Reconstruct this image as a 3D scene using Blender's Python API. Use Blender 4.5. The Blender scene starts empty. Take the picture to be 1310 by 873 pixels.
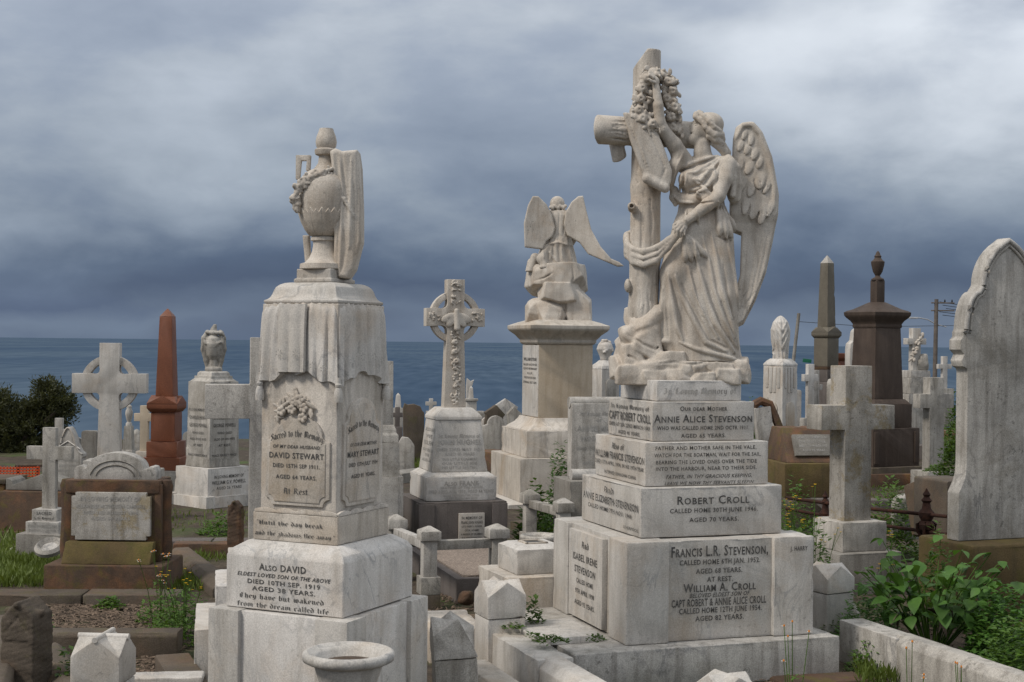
import bpy, bmesh, math, random
import numpy as np
from mathutils import Matrix, Vector, Euler
SC = bpy.context.scene
COL = SC.collection
R = math.radians
rnd = random.Random(7)

# ------------------------------------------------------------------ camera
EYE, F, ROLL = 1.7, 1800.0, R(0.61)
cam_d = bpy.data.cameras.new('camera'); cam_d.sensor_width = 36.0
cam_d.lens = F / 1310 * 36.0
cam_d.shift_y = 1.8 / 1310
cam_d.clip_start = 0.1; cam_d.clip_end = 200000
cam = bpy.data.objects.new('camera', cam_d); COL.objects.link(cam)
cam.matrix_world = Matrix.Translation((0, 0, EYE)) @ Matrix.Rotation(R(90), 4, 'X') @ Matrix.Rotation(ROLL, 4, 'Z')
SC.camera = cam

# ------------------------------------------------------------------ sky, sun, exposure
SUN_TO = Vector((-0.60, -0.33, 0.72)).normalized()
world = bpy.data.worlds.new('World'); SC.world = world; world.use_nodes = True
def build_world():
    nt = world.node_tree; N = nt.nodes; L = nt.links; N.clear()
    def n(t, **kw):
        x = N.new(t)
        for a, b in kw.items(): setattr(x, a, b)
        return x
    def mth(op, a, b=None, clamp=False):
        m = n('ShaderNodeMath', operation=op, use_clamp=clamp)
        for i, v in enumerate((a, b)):
            if v is None: continue
            if isinstance(v, (int, float)): m.inputs[i].default_value = v
            else: L.new(v, m.inputs[i])
        return m.outputs[0]
    def ramp(v, pts):
        r = n('ShaderNodeValToRGB'); e = r.color_ramp.elements
        while len(e) < len(pts): e.new(0.5)
        for i, (p, c) in enumerate(pts):
            e[i].position = p; e[i].color = (c[0], c[1], c[2], 1)
        L.new(v, r.inputs[0]); return r.outputs[0]
    def mixc(mode, f, a, b):
        m = n('ShaderNodeMixRGB', blend_type=mode)
        if isinstance(f, (int, float)): m.inputs[0].default_value = f
        else: L.new(f, m.inputs[0])
        for i, v in ((1, a), (2, b)):
            if isinstance(v, tuple): m.inputs[i].default_value = (*v, 1)
            else: L.new(v, m.inputs[i])
        return m.outputs[0]
    tc = n('ShaderNodeTexCoord'); sep = n('ShaderNodeSeparateXYZ')
    L.new(tc.outputs['Generated'], sep.inputs[0])
    x, y, z = sep.outputs
    zc = mth('MAXIMUM', z, 0.0)
    def noise(vec, scale, detail, rough, dist=0.0, off=(0, 0, 0), sc=(1, 1, 1)):
        mp = n('ShaderNodeMapping'); mp.inputs['Location'].default_value = off; mp.inputs['Scale'].default_value = sc
        L.new(vec, mp.inputs[0])
        t = n('ShaderNodeTexNoise'); t.inputs['Scale'].default_value = scale; t.inputs['Detail'].default_value = detail
        t.inputs['Roughness'].default_value = rough; t.inputs['Distortion'].default_value = dist
        L.new(mp.outputs[0], t.inputs['Vector']); return t.outputs['Fac']
    gen = tc.outputs['Generated']
    big = noise(gen, 4.2, 3, 0.5, 0.25, SKY_OFF, (1, 1, 2.6))
    mid = noise(gen, 6.0, 9, 0.52, 0.2, (3.1, 1.7, 0.4), (1, 1, 2.3))
    fin = noise(gen, 24.0, 6, 0.55, 0.3, (5.1, 0.4, 2.0), (1, 1, 1.9))
    # height in the cloud deck, with a ragged lower edge
    el = mth('ADD', zc, mth('ADD', mth('MULTIPLY', mth('SUBTRACT', mid, 0.5), 0.06), mth('ADD', mth('MULTIPLY', mth('SUBTRACT', big, 0.5), 0.07), mth('MULTIPLY', mth('SUBTRACT', fin, 0.5), 0.02))))
    base = ramp(el, [(0.0, (0.104, 0.142, 0.212)), (0.018, (0.108, 0.148, 0.220)), (0.036, (0.052, 0.080, 0.146)),
                     (0.056, (0.070, 0.102, 0.170)), (0.084, (0.160, 0.198, 0.266)), (0.125, (0.250, 0.290, 0.352)),
                     (0.19, (0.325, 0.366, 0.430)), (0.25, (0.40, 0.44, 0.50)), (0.5, (0.54, 0.55, 0.565)), (1.0, (0.76, 0.755, 0.745))])
    s = mth('ADD', mth('MULTIPLY', big, 0.45), mth('ADD', mth('MULTIPLY', mid, 0.45), mth('MULTIPLY', fin, 0.10)))
    mul = ramp(s, [(0.37, (0.76, 0.79, 0.85)), (0.47, (0.90, 0.92, 0.96)), (0.53, (1.08, 1.075, 1.06)), (0.66, (1.38, 1.35, 1.30))])
    cl = mixc('MULTIPLY', 1.0, base, mul)
    # thinner, brighter overcast towards the right, well above the horizon
    rt = mth('MULTIPLY', ramp_v(n, L, mth('ADD', x, mth('MULTIPLY', mth('SUBTRACT', big, 0.5), 0.25)), [(0.10, 0), (0.36, 1)]), ramp_v(n, L, el, [(0.11, 0), (0.225, 1)]))
    rt = mth('MULTIPLY', rt, mth('ADD', mth('MULTIPLY', mid, 2.4), -0.35, True))
    cl = mixc('MIX', mth('MULTIPLY', rt, 1.0, True), cl, (0.74, 0.78, 0.83))
    sky = n('ShaderNodeTexSky', sky_type='NISHITA', sun_disc=False)
    sky.sun_elevation = math.asin(SUN_TO.z); sky.sun_rotation = math.atan2(SUN_TO.x, SUN_TO.y)
    sk = mixc('MULTIPLY', 1.0, sky.outputs[0], (0.1, 0.1, 0.1))
    fin_c = mixc('MIX', 0.93, sk, cl)
    bg = n('ShaderNodeBackground'); bg.inputs['Strength'].default_value = 0.8
    L.new(fin_c, bg.inputs['Color'])
    out = n('ShaderNodeOutputWorld'); L.new(bg.outputs[0], out.inputs['Surface'])
def ramp_v(n, L, v, pts):
    r = n('ShaderNodeValToRGB'); e = r.color_ramp.elements
    for i, (p, c) in enumerate(pts):
        e[i].position = p; e[i].color = (c, c, c, 1)
    L.new(v, r.inputs[0]); return r.outputs[0]
SKY_OFF = (1.3, 0.2, 0.1)
build_world()
sun_d = bpy.data.lights.new('sun', 'SUN'); sun_d.energy = 1.5; sun_d.angle = R(12); sun_d.color = (1.0, 0.93, 0.84)
sun = bpy.data.objects.new('sun', sun_d); COL.objects.link(sun)
sun.rotation_euler = SUN_TO.to_track_quat('Z', 'Y').to_euler()
SC.view_settings.view_transform = 'Standard'; SC.view_settings.look = 'None'
SC.view_settings.exposure = 0.58; SC.view_settings.gamma = 1.0; SC.view_settings.use_curve_mapping = False
SC.cycles.max_bounces = 6; SC.cycles.diffuse_bounces = 3

# ------------------------------------------------------------------ placement helpers
def at(px, py, Y):
    """world point seen at photo pixel (px, py) at distance Y in front of the camera"""
    dx, dy = px - 655.0, py - 438.3
    c, s = math.cos(ROLL), math.sin(ROLL)
    xr = dx * c + dy * s; yr = -dx * s + dy * c
    return Vector((xr / F * Y, Y, EYE - yr / F * Y))
def ground_z(x, y):
    z = -0.28
    c = 27 + 0.25 * x + 1.5 * math.sin(x * 0.21)
    c = min(max(c, 22), 33)
    if y > c: z -= 0.0045 * (y - c) ** 2 if y < c + 14 else 0.0045 * 196 + 0.126 * (y - c - 14)
    if y > 85: z -= (y - 85) * 1.6
    z += 0.02 * math.sin(x * 1.7 + 0.6 * y) * math.sin(y * 1.3 + 0.5 * x)
    return max(z, -40)

# ------------------------------------------------------------------ materials
def mat(name, col, col2=None, nscale=3.0, rough=0.75, vein=None, vscale=3.0, vwidth=0.03, streak=None, streak_amt=0.5,
        stain=None, stain_amt=0.0, stain_scale=1.4, speck=0.0, speck_scale=160, bump=0.25, bscale=45, moss=None, moss_amt=0.0, spec=0.25, spots=0.0, vary=0.0):
    m = bpy.data.materials.new(name); m.use_nodes = True
    nt = m.node_tree; N = nt.nodes; L = nt.links
    b = N['Principled BSDF']; b.inputs['Roughness'].default_value = rough
    b.inputs['Specular IOR Level'].default_value = spec
    geo0 = N.new('ShaderNodeNewGeometry'); oi = N.new('ShaderNodeObjectInfo')
    sh = N.new('ShaderNodeVectorMath'); sh.operation = 'SCALE'; sh.inputs[0].default_value = (37, 23, 11); L.new(oi.outputs['Random'], sh.inputs[3])
    pos = N.new('ShaderNodeVectorMath'); pos.operation = 'ADD'; L.new(geo0.outputs['Position'], pos.inputs[0]); L.new(sh.outputs[0], pos.inputs[1])
    class geo: outputs = {'Position': pos.outputs[0]}
    def noise(scale, detail=6, ro=0.6, dist=0.0, sc=(1, 1, 1), off=(0, 0, 0)):
        mp = N.new('ShaderNodeMapping'); mp.inputs['Scale'].default_value = sc; mp.inputs['Location'].default_value = off
        L.new(geo.outputs['Position'], mp.inputs[0])
        t = N.new('ShaderNodeTexNoise'); t.inputs['Scale'].default_value = scale; t.inputs['Detail'].default_value = detail
        t.inputs['Roughness'].default_value = ro; t.inputs['Distortion'].default_value = dist
        L.new(mp.outputs[0], t.inputs['Vector']); return t.outputs['Fac']
    def ramp(v, pts):
        r = N.new('ShaderNodeValToRGB'); e = r.color_ramp.elements
        while len(e) < len(pts): e.new(0.5)
        for i, (p, c) in enumerate(pts):
            c = (c, c, c) if isinstance(c, (int, float)) else c
            e[i].position = p; e[i].color = (*c, 1)
        L.new(v, r.inputs[0]); return r.outputs[0]
    def mix(f, a, c2, mode='MIX'):
        x = N.new('ShaderNodeMixRGB'); x.blend_type = mode
        if isinstance(f, (int, float)): x.inputs[0].default_value = f
        else: L.new(f, x.inputs[0])
        for i, v in ((1, a), (2, c2)):
            if isinstance(v, tuple): x.inputs[i].default_value = (*v, 1)
            else: L.new(v, x.inputs[i])
        return x.outputs[0]
    def mul(v, f):
        x = N.new('ShaderNodeMath'); x.operation = 'MULTIPLY'; L.new(v, x.inputs[0])
        if isinstance(f, (int, float)): x.inputs[1].default_value = f
        else: L.new(f, x.inputs[1])
        return x.outputs[0]
    col2 = col2 or tuple(c * 0.8 for c in col)
    c = ramp(noise(nscale, 8, 0.62, 0.3), [(0.32, col2), (0.66, col)])
    if vein:
        v = noise(vscale, 5, 0.55, 1.2, (1, 1, 0.55), (4, 2, 1))
        f = ramp(v, [(0.5 - vwidth * 2.2, 0), (0.5, 1), (0.5 + vwidth, 0)])
        c = mix(mul(f, ramp(noise(1.7, 3, 0.5, 0, off=(9, 9, 9)), [(0.42, 0), (0.65, 0.8)])), c, vein)
    if streak:
        v = noise(7.0, 7, 0.6, 0.2, (2.0, 2.0, 0.22), (1, 5, 2))
        c = mix(mul(ramp(v, [(0.47, 0), (0.72, 1)]), streak_amt), c, streak)
    if stain:
        v = noise(stain_scale, 7, 0.66, 0.6, off=(7, 3, 5))
        c = mix(mul(ramp(v, [(0.50, 0), (0.68, 1)]), stain_amt), c, stain)
    if moss:
        v = noise(5.5, 9, 0.72, 0.4, off=(2, 8, 4))
        c = mix(mul(ramp(v, [(0.53, 0), (0.62, 1)]), moss_amt), c, moss)
    if speck:
        v = noise(speck_scale, 2, 0.5)
        c = mix(speck, c, ramp(v, [(0.3, 0.25), (0.7, 1.35)]), 'MULTIPLY')
    if spots:
        v = noise(26, 4, 0.6, 0.3, off=(1, 1, 7)); v2 = noise(2.2, 4, 0.6, off=(5, 1, 3))
        c = mix(mul(mul(ramp(v, [(0.60, 0), (0.66, 1)]), ramp(v2, [(0.45, 0), (0.60, 1)])), spots), c, (0.10, 0.095, 0.085))
    if vary:
        c = mix(1.0, c, ramp(oi.outputs['Random'], [(0.0, tuple(1 - vary * q for q in (1.0, 1.05, 1.15))), (0.5, (1.0, 0.985, 0.965)), (1.0, (1 + vary * .45, 1 + vary * .45, 1 + vary * .5))]), 'MULTIPLY')
    L.new(c, b.inputs['Base Color'])
    if bump:
        bp = N.new('ShaderNodeBump'); bp.inputs['Strength'].default_value = bump; bp.inputs['Distance'].default_value = 0.006
        L.new(noise(bscale, 8, 0.68), bp.inputs['Height']); L.new(bp.outputs[0], b.inputs['Normal'])
    return m
GREY = (0.16, 0.155, 0.15); TAN = (0.36, 0.27, 0.18); DIRT = (0.13, 0.11, 0.085)
MT = {}
MT['marble'] = mat('white_marble', (0.615, 0.590, 0.555), (0.475, 0.455, 0.425), 2.6, 0.62, vein=(0.30, 0.30, 0.30), vscale=3.4, vwidth=0.014, streak=(0.30, 0.275, 0.24), streak_amt=0.55, stain=(0.43, 0.325, 0.22), stain_amt=0.40, stain_scale=1.8, speck=0.28, bump=0.22, spots=0.35, vary=0.14)
MT['marble_b'] = mat('cream_marble', (0.595, 0.55, 0.49), (0.45, 0.41, 0.36), 2.8, 0.68, vein=(0.33, 0.31, 0.29), vscale=2.4, vwidth=0.016, streak=(0.26, 0.225, 0.18), streak_amt=0.6, stain=(0.40, 0.29, 0.18), stain_amt=0.5, stain_scale=1.8, speck=0.3, bump=0.25, spots=0.35, vary=0.14)
MT['marble_w'] = mat('weathered_marble', (0.53, 0.505, 0.465), (0.345, 0.33, 0.305), 3.2, 0.78, vein=(0.22, 0.215, 0.21), vscale=3, vwidth=0.02, streak=(0.175, 0.16, 0.14), streak_amt=0.75, stain=(0.21, 0.19, 0.155), stain_amt=0.6, stain_scale=2.6, speck=0.42, bump=0.4, spots=0.6, vary=0.22)
MT['marble_l'] = mat('lichened_marble', (0.50, 0.475, 0.435), (0.32, 0.305, 0.28), 3.4, 0.8, streak=(0.16, 0.145, 0.125), streak_amt=0.75, stain=(0.20, 0.185, 0.155), stain_amt=0.6, stain_scale=3.0, speck=0.45, moss=(0.25, 0.17, 0.035), moss_amt=0.5, bump=0.45, spots=0.6, vary=0.15)
MT['statue'] = mat('carved_marble', (0.625, 0.575, 0.51), (0.475, 0.425, 0.365), 4.0, 0.72, streak=(0.27, 0.225, 0.18), streak_amt=0.6, stain=(0.40, 0.285, 0.185), stain_amt=0.36, stain_scale=2.8, speck=0.3, bump=0.25, bscale=60, spots=0.45)
MT['tan'] = mat('tan_stained_marble', (0.55, 0.465, 0.36), (0.44, 0.36, 0.265), 1.6, 0.72, streak=(0.33, 0.25, 0.165), streak_amt=0.5, speck=0.25)
MT['slabgrey'] = mat('grey_stone', (0.33, 0.315, 0.29), (0.22, 0.21, 0.19), 3.0, 0.85, streak=(0.135, 0.12, 0.105), streak_amt=0.7, stain=(0.16, 0.14, 0.115), stain_amt=0.5, speck=0.45, bump=0.45, spots=0.5, vary=0.2)
MT['trachyte'] = mat('dark_brown_trachyte', (0.088, 0.064, 0.050), (0.056, 0.041, 0.033), 2.4, 0.7, streak=(0.13, 0.10, 0.08), streak_amt=0.4, speck=0.45, speck_scale=220, bump=0.3)
MT['granite'] = mat('grey_green_granite', (0.175, 0.155, 0.120), (0.125, 0.110, 0.088), 2.4, 0.6, streak=(0.15, 0.13, 0.105), streak_amt=0.5, speck=0.5, speck_scale=200, bump=0.15)
MT['redgranite'] = mat('red_granite', (0.215, 0.078, 0.040), (0.155, 0.056, 0.030), 3.0, 0.5, speck=0.5, speck_scale=190, bump=0.1, spec=0.35)
MT['sand'] = mat('brown_sandstone', (0.135, 0.085, 0.058), (0.070, 0.046, 0.033), 2.6, 0.9, streak=(0.075, 0.058, 0.044), streak_amt=0.8, stain=(0.26, 0.12, 0.055), stain_amt=0.55, stain_scale=2.5, moss=(0.115, 0.10, 0.025), moss_amt=0.5, speck=0.35, bump=0.6, spots=0, vary=0.2)
MT['sand_y'] = mat('mossy_sandstone', (0.150, 0.108, 0.052), (0.085, 0.062, 0.030), 2.2, 0.92, streak=(0.075, 0.06, 0.033), streak_amt=0.7, stain=(0.15, 0.125, 0.035), stain_amt=0.6, moss=(0.085, 0.085, 0.02), moss_amt=0.5, speck=0.35, bump=0.7, spots=0, vary=0.15)
MT['sand_g'] = mat('grey_sandstone', (0.135, 0.110, 0.086), (0.072, 0.060, 0.048), 2.6, 0.9, streak=(0.085, 0.07, 0.055), streak_amt=0.7, stain=(0.20, 0.105, 0.05), stain_amt=0.3, moss=(0.10, 0.095, 0.03), moss_amt=0.35, speck=0.4, bump=0.6, spots=0.3, vary=0.2)
MT['darkstone'] = mat('dark_grey_trachyte', (0.165, 0.145, 0.135), (0.115, 0.10, 0.094), 2.5, 0.85, streak=(0.08, 0.07, 0.062), streak_amt=0.6, speck=0.3, bump=0.4, spots=0, vary=0.15)
MT['rust'] = mat('rusted_iron', (0.048, 0.022, 0.016), (0.026, 0.014, 0.011), 20, 0.9, stain=(0.11, 0.04, 0.018), stain_amt=0.5, stain_scale=14, bump=0.8, bscale=120)
MT['lead'] = mat('lead_lettering', (0.050, 0.048, 0.046), (0.13, 0.125, 0.118), 14, 0.7, bump=0)
MT['faded'] = mat('faded_lettering', (0.27, 0.255, 0.235), (0.44, 0.425, 0.40), 8, 0.8, bump=0)
MT['blackpaint'] = mat('black_painted_lettering', (0.035, 0.035, 0.035), (0.06, 0.06, 0.06), 9, 0.6, bump=0)
MT['soil'] = mat('dark_soil', (0.105, 0.075, 0.055), (0.05, 0.037, 0.028), 14, 0.95, stain=(0.16, 0.125, 0.095), stain_amt=0.6, stain_scale=9, speck=0.5, speck_scale=90, bump=1.0, bscale=40)
MT['gravel'] = mat('grey_gravel', (0.34, 0.28, 0.235), (0.20, 0.16, 0.13), 60, 0.95, stain=(0.13, 0.10, 0.08), stain_amt=0.5, speck=0.6, speck_scale=70, bump=1.0, bscale=70)
MT['wood'] = mat('weathered_timber', (0.165, 0.14, 0.12), (0.10, 0.085, 0.075), 6, 0.9, bump=0.3)
MT['steel'] = mat('galvanised_steel', (0.42, 0.43, 0.44), None, 6, 0.5, bump=0)
MT['black'] = mat('black_cable', (0.02, 0.02, 0.02), None, 6, 0.6, bump=0)
MT['orange'] = mat('orange_plastic', (0.75, 0.10, 0.02), (0.6, 0.07, 0.015), 6, 0.6, bump=0)
MT['greensign'] = mat('green_sign', (0.02, 0.14, 0.08), None, 6, 0.5, bump=0)
MT['straw'] = mat('dry_straw', (0.20, 0.15, 0.11), (0.09, 0.065, 0.05), 30, 0.95, bump=0)
MT['yellow'] = mat('yellow_petals', (0.75, 0.48, 0.02), None, 20, 0.7, bump=0)
MT['white_petal'] = mat('white_petals', (0.8, 0.78, 0.72), None, 20, 0.7, bump=0)
MT['orange_petal'] = mat('orange_flower_centre', (0.55, 0.20, 0.03), None, 20, 0.7, bump=0)
def leafmat(name, a, b, sc=8):
    m = mat(name, a, b, sc, 0.55, bump=0, spec=0.3, vary=0.4)
    nt = m.node_tree; p = nt.nodes['Principled BSDF']
    tr = nt.nodes.new('ShaderNodeBsdfTranslucent'); tr.inputs[0].default_value = (a[0] * 1.6, a[1] * 1.5, a[2] * 0.8, 1)
    ms = nt.nodes.new('ShaderNodeMixShader'); ms.inputs[0].default_value = 0.2
    nt.links.new(p.outputs[0], ms.inputs[1]); nt.links.new(tr.outputs[0], ms.inputs[2])
    nt.links.new(ms.outputs[0], nt.nodes['Material Output'].inputs[0]); return m
MT['leaf'] = leafmat('broad_green_leaf', (0.085, 0.185, 0.034), (0.045, 0.110, 0.022), 9)
MT['grass'] = leafmat('green_grass', (0.12, 0.165, 0.03), (0.065, 0.095, 0.02), 7)
MT['weed'] = leafmat('bright_weed_leaf', (0.09, 0.17, 0.025), (0.05, 0.10, 0.02), 12)
MT['bush'] = leafmat('olive_bush_leaf', (0.060, 0.066, 0.026), (0.030, 0.034, 0.016), 4)
MT['bark'] = mat('grey_brown_bark', (0.11, 0.085, 0.065), (0.06, 0.047, 0.037), 18, 0.95, bump=0.6)

# ------------------------------------------------------------------ object helpers
def tag(o, label=None, cat=None, group=None, kind=None):
    if label: o['label'] = label
    if cat: o['category'] = cat
    if group: o['group'] = group
    if kind: o['kind'] = kind
    return o
def link(name, me, m, parent=None, sharp=35):
    o = bpy.data.objects.new(name, me); COL.objects.link(o)
    if m is not None and not me.materials: me.materials.append(MT[m] if isinstance(m, str) else m)
    if sharp and len(me.polygons):
        me.polygons.foreach_set('use_smooth', [True] * len(me.polygons))
        me.set_sharp_from_angle(angle=R(sharp))
    if parent is not None: o.parent = parent
    return o
def pyd(name, v, f, m, parent=None, sharp=35):
    me = bpy.data.meshes.new(name); me.from_pydata([tuple(a) for a in v], [], [tuple(int(i) for i in a) for a in f]); me.update()
    return link(name, me, m, parent, sharp)
def bmo(name, bm, m, parent=None, bevel=0.0, seg=2, sharp=35):
    bmesh.ops.recalc_face_normals(bm, faces=bm.faces)
    if bevel:
        es = [e for e in bm.edges if len(e.link_faces) == 2 and e.calc_face_angle(0) > R(20)]
        bmesh.ops.bevel(bm, geom=es, offset=bevel, segments=seg, affect='EDGES', profile=0.6, clamp_overlap=True)
    me = bpy.data.meshes.new(name); bm.to_mesh(me); bm.free()
    return link(name, me, m, parent, sharp)
def thing(name, label, cat, loc=(0, 0, 0), rz=0.0, group=None, tilt=(0, 0)):
    o = bpy.data.objects.new(name, None); COL.objects.link(o); o.empty_display_size = 0.1
    o.location = loc; o.rotation_euler = (R(tilt[0]), R(tilt[1]), R(rz))
    return tag(o, label, cat, group)
def blk(name, par, m, w, d, z0, z1, cx=0, cy=0, w1=None, d1=None, bev=0.007, rz=0, cx1=None, cy1=None):
    """bevelled block, optionally tapering to w1 x d1"""
    w1 = w if w1 is None else w1; d1 = d if d1 is None else d1
    cx1 = cx if cx1 is None else cx1; cy1 = cy if cy1 is None else cy1
    bm = bmesh.new(); c, s = math.cos(R(rz)), math.sin(R(rz)); V = []
    for (a, b, z, ox, oy) in ((w, d, z0, cx, cy), (w1, d1, z1, cx1, cy1)):
        for sx, sy in ((-1, -1), (1, -1), (1, 1), (-1, 1)):
            x, y = sx * a / 2, sy * b / 2
            V.append(bm.verts.new((ox + c * x - s * y, oy + s * x + c * y, z)))
    for q in ((3, 2, 1, 0), (4, 5, 6, 7), (0, 1, 5, 4), (1, 2, 6, 5), (2, 3, 7, 6), (3, 0, 4, 7)): bm.faces.new([V[i] for i in q])
    if bev and min(w, d) > .12 and max(w, d) > .2 and (z1 - z0) > .05: return chip(name, bm, m, par, bev)
    return bmo(name, bm, m, par, bev)
CH = random.Random(99)
def chip(name, bm, m, par, bev):
    """block whose arrises are worn: bevelled edges pushed in unevenly, with a few knocked-off spots"""
    bmesh.ops.recalc_face_normals(bm, faces=bm.faces)
    for e in list(bm.edges):
        n = min(24, int(e.calc_length() / .035))
        if n > 0: bmesh.ops.subdivide_edges(bm, edges=[e], cuts=n)
    es = [e for e in bm.edges if len(e.link_faces) == 2 and e.calc_face_angle(0) > R(20)]
    bmesh.ops.bevel(bm, geom=es, offset=bev * .8, segments=2, affect='EDGES', profile=0.5, clamp_overlap=True)
    cen = sum((v.co for v in bm.verts), Vector()) / len(bm.verts); sd = CH.uniform(0, 100)
    for v in bm.verts:
        p = v.co * 14 + Vector((sd, sd, 0)); a = math.sin(p.x * 1.9 + 2 * math.sin(p.y)) + math.sin(p.y * 2.3 + 2 * math.sin(p.z)) + math.sin(p.z * 2.1 + 2 * math.sin(p.x))
        q = max(0, a - .5) * .0011 + CH.random() ** 6 * .004 + max(0, a - 2.1) * .012
        v.co += (cen - v.co).normalized() * q
    me = bpy.data.meshes.new(name); bm.to_mesh(me); bm.free()
    return link(name, me, m, par, 35)
def sqloft(name, par, m, prof, cx=0, cy=0, bev=0.004, sharp=30):
    """square moulding: prof = [(z, w, d)]"""
    bm = bmesh.new(); rings = []
    for z, w, d in prof:
        rings.append([bm.verts.new((cx + sx * w / 2, cy + sy * d / 2, z)) for sx, sy in ((-1, -1), (1, -1), (1, 1), (-1, 1))])
    bm.faces.new(rings[0][::-1]); bm.faces.new(rings[-1])
    for a, b in zip(rings, rings[1:]):
        for i in range(4): bm.faces.new((a[i], a[(i + 1) % 4], b[(i + 1) % 4], b[i]))
    return bmo(name, bm, m, par, bev, 1, sharp)
def lathe(name, par, m, prof, cx=0, cy=0, n=40, sharp=40, cap=True):
    """prof = [(r, z)] bottom to top"""
    V = []; Fc = []
    for r, z in prof:
        for i in range(n):
            a = 2 * math.pi * i / n; V.append((cx + r * math.cos(a), cy + r * math.sin(a), z))
    for j in range(len(prof) - 1):
        for i in range(n):
            Fc.append((j * n + i, j * n + (i + 1) % n, (j + 1) * n + (i + 1) % n, (j + 1) * n + i))
    if cap:
        Fc.append(tuple(range(n - 1, -1, -1))); Fc.append(tuple((len(prof) - 1) * n + i for i in range(n)))
    return pyd(name, V, Fc, m, par, sharp)
def prism(name, par, m, out, y0, y1, bev=0.006, sharp=30, dx=0.0, dz=0.0):
    """outline [(x, z)] counter-clockwise seen from the front (-y), extruded y0..y1"""
    bm = bmesh.new()
    a = [bm.verts.new((x + dx, y0, z + dz)) for x, z in out]; b = [bm.verts.new((x + dx, y1, z + dz)) for x, z in out]
    bm.faces.new(a); bm.faces.new(b[::-1]); n = len(out)
    for i in range(n): bm.faces.new((a[i], b[i], b[(i + 1) % n], a[(i + 1) % n]))
    return bmo(name, bm, m, par, bev, 2, sharp)
def tube(name, par, m, pts, rad, n=8, sharp=60):
    V = []; Fc = []; P = [Vector(p) for p in pts]
    for j, p in enumerate(P):
        t = (P[min(j + 1, len(P) - 1)] - P[max(j - 1, 0)]).normalized()
        u = t.cross(Vector((0, 0, 1)) if abs(t.z) < 0.95 else Vector((1, 0, 0))).normalized(); w = t.cross(u)
        r = rad[j] if isinstance(rad, (list, tuple)) else rad
        for i in range(n):
            a = 2 * math.pi * i / n; V.append(p + u * (r * math.cos(a)) + w * (r * math.sin(a)))
    for j in range(len(P) - 1):
        for i in range(n): Fc.append((j * n + i, j * n + (i + 1) % n, (j + 1) * n + (i + 1) % n, (j + 1) * n + i))
    Fc.append(tuple(range(n))[::-1]); Fc.append(tuple((len(P) - 1) * n + i for i in range(n)))
    return pyd(name, V, Fc, m, par, sharp)
def arc(cx, cz, r, a0, a1, n, rz=None):
    rz = r if rz is None else rz
    return [(cx + r * math.cos(R(a0 + (a1 - a0) * i / n)), cz + rz * math.sin(R(a0 + (a1 - a0) * i / n))) for i in range(n + 1)]

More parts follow.
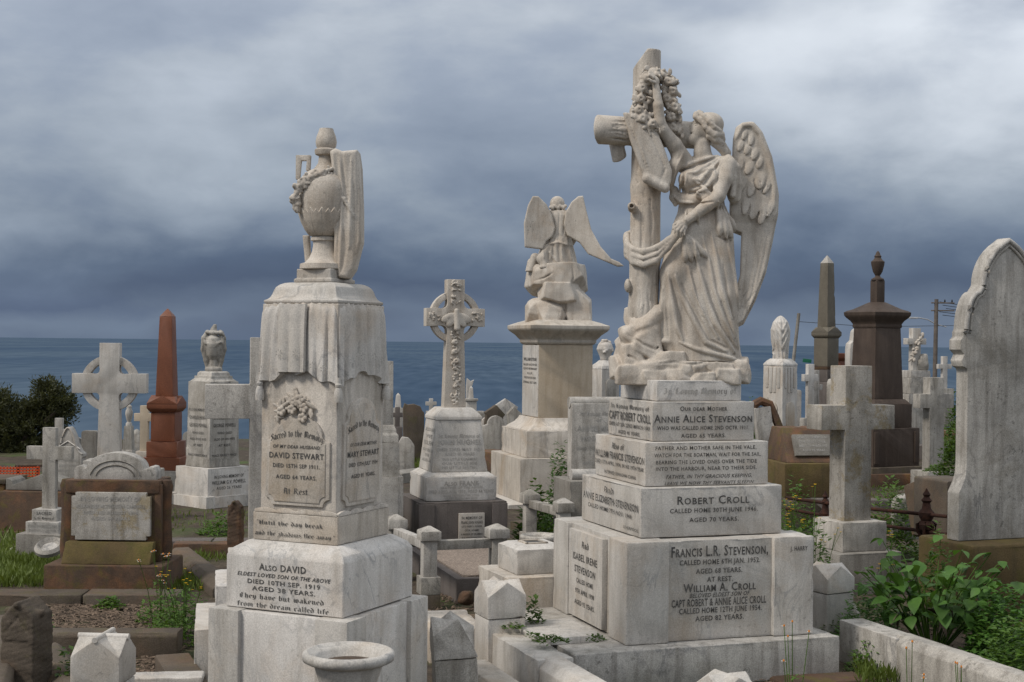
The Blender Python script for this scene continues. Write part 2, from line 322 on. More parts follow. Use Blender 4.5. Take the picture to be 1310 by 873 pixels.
# ------------------------------------------------------------------ lettering
GOTH = {
 'n': (.68, [[(0,.88),(.1,1),(.1,.12),(.2,0)], [(.1,.85),(.35,1),(.45,.88),(.45,.12),(.56,0)]]),
 'm': (1.05, [[(0,.88),(.1,1),(.1,.12),(.2,0)], [(.1,.85),(.35,1),(.45,.88),(.45,.1)], [(.45,.85),(.7,1),(.8,.88),(.8,.12),(.92,0)]]),
 'u': (.68, [[(0,.88),(.1,1),(.1,.12),(.25,0),(.45,.15)], [(.45,1),(.45,.12),(.56,0)]]),
 'i': (.34, [[(0,.88),(.1,1),(.1,.12),(.2,0)], [(.06,1.34),(.13,1.4)]]),
 'r': (.5, [[(0,.88),(.1,1),(.1,.12),(.2,0)], [(.1,.82),(.3,1),(.4,.88)]]),
 'o': (.62, [[(.25,1),(.05,.85),(.05,.15),(.25,0),(.45,.15),(.45,.85),(.25,1)]]),
 'a': (.66, [[(.05,.9),(.3,1),(.42,.86),(.42,.12),(.54,0)], [(.42,.62),(.1,.5),(.05,.15),(.2,0),(.42,.16)]]),
 'e': (.56, [[(.45,.16),(.25,0),(.05,.15),(.05,.85),(.25,1),(.45,.82),(.36,.58),(.08,.5)]]),
 'c': (.52, [[(.42,.16),(.25,0),(.05,.15),(.05,.85),(.25,1),(.42,.86)]]),
 'd': (.62, [[(.1,1.45),(.45,.9),(.45,.12),(.25,0),(.05,.15),(.05,.8),(.25,.95),(.45,.82)]]),
 't': (.46, [[(.14,1.3),(.14,.14),(.28,0),(.38,.08)], [(0,.95),(.36,.95)]]),
 'h': (.66, [[(.1,1.5),(.1,0)], [(.1,.82),(.35,1),(.45,.85),(.45,.12),(.32,-.2)]]),
 'b': (.62, [[(.08,1.5),(.08,.14),(.25,0),(.45,.15),(.45,.85),(.3,1),(.08,.84)]]),
 'k': (.62, [[(.1,1.5),(.1,0)], [(.1,.5),(.4,.98)], [(.18,.58),(.5,0)]]),
 'l': (.34, [[(.1,1.5),(.1,.12),(.22,0)]]),
 'f': (.46, [[(.4,1.4),(.25,1.5),(.14,1.36),(.14,0)], [(0,.95),(.36,.95)]]),
 's': (.5, [[(.4,.88),(.22,1),(.06,.82),(.4,.3),(.36,.1),(.2,0),(.04,.12)]]),
 'v': (.62, [[(0,.88),(.1,1),(.1,.2),(.26,0),(.45,.2),(.45,.85),(.3,1)]]),
 'w': (.95, [[(0,.88),(.1,1),(.1,.15),(.25,0),(.42,.15)], [(.42,1),(.42,.15),(.58,0),(.76,.2),(.76,.85),(.62,1)]]),
 'y': (.64, [[(0,.88),(.1,1),(.1,.2),(.28,.05),(.45,.2)], [(.45,1),(.45,.05),(.25,-.4),(.08,-.35)]]),
 'g': (.64, [[(.45,.9),(.25,1),(.05,.85),(.05,.2),(.25,.05),(.45,.2)], [(.45,1),(.45,-.1),(.28,-.38),(.06,-.3)]]),
 'I': (.7, [[(.5,1.45),(.2,1.3),(.1,1.4)], [(.35,1.4),(.35,.15),(.15,0),(0,.15)]]),
 'L': (.9, [[(.55,1.4),(.4,1.5),(.2,1.3),(.2,.2),(.35,.05),(.75,.12)], [(0,.05),(.2,.15)], [(.35,1.3),(.35,.3)]]),
 'M': (1.2, [[(.05,.1),(.15,0),(.15,1.2),(.35,1.45),(.52,1.2),(.52,.1)], [(.52,1.2),(.75,1.45),(.95,1.2),(.95,.15),(1.08,0)], [(.32,1.3),(.32,.4)]]),
 'A': (1.0, [[(.05,1.3),(.3,1.5),(.75,1.3),(.75,.12),(.9,0)], [(.4,1.4),(.3,.8),(.25,.1),(.05,.0)], [(.3,.7),(.75,.7)]]),
 'S': (.85, [[(.7,1.2),(.5,1.5),(.15,1.35),(.15,1.0),(.65,.6),(.68,.2),(.4,0),(.05,.2)], [(.4,1.3),(.4,.2)]]),
 'R': (.95, [[(.15,1.4),(.15,.1),(0,0)], [(.05,1.3),(.4,1.5),(.65,1.2),(.55,.9),(.2,.8)], [(.4,.8),(.7,.12),(.85,0)]]),
 'T': (.85, [[(.05,1.3),(.3,1.5),(.5,1.35),(.78,1.48)], [(.4,1.35),(.12,1.1),(.12,.25),(.4,0),(.7,.2)], [(.42,1.3),(.42,.3)]]),
 'U': (.95, [[(0,1.3),(.15,1.45),(.15,.25),(.4,0),(.7,.2)], [(.7,1.45),(.7,.12),(.85,0)], [(.35,1.2),(.35,.4)]]),
 '.': (.25, [[(.05,.02),(.11,.1)]]), ',': (.25, [[(.1,.08),(.05,-.15)]]), ' ': (.42, []), '"': (.3, [[(.05,1.3),(.08,1.5)], [(.18,1.3),(.21,1.5)]]),
}
FONT = bpy.data.fonts[0] if len(bpy.data.fonts) else None
_tcache = {}
def goth_mesh(s):
    V = []; Fc = []; x = 0; nx, ny = .115 * math.cos(R(38)), .115 * math.sin(R(38))
    for ch in s:
        adv, st = GOTH.get(ch, GOTH[' '])
        for pl in st:
            for (x0, y0), (x1, y1) in zip(pl, pl[1:]):
                b = len(V)
                q = [(x + x0 - nx, y0 - ny), (x + x0 + nx, y0 + ny), (x + x1 + nx, y1 + ny), (x + x1 - nx, y1 - ny)]
                V += q; Fc.append((b, b + 1, b + 2, b + 3))
        x += adv + .1
    return np.array(V), Fc, 1.5
def font_mesh(s, style):
    if (s, style) in _tcache: return _tcache[(s, style)]
    cu = bpy.data.curves.new('lettering', 'FONT'); cu.body = s; cu.resolution_u = 2; cu.offset = 0.016
    cu.space_character = 1.12; cu.fill_mode = 'FRONT'
    if style == 'c':
        cu.small_caps_scale = 0.78
        for i, ch in enumerate(s): cu.body_format[i].use_small_caps = True
    if style == 'i': cu.shear = 0.3
    ob = bpy.data.objects.new('lettering', cu); COL.objects.link(ob)
    dg = bpy.context.evaluated_depsgraph_get(); dg.update()
    me = bpy.data.meshes.new_from_object(ob.evaluated_get(dg))
    V = np.array([v.co[:2] for v in me.vertices]) if len(me.vertices) else np.zeros((0, 2))
    Fc = [tuple(p.vertices) for p in me.polygons]
    bpy.data.objects.remove(ob); bpy.data.curves.remove(cu); bpy.data.meshes.remove(me)
    _tcache[(s, style)] = (V, Fc, 0.72); return _tcache[(s, style)]
def inscribe(par, m, o, u, v, w, h, lines, off=0.0022, name='inscription'):
    """letters on the face centred at o with unit axes u (right) and v (up), size w x h.
    lines = (text, style, uc -1..1, vc 0 top..1 bottom, width fraction, cap height fraction, bow)"""
    o, u, v = Vector(o), Vector(u).normalized(), Vector(v).normalized(); nrm = u.cross(v)
    for ln in lines:
        AV = []; AF = []
        s, st, uc, vc, wf, hf = ln[:6]; bow = ln[6] if len(ln) > 6 else 0.0
        V, Fc, cap = goth_mesh(s) if st == 'G' else font_mesh(s, st)
        if not len(V): continue
        x0, x1 = V[:, 0].min(), V[:, 0].max()
        b = len(AV)
        for (x, y) in V:
            t = (x - (x0 + x1) / 2) / (x1 - x0)
            lx = uc * w / 2 + t * wf * w
            ly = h / 2 - vc * h + (y / cap - 0.5) * hf * h - bow * h * (2 * t) ** 2
            AV.append(o + u * lx + v * ly + nrm * off)
        AF += [tuple(b + i for i in f) for f in Fc]
        pyd(name, AV, AF, m, par, 0)
def front(par, m, w, d, z0, z1, lines, cy=0, cx=0, **k):
    return inscribe(par, m, (cx, cy - d / 2, (z0 + z1) / 2), (1, 0, 0), (0, 0, 1), w, z1 - z0, lines, **k)
def left(par, m, w, d, z0, z1, lines, **k):
    return inscribe(par, m, (-w / 2, 0, (z0 + z1) / 2), (0, -1, 0), (0, 0, 1), d, z1 - z0, lines, **k)
def right(par, m, w, d, z0, z1, lines, **k):
    return inscribe(par, m, (w / 2, 0, (z0 + z1) / 2), (0, 1, 0), (0, 0, 1), d, z1 - z0, lines, **k)

# ------------------------------------------------------------------ carving: signed distance fields meshed with surface nets
class Sculpt:
    """all units are free; x right, y away from the camera, z up"""
    def __init__(s, lo, hi, h):
        s.lo = np.array(lo, float); s.h = h
        s.n = np.ceil((np.array(hi, float) - s.lo) / h).astype(int) + 1
        s.phi = np.full(s.n, 4.0 * h + 20, np.float32)
        s.ax = [(s.lo[i] + h * np.arange(s.n[i])).astype(np.float32) for i in range(3)]
    def sub(s, lo, hi):
        a = np.clip(np.floor((np.array(lo) - s.lo) / s.h).astype(int), 0, s.n); b = np.clip(np.ceil((np.array(hi) - s.lo) / s.h).astype(int) + 1, 0, s.n)
        sl = tuple(slice(int(p), int(q)) for p, q in zip(a, b))
        X = s.ax[0][sl[0]][:, None, None]; Y = s.ax[1][sl[1]][None, :, None]; Z = s.ax[2][sl[2]][None, None, :]
        return sl, X, Y, Z
    def put(s, sl, d, k, neg):
        a = s.phi[sl]
        if a.size == 0: return
        if neg:
            b = -d
            if k > 0: hh = np.maximum(k - np.abs(a - b), 0) / k; s.phi[sl] = np.maximum(a, b) + hh * hh * k * 0.25
            else: s.phi[sl] = np.maximum(a, b)
        else:
            if k > 0: hh = np.maximum(k - np.abs(a - d), 0) / k; s.phi[sl] = np.minimum(a, d) - hh * hh * k * 0.25
            else: s.phi[sl] = np.minimum(a, d)
    def cap(s, p, q, r0, r1=None, k=0.0, neg=False):
        r1 = r0 if r1 is None else r1
        p = np.array(p, float); q = np.array(q, float); m = max(r0, r1) + k + 2 * s.h
        sl, X, Y, Z = s.sub(np.minimum(p, q) - m, np.maximum(p, q) + m)
        e = q - p; L2 = max(float(e @ e), 1e-9)
        t = np.clip(((X - p[0]) * e[0] + (Y - p[1]) * e[1] + (Z - p[2]) * e[2]) / L2, 0, 1)
        d = np.sqrt((X - p[0] - t * e[0]) ** 2 + (Y - p[1] - t * e[1]) ** 2 + (Z - p[2] - t * e[2]) ** 2) - (r0 + (r1 - r0) * t)
        s.put(sl, d.astype(np.float32), k, neg)
    def chain(s, pts, k=0.0, neg=False, r=None):
        for a, b in zip(pts, pts[1:]):
            s.cap(a[:3], b[:3], a[3] if r is None else r, b[3] if r is None else r, k, neg)
    def ell(s, c, rad, k=0.0, neg=False, rot=None):
        c = np.array(c, float); rad = np.array(rad, float); m = max(rad) + k + 2 * s.h
        sl, X, Y, Z = s.sub(c - m, c + m)
        x, y, z = X - c[0], Y - c[1], Z - c[2]
        if rot is not None:
            M = np.array(Euler([R(a) for a in rot]).to_matrix().transposed())
            x, y, z = (M[i, 0] * x + M[i, 1] * y + M[i, 2] * z for i in range(3))
        k0 = np.sqrt((x / rad[0]) ** 2 + (y / rad[1]) ** 2 + (z / rad[2]) ** 2)
        k1 = np.sqrt((x / rad[0] ** 2) ** 2 + (y / rad[1] ** 2) ** 2 + (z / rad[2] ** 2) ** 2)
        s.put(sl, (k0 * (k0 - 1) / np.maximum(k1, 1e-6)).astype(np.float32), k, neg)
    def rock(s, c, rad, seed, n=14, k=0.0, rough=0.0, rnd_k=2.0):
        """angular boulder: intersection of half-spaces"""
        g = np.random.RandomState(seed); c = np.array(c, float); rad = np.array(rad, float); m = rad * 1.35 + k + 2 * s.h
        sl, X, Y, Z = s.sub(c - m, c + m); x, y, z = X - c[0], Y - c[1], Z - c[2]
        d = None
        nr = g.normal(size=(n, 3)); nr[0] = (0, 0.1, 1); nr[1] = (0.1, -1, 0.1); nr[2] = (-1, -.3, 0.1); nr[3] = (1, -.2, .1)
        for a in nr:
            a = a / np.linalg.norm(a)
            dist = math.sqrt(((a * rad) ** 2).sum()) * g.uniform(0.8, 1.0)
            e = a[0] * x + a[1] * y + a[2] * z - dist
            if d is None: d = e
            else:
                hh = np.maximum(rnd_k - np.abs(d - e), 0) / rnd_k; d = np.maximum(d, e) + hh * hh * rnd_k * 0.25
        if rough: d = d + rough * s.noise(X, Y, Z, 3.0 / max(rad), seed)
        s.put(sl, d.astype(np.float32), k, False)
    @staticmethod
    def noise(X, Y, Z, f, seed=0):
        g = np.random.RandomState(seed + 100); o = 0
        for i in range(5):
            a = g.normal(size=3) * f * (1.5 ** i); ph = g.uniform(0, 6.28)
            o = o + np.sin(a[0] * X + a[1] * Y + a[2] * Z + ph) / (1.35 ** i)
        return o * 0.4
    def rough(s, amp, f, seed=0):
        X, Y, Z = s.ax[0][:, None, None], s.ax[1][None, :, None], s.ax[2][None, None, :]
        s.phi += (amp * s.noise(X, Y, Z, f, seed)).astype(np.float32)
    def slab(s, poly, yc, th, k=0.0, edge=2.0, neg=False):
        """polygon in (x, z) with depth centre yc(x, z) and half thickness th(x, z)"""
        P = np.array(poly, float); m = edge + k + 2 * s.h
        sl, X, Y, Z = s.sub((P[:, 0].min() - m, s.lo[1], P[:, 1].min() - m), (P[:, 0].max() + m, s.lo[1] + s.h * s.n[1], P[:, 1].max() + m))
        x = X[:, 0, 0][:, None]; z = Z[0, 0, :][None, :]
        d2 = np.full((x.shape[0], z.shape[1]), 1e9); ins = np.zeros(d2.shape, bool)
        for i in range(len(P)):
            a, b = P[i], P[(i + 1) % len(P)]; e = b - a
            t = np.clip(((x - a[0]) * e[0] + (z - a[1]) * e[1]) / max(e @ e, 1e-9), 0, 1)
            d2 = np.minimum(d2, (x - a[0] - t * e[0]) ** 2 + (z - a[1] - t * e[1]) ** 2)
            c1 = (a[1] > z) != (b[1] > z)
            with np.errstate(divide='ignore', invalid='ignore'): xi = a[0] + (z - a[1]) / (b[1] - a[1] if b[1] != a[1] else 1e-9) * e[0]
            ins ^= c1 & (x < xi)
        sd = np.where(ins, -np.sqrt(d2), np.sqrt(d2))
        yy = yc(x, z) if callable(yc) else yc + 0 * sd; tt = th(x, z) if callable(th) else th + 0 * sd
        A = sd[:, None, :] + edge; B = np.abs(Y - yy[:, None, :]) - tt[:, None, :] + edge
        d = np.minimum(np.maximum(A, B), 0) + np.sqrt(np.maximum(A, 0) ** 2 + np.maximum(B, 0) ** 2) - edge
        s.put(sl, d.astype(np.float32), k, neg)
    def loft(s, secs, k=0.0, disp=None):
        """secs = [(z, xc, yc, hx, hy)] sorted by z, elliptical sections"""
        S = np.array(secs, float); m = 4 * s.h + k
        sl, X, Y, Z = s.sub(((S[:, 1] - S[:, 3]).min() - m, (S[:, 2] - S[:, 4]).min() - m, S[0, 0] - m), ((S[:, 1] + S[:, 3]).max() + m, (S[:, 2] + S[:, 4]).max() + m, S[-1, 0] + m))
        z = Z[0, 0, :]; f = [np.interp(z, S[:, 0], S[:, i])[None, None, :] for i in range(1, 5)]
        q = np.sqrt(((X - f[0]) / f[2]) ** 2 + ((Y - f[1]) / f[3]) ** 2)
        d = (q - 1) * np.minimum(f[2], f[3])
        if disp is not None: d = d - disp(X - f[0], Y - f[1], Z)
        d = np.maximum(d, np.maximum(S[0, 0] - Z, Z - S[-1, 0]))
        s.put(sl, d.astype(np.float32), k, False)
    def front(s, x, z, back=False):
        i = int(round((x - s.lo[0]) / s.h)); j = int(round((z - s.lo[2]) / s.h))
        if not (0 <= i < s.n[0] and 0 <= j < s.n[2]): return None
        c = s.phi[i, :, j]; w = np.nonzero(c < 0)[0]
        if not len(w): return None
        a = w[-1] if back else w[0]; b = a + (1 if back else -1)
        t = 0.0 if not 0 <= b < len(c) else float(c[a] / (c[a] - c[b]))
        return s.lo[1] + s.h * (a + (b - a) * t)
    def stroke(s, pts, r, k=1.5, neg=False, lift=0.0, back=False, step=None, taper=True):
        """draw a rounded ridge (or groove) on the visible surface along [(x, z)] or [(x, z, r)]"""
        out = []; step = step or 2.5 * s.h
        for a, b in zip(pts, pts[1:]):
            L = math.hypot(b[0] - a[0], b[1] - a[1]); n = max(1, int(L / step))
            for i in range(n + (b is pts[-1])):
                t = i / n
                out.append((a[0] + (b[0] - a[0]) * t, a[1] + (b[1] - a[1]) * t, (a[2] + (b[2] - a[2]) * t) if len(a) > 2 else r))
        if taper and len(out) > 3:
            n_ = len(out) - 1
            out = [(p[0], p[1], p[2] * (0.3 + 0.7 * min(1.0, i / n_ / 0.3, (n_ - i) / n_ / 0.22 + 0.15))) for i, p in enumerate(out)]
        ys = [s.front(p[0], p[1], back) for p in out]
        ok = [y for y in ys if y is not None]
        if len(ok) == len(ys) and len(ys) > 4:
            for _ in range(4): ys = [ys[0]] + [(ys[i - 1] + 2 * ys[i] + ys[i + 1]) / 4 for i in range(1, len(ys) - 1)] + [ys[-1]]
        pr = [(p[0], y + (lift if not back else -lift), p[1], p[2]) for p, y in zip(out, ys) if y is not None]
        for a, b in zip(pr, pr[1:]):
            if abs(a[1] - b[1]) < 8 * s.h: s.cap(a[:3], b[:3], a[3], b[3], k, neg)
    def mesh(s, name, parent, m, M=None, sharp=0):
        p = s.phi
        p[0], p[-1], p[:, 0], p[:, -1], p[:, :, 0], p[:, :, -1] = (1,) * 6
        ins = p < 0; n = p.shape
        crn = [(i, j, k) for i in (0, 1) for j in (0, 1) for k in (0, 1)]
        cnt = np.zeros((n[0] - 1, n[1] - 1, n[2] - 1), np.int8)
        for i, j, k in crn: cnt += ins[i:n[0] - 1 + i, j:n[1] - 1 + j, k:n[2] - 1 + k]
        act = (cnt > 0) & (cnt < 8); I = np.argwhere(act)
        vid = np.full(act.shape, -1, np.int32); vid[act] = np.arange(len(I))
        pos = np.zeros((len(I), 3)); num = np.zeros(len(I))
        for a in crn:
            for ax in range(3):
                if a[ax]: continue
                b = list(a); b[ax] = 1
                va = p[I[:, 0] + a[0], I[:, 1] + a[1], I[:, 2] + a[2]]; vb = p[I[:, 0] + b[0], I[:, 1] + b[1], I[:, 2] + b[2]]
                mk = (va < 0) != (vb < 0); t = np.where(mk, va / np.where(mk, va - vb, 1), 0)
                q = np.tile(np.array(a, float), (len(I), 1)); q[:, ax] += t
                pos[mk] += q[mk]; num[mk] += 1
        V = s.lo + s.h * (I + pos / np.maximum(num, 1)[:, None])
        Q = []
        for ax in range(3):
            o1, o2 = [(1, 2), (2, 0), (0, 1)][ax]
            sl0 = [slice(1, -1)] * 3; sl1 = [slice(1, -1)] * 3; sl0[ax] = slice(0, -1); sl1[ax] = slice(1, None)
            A, B = ins[tuple(sl0)], ins[tuple(sl1)]
            for flip, mk in ((False, A & ~B), (True, ~A & B)):
                E = np.argwhere(mk)
                for t in range(3):
                    if t != ax: E[:, t] += 1
                def g(d1, d2):
                    e = E.copy(); e[:, o1] += d1; e[:, o2] += d2; return vid[e[:, 0], e[:, 1], e[:, 2]]
                q = np.stack([g(-1, -1), g(0, -1), g(0, 0), g(-1, 0)], 1)
                Q.append(q[:, ::-1] if flip else q)
        Q = np.concatenate(Q); Q = Q[(Q >= 0).all(1)]
        me = bpy.data.meshes.new(name)
        if M is not None:
            Mn = np.array(M); V = V @ Mn[:3, :3].T + Mn[:3, 3]
        me.vertices.add(len(V)); me.vertices.foreach_set('co', V.astype(np.float32).ravel())
        me.loops.add(len(Q) * 4); me.loops.foreach_set('vertex_index', Q.astype(np.int32).ravel())
        me.polygons.add(len(Q)); me.polygons.foreach_set('loop_start', np.arange(0, len(Q) * 4, 4, dtype=np.int32))
        me.update(calc_edges=True); me.validate()
        me.polygons.foreach_set('use_smooth', [True] * len(me.polygons))
        return link(name, me, m, parent, sharp)

# ================================================================== setting: land and sea
def axis_vals(pts):
    out = []
    for (a, b, st) in pts: out += list(np.arange(a, b, st))
    return np.array(out + [pts[-1][1]])
def make_ground():
    xs = axis_vals([(-400, -40, 20), (-40, -14, 1.5), (-14, 14, 0.3), (14, 40, 1.5), (40, 400, 20)])
    ys = axis_vals([(-30, 2, 4), (2, 14, 0.25), (14, 40, 0.6), (40, 112, 4)])
    g = np.random.RandomState(3); V = []; Fc = []
    for y in ys:
        for x in xs:
            V.append((x, y, ground_z(x, y) + (g.uniform(-.008, .008) if abs(x) < 14 and y < 20 else 0)))
    n = len(xs)
    for j in range(len(ys) - 1):
        for i in range(n - 1): Fc.append((j * n + i, j * n + i + 1, (j + 1) * n + i + 1, (j + 1) * n + i))
    m = mat('earth_and_turf', (0.085, 0.064, 0.046), (0.040, 0.031, 0.023), 9, 0.95, stain=(0.065, 0.10, 0.024), stain_amt=0.85, stain_scale=0.9,
            moss=(0.15, 0.12, 0.09), moss_amt=0.4, speck=0.5, speck_scale=60, bump=1.0, bscale=25)
    tag(pyd('ground', V, Fc, m, None, 180), kind='structure')
make_ground()
def make_sea():
    xs = [-60000, -15000, -4000, -1200, -400, 0, 400, 1200, 4000, 15000, 60000]; ys = [60, 200, 600, 2000, 6000, 20000, 90000]
    V = [(x, y, -27.0) for y in ys for x in xs]; n = len(xs)
    Fc = [(j * n + i, j * n + i + 1, (j + 1) * n + i + 1, (j + 1) * n + i) for j in range(len(ys) - 1) for i in range(n - 1)]
    m = bpy.data.materials.new('sea_water'); m.use_nodes = True; nt = m.node_tree; N = nt.nodes; L = nt.links
    b = N['Principled BSDF']; b.inputs['Roughness'].default_value = 0.6; b.inputs['Specular IOR Level'].default_value = 0.0
    geo = N.new('ShaderNodeNewGeometry')
    def noise(sc, s, d):
        mp = N.new('ShaderNodeMapping'); mp.inputs['Scale'].default_value = sc; L.new(geo.outputs['Position'], mp.inputs[0])
        t = N.new('ShaderNodeTexNoise'); t.inputs['Scale'].default_value = s; t.inputs['Detail'].default_value = d; L.new(mp.outputs[0], t.inputs[0]); return t.outputs['Fac']
    r = N.new('ShaderNodeValToRGB'); e = r.color_ramp.elements
    e[0].position = 0.3; e[0].color = (0.056, 0.086, 0.128, 1); e[1].position = 0.7; e[1].color = (0.088, 0.124, 0.174, 1)
    L.new(noise((1, 0.14, 1), 0.07, 10), r.inputs[0])
    r2 = N.new('ShaderNodeValToRGB'); e = r2.color_ramp.elements
    e[0].position = 0.35; e[0].color = (0.72, 0.78, 0.85, 1); e[1].position = 0.65; e[1].color = (1.12, 1.1, 1.05, 1)
    L.new(noise((0.5, 0.12, 1), 0.006, 5), r2.inputs[0])
    mx = N.new('ShaderNodeMixRGB'); mx.blend_type = 'MULTIPLY'; mx.inputs[0].default_value = 1
    L.new(r.outputs[0], mx.inputs[1]); L.new(r2.outputs[0], mx.inputs[2]); L.new(mx.outputs[0], b.inputs['Base Color'])
    bp = N.new('ShaderNodeBump'); bp.inputs['Strength'].default_value = 0.5; bp.inputs['Distance'].default_value = 1.2
    L.new(noise((1, 0.35, 1), 0.12, 8), bp.inputs['Height']); L.new(bp.outputs[0], b.inputs['Normal'])
    tag(pyd('sea', V, Fc, m, None, 0), kind='structure')
make_sea()

def pxM(rz, k, z0=0.0, x0=0.0, y0=0.0):
    """pixel-sized carving (x right, y away, z up as the camera sees it) into the frame of a thing turned by rz"""
    return Matrix.Rotation(R(-rz), 4, 'Z') @ Matrix.Translation((x0, y0, z0)) @ Matrix.Rotation(-ROLL, 4, 'Y') @ Matrix.Scale(k, 4)

# ================================================================== the big angel monument
def angel_monument():
    TH = 18.5
    c = at(800.7, 826.5, 8.10); W = 1.225; th = R(TH)
    ctr = Vector((c.x + W / 2 * (math.cos(th) - math.sin(th)), c.y + W / 2 * (math.sin(th) + math.cos(th)), 0))
    root = thing('angel_monument', 'tall stepped white marble monument with angel reaching up to a rustic cross', 'monument', ctr, TH)
    m = 'marble'
    # base course: core with four corner piers and recessed panels
    z0, z1 = -0.04, 0.553
    blk('base_core', root, m, 1.165, 1.165, z0, z1 - 0.004)
    pw = 0.27
    for sx in (-1, 1):
        for sy in (-1, 1):
            blk('corner_pier', root, m, pw, pw, z0, z1, sx * (W - pw) / 2, sy * (W - pw) / 2, bev=0.009)
    ob = blk('tablet', root, 'marble', 0.035, 0.56, z0 + 0.02, z1 - 0.03, -W / 2 + 0.013, 0.03, bev=0.003)
    inscribe(root, 'lead', (-W / 2 - 0.0045, 0.03, (z0 + z1) / 2), (0, -1, 0), (0, 0, 1), 0.56, z1 - z0, [
        ('And', 'G', 0, .18, .22, .07), ('ISABEL IRENE', 'S', 0, .32, .72, .075), ('STEVENSON', 'S', 0, .45, .62, .075),
        ('CALLED HOME', 'S', 0, .57, .5, .05), ('9TH APRIL 1998', 'S', 0, .68, .56, .05), ('AGED 93 YEARS.', 'S', 0, .80, .6, .05)])
    fw = 1.165
    front(root, 'lead', 0.66, fw, z0, z1, [
        ('Francis L.R. Stevenson,', 'c', 0, .115, .96, .105), ('CALLED HOME 6TH JAN. 1952.', 'S', 0, .225, .80, .05), ('AGED 68 YEARS.', 'S', -.02, .315, .46, .05),
        ('AT REST.', 'S', 0, .40, .26, .05), ('William A. Croll', 'c', 0, .478, .72, .085), ('BELOVED ELDEST SON OF', 'i', 0, .555, .60, .043),
        ('CAPT ROBERT & ANNIE ALICE CROLL', 'S', -.01, .625, .94, .075), ('CALLED HOME 12TH JUNE 1954.', 'S', .02, .705, .82, .055), ('AGED 82 YEARS.', 'S', 0, .785, .48, .05)])
    front(root, 'lead', W, W, z0, z1, [('J. HARRY', 'S', .83, .12, .095, .045)])
    # stepped courses
    lv = [(0.938, 0.553, 0.849), (0.819, 0.849, 1.113), (0.686, 1.113, 1.352), (0.571, 1.352, 1.479)]
    for (w, a, b), q in zip(lv, (.4, -.5, .3, -.3)): blk('course', root, m, w, w, a + 0.002, b, bev=0.008, rz=q)
    w, a, b = lv[0]
    front(root, 'lead', w, w, a, b, [('Robert Croll', 'c', .02, .26, .51, .17), ('CALLED HOME 30TH JUNE 1946.', 'S', .03, .47, .62, .09), ('AGED 70 YEARS.', 'S', .03, .66, .35, .09)])
    left(root, 'lead', w, w, a, b, [('And', 'G', -.05, .2, .16, .12), ('ANNIE ELIZABETH STEVENSON', 'S', 0, .42, .94, .15), ('CALLED HOME 7TH NOV. 1949.', 'S', 0, .62, .76, .09), ('LIVERPOOL', 'S', .72, .86, .24, .06)])
    w, a, b = lv[1]
    front(root, 'lead', w, w, a, b, [('FATHER AND MOTHER SAFE IN THE VALE,', 'S', -.03, .13, .82, .085), ('WATCH FOR THE BOATMAN, WAIT FOR THE SAIL,', 'S', .0, .29, .87, .085), ('BEARING THE LOVED ONES OVER THE TIDE', 'S', -.02, .45, .82, .085),
        ('INTO THE HARBOUR, NEAR TO THEIR SIDE.', 'S', -.02, .60, .82, .085), ('FATHER, IN THY GRACIOUS KEEPING,', 'i', .02, .78, .70, .085), ('LEAVE WE NOW THY SERVANTS SLEEPING.', 'i', .06, .93, .76, .075)])
    left(root, 'lead', w, w, a, b, [('Also of', 'G', -.05, .2, .24, .14), ('WILLIAM FRANCIS STEVENSON', 'S', 0, .43, .96, .17), ('DIED 12TH APRIL 1904, IN HIS 19TH YEAR', 'S', 0, .63, .94, .09), ('INTERRED SHANGHAI CHINA.', 'S', .05, .85, .62, .08)])
    w, a, b = lv[2]
    front(root, 'lead', w, w, a, b, [('Our dear Mother', 'c', 0, .17, .46, .12), ('Annie Alice Stevenson', 'c', 0, .42, .96, .20), ('WHO WAS CALLED HOME 2ND OCTR 1911.', 'S', 0, .66, .90, .10), ('AGED 65 YEARS.', 'S', 0, .86, .44, .10)])
    left(root, 'lead', w, w, a, b, [('In Loving Memory of', 'G', 0, .19, .88, .12), ('CAPT ROBERT CROLL', 'S', 0, .44, .94, .22), ('DIED AT SEA 22ND MARCH 1893', 'S', 0, .68, .92, .10), ('AGED 46 YEARS.', 'S', 0, .87, .5, .10)])
    w, a, b = lv[3]
    front(root, 'faded', w, w, a, b, [('In Loving Memory of', 'G', .02, .5, .86, .30)])

    # ---- statue, carved in photo-pixel units around (871, 490)
    k = ctr.y / 1800.0; zb = at(871, 490, ctr.y).z; x0w = at(871, 490, ctr.y).x - ctr.x
    M = pxM(TH, k, zb, x0w * 1.0, 0.0)
    def P(px, py, w=0.0): return (px - 871.0, -w, 490.0 - py)
    def P4(px, py, w, r): return (*P(px, py, w), r)
    def Q(*l): return [((a[0] - 871.0), (490.0 - a[1])) + tuple(a[2:]) for a in l]
    # rockwork
    S = Sculpt((-92, -52, -2), (95, 52, 118), 1.3)
    S.rock(P(871, 484, 0), (86, 44, 15), 5, 18, 3, 0.8, 5); S.rock(P(830, 476, 6), (40, 40, 20), 8, 14, 3, 0.8, 4); S.rock(P(905, 474, 4), (52, 40, 17), 11, 14, 4, 0.8, 5)
    S.rock(P(809, 463, 10), (22, 26, 22), 21, 14, 2, 0.6, 3); S.rock(P(824, 435, 4), (27, 30, 26), 33, 14, 3, 0.6, 3); S.rock(P(828, 414, 2), (25, 27, 22), 42, 13, 3, 0.6, 3)
    S.rock(P(806, 430, 12), (15, 18, 16), 27, 12, 2, 0.5, 3); S.rock(P(803, 452, 0), (18, 22, 16), 29, 12, 2, 0.5, 3); S.rock(P(850, 462, 24), (30, 18, 14), 31, 12, 3, 0.5, 3)
    S.rock(P(935, 470, 10), (24, 28, 14), 37, 12, 4, 0.5, 3)
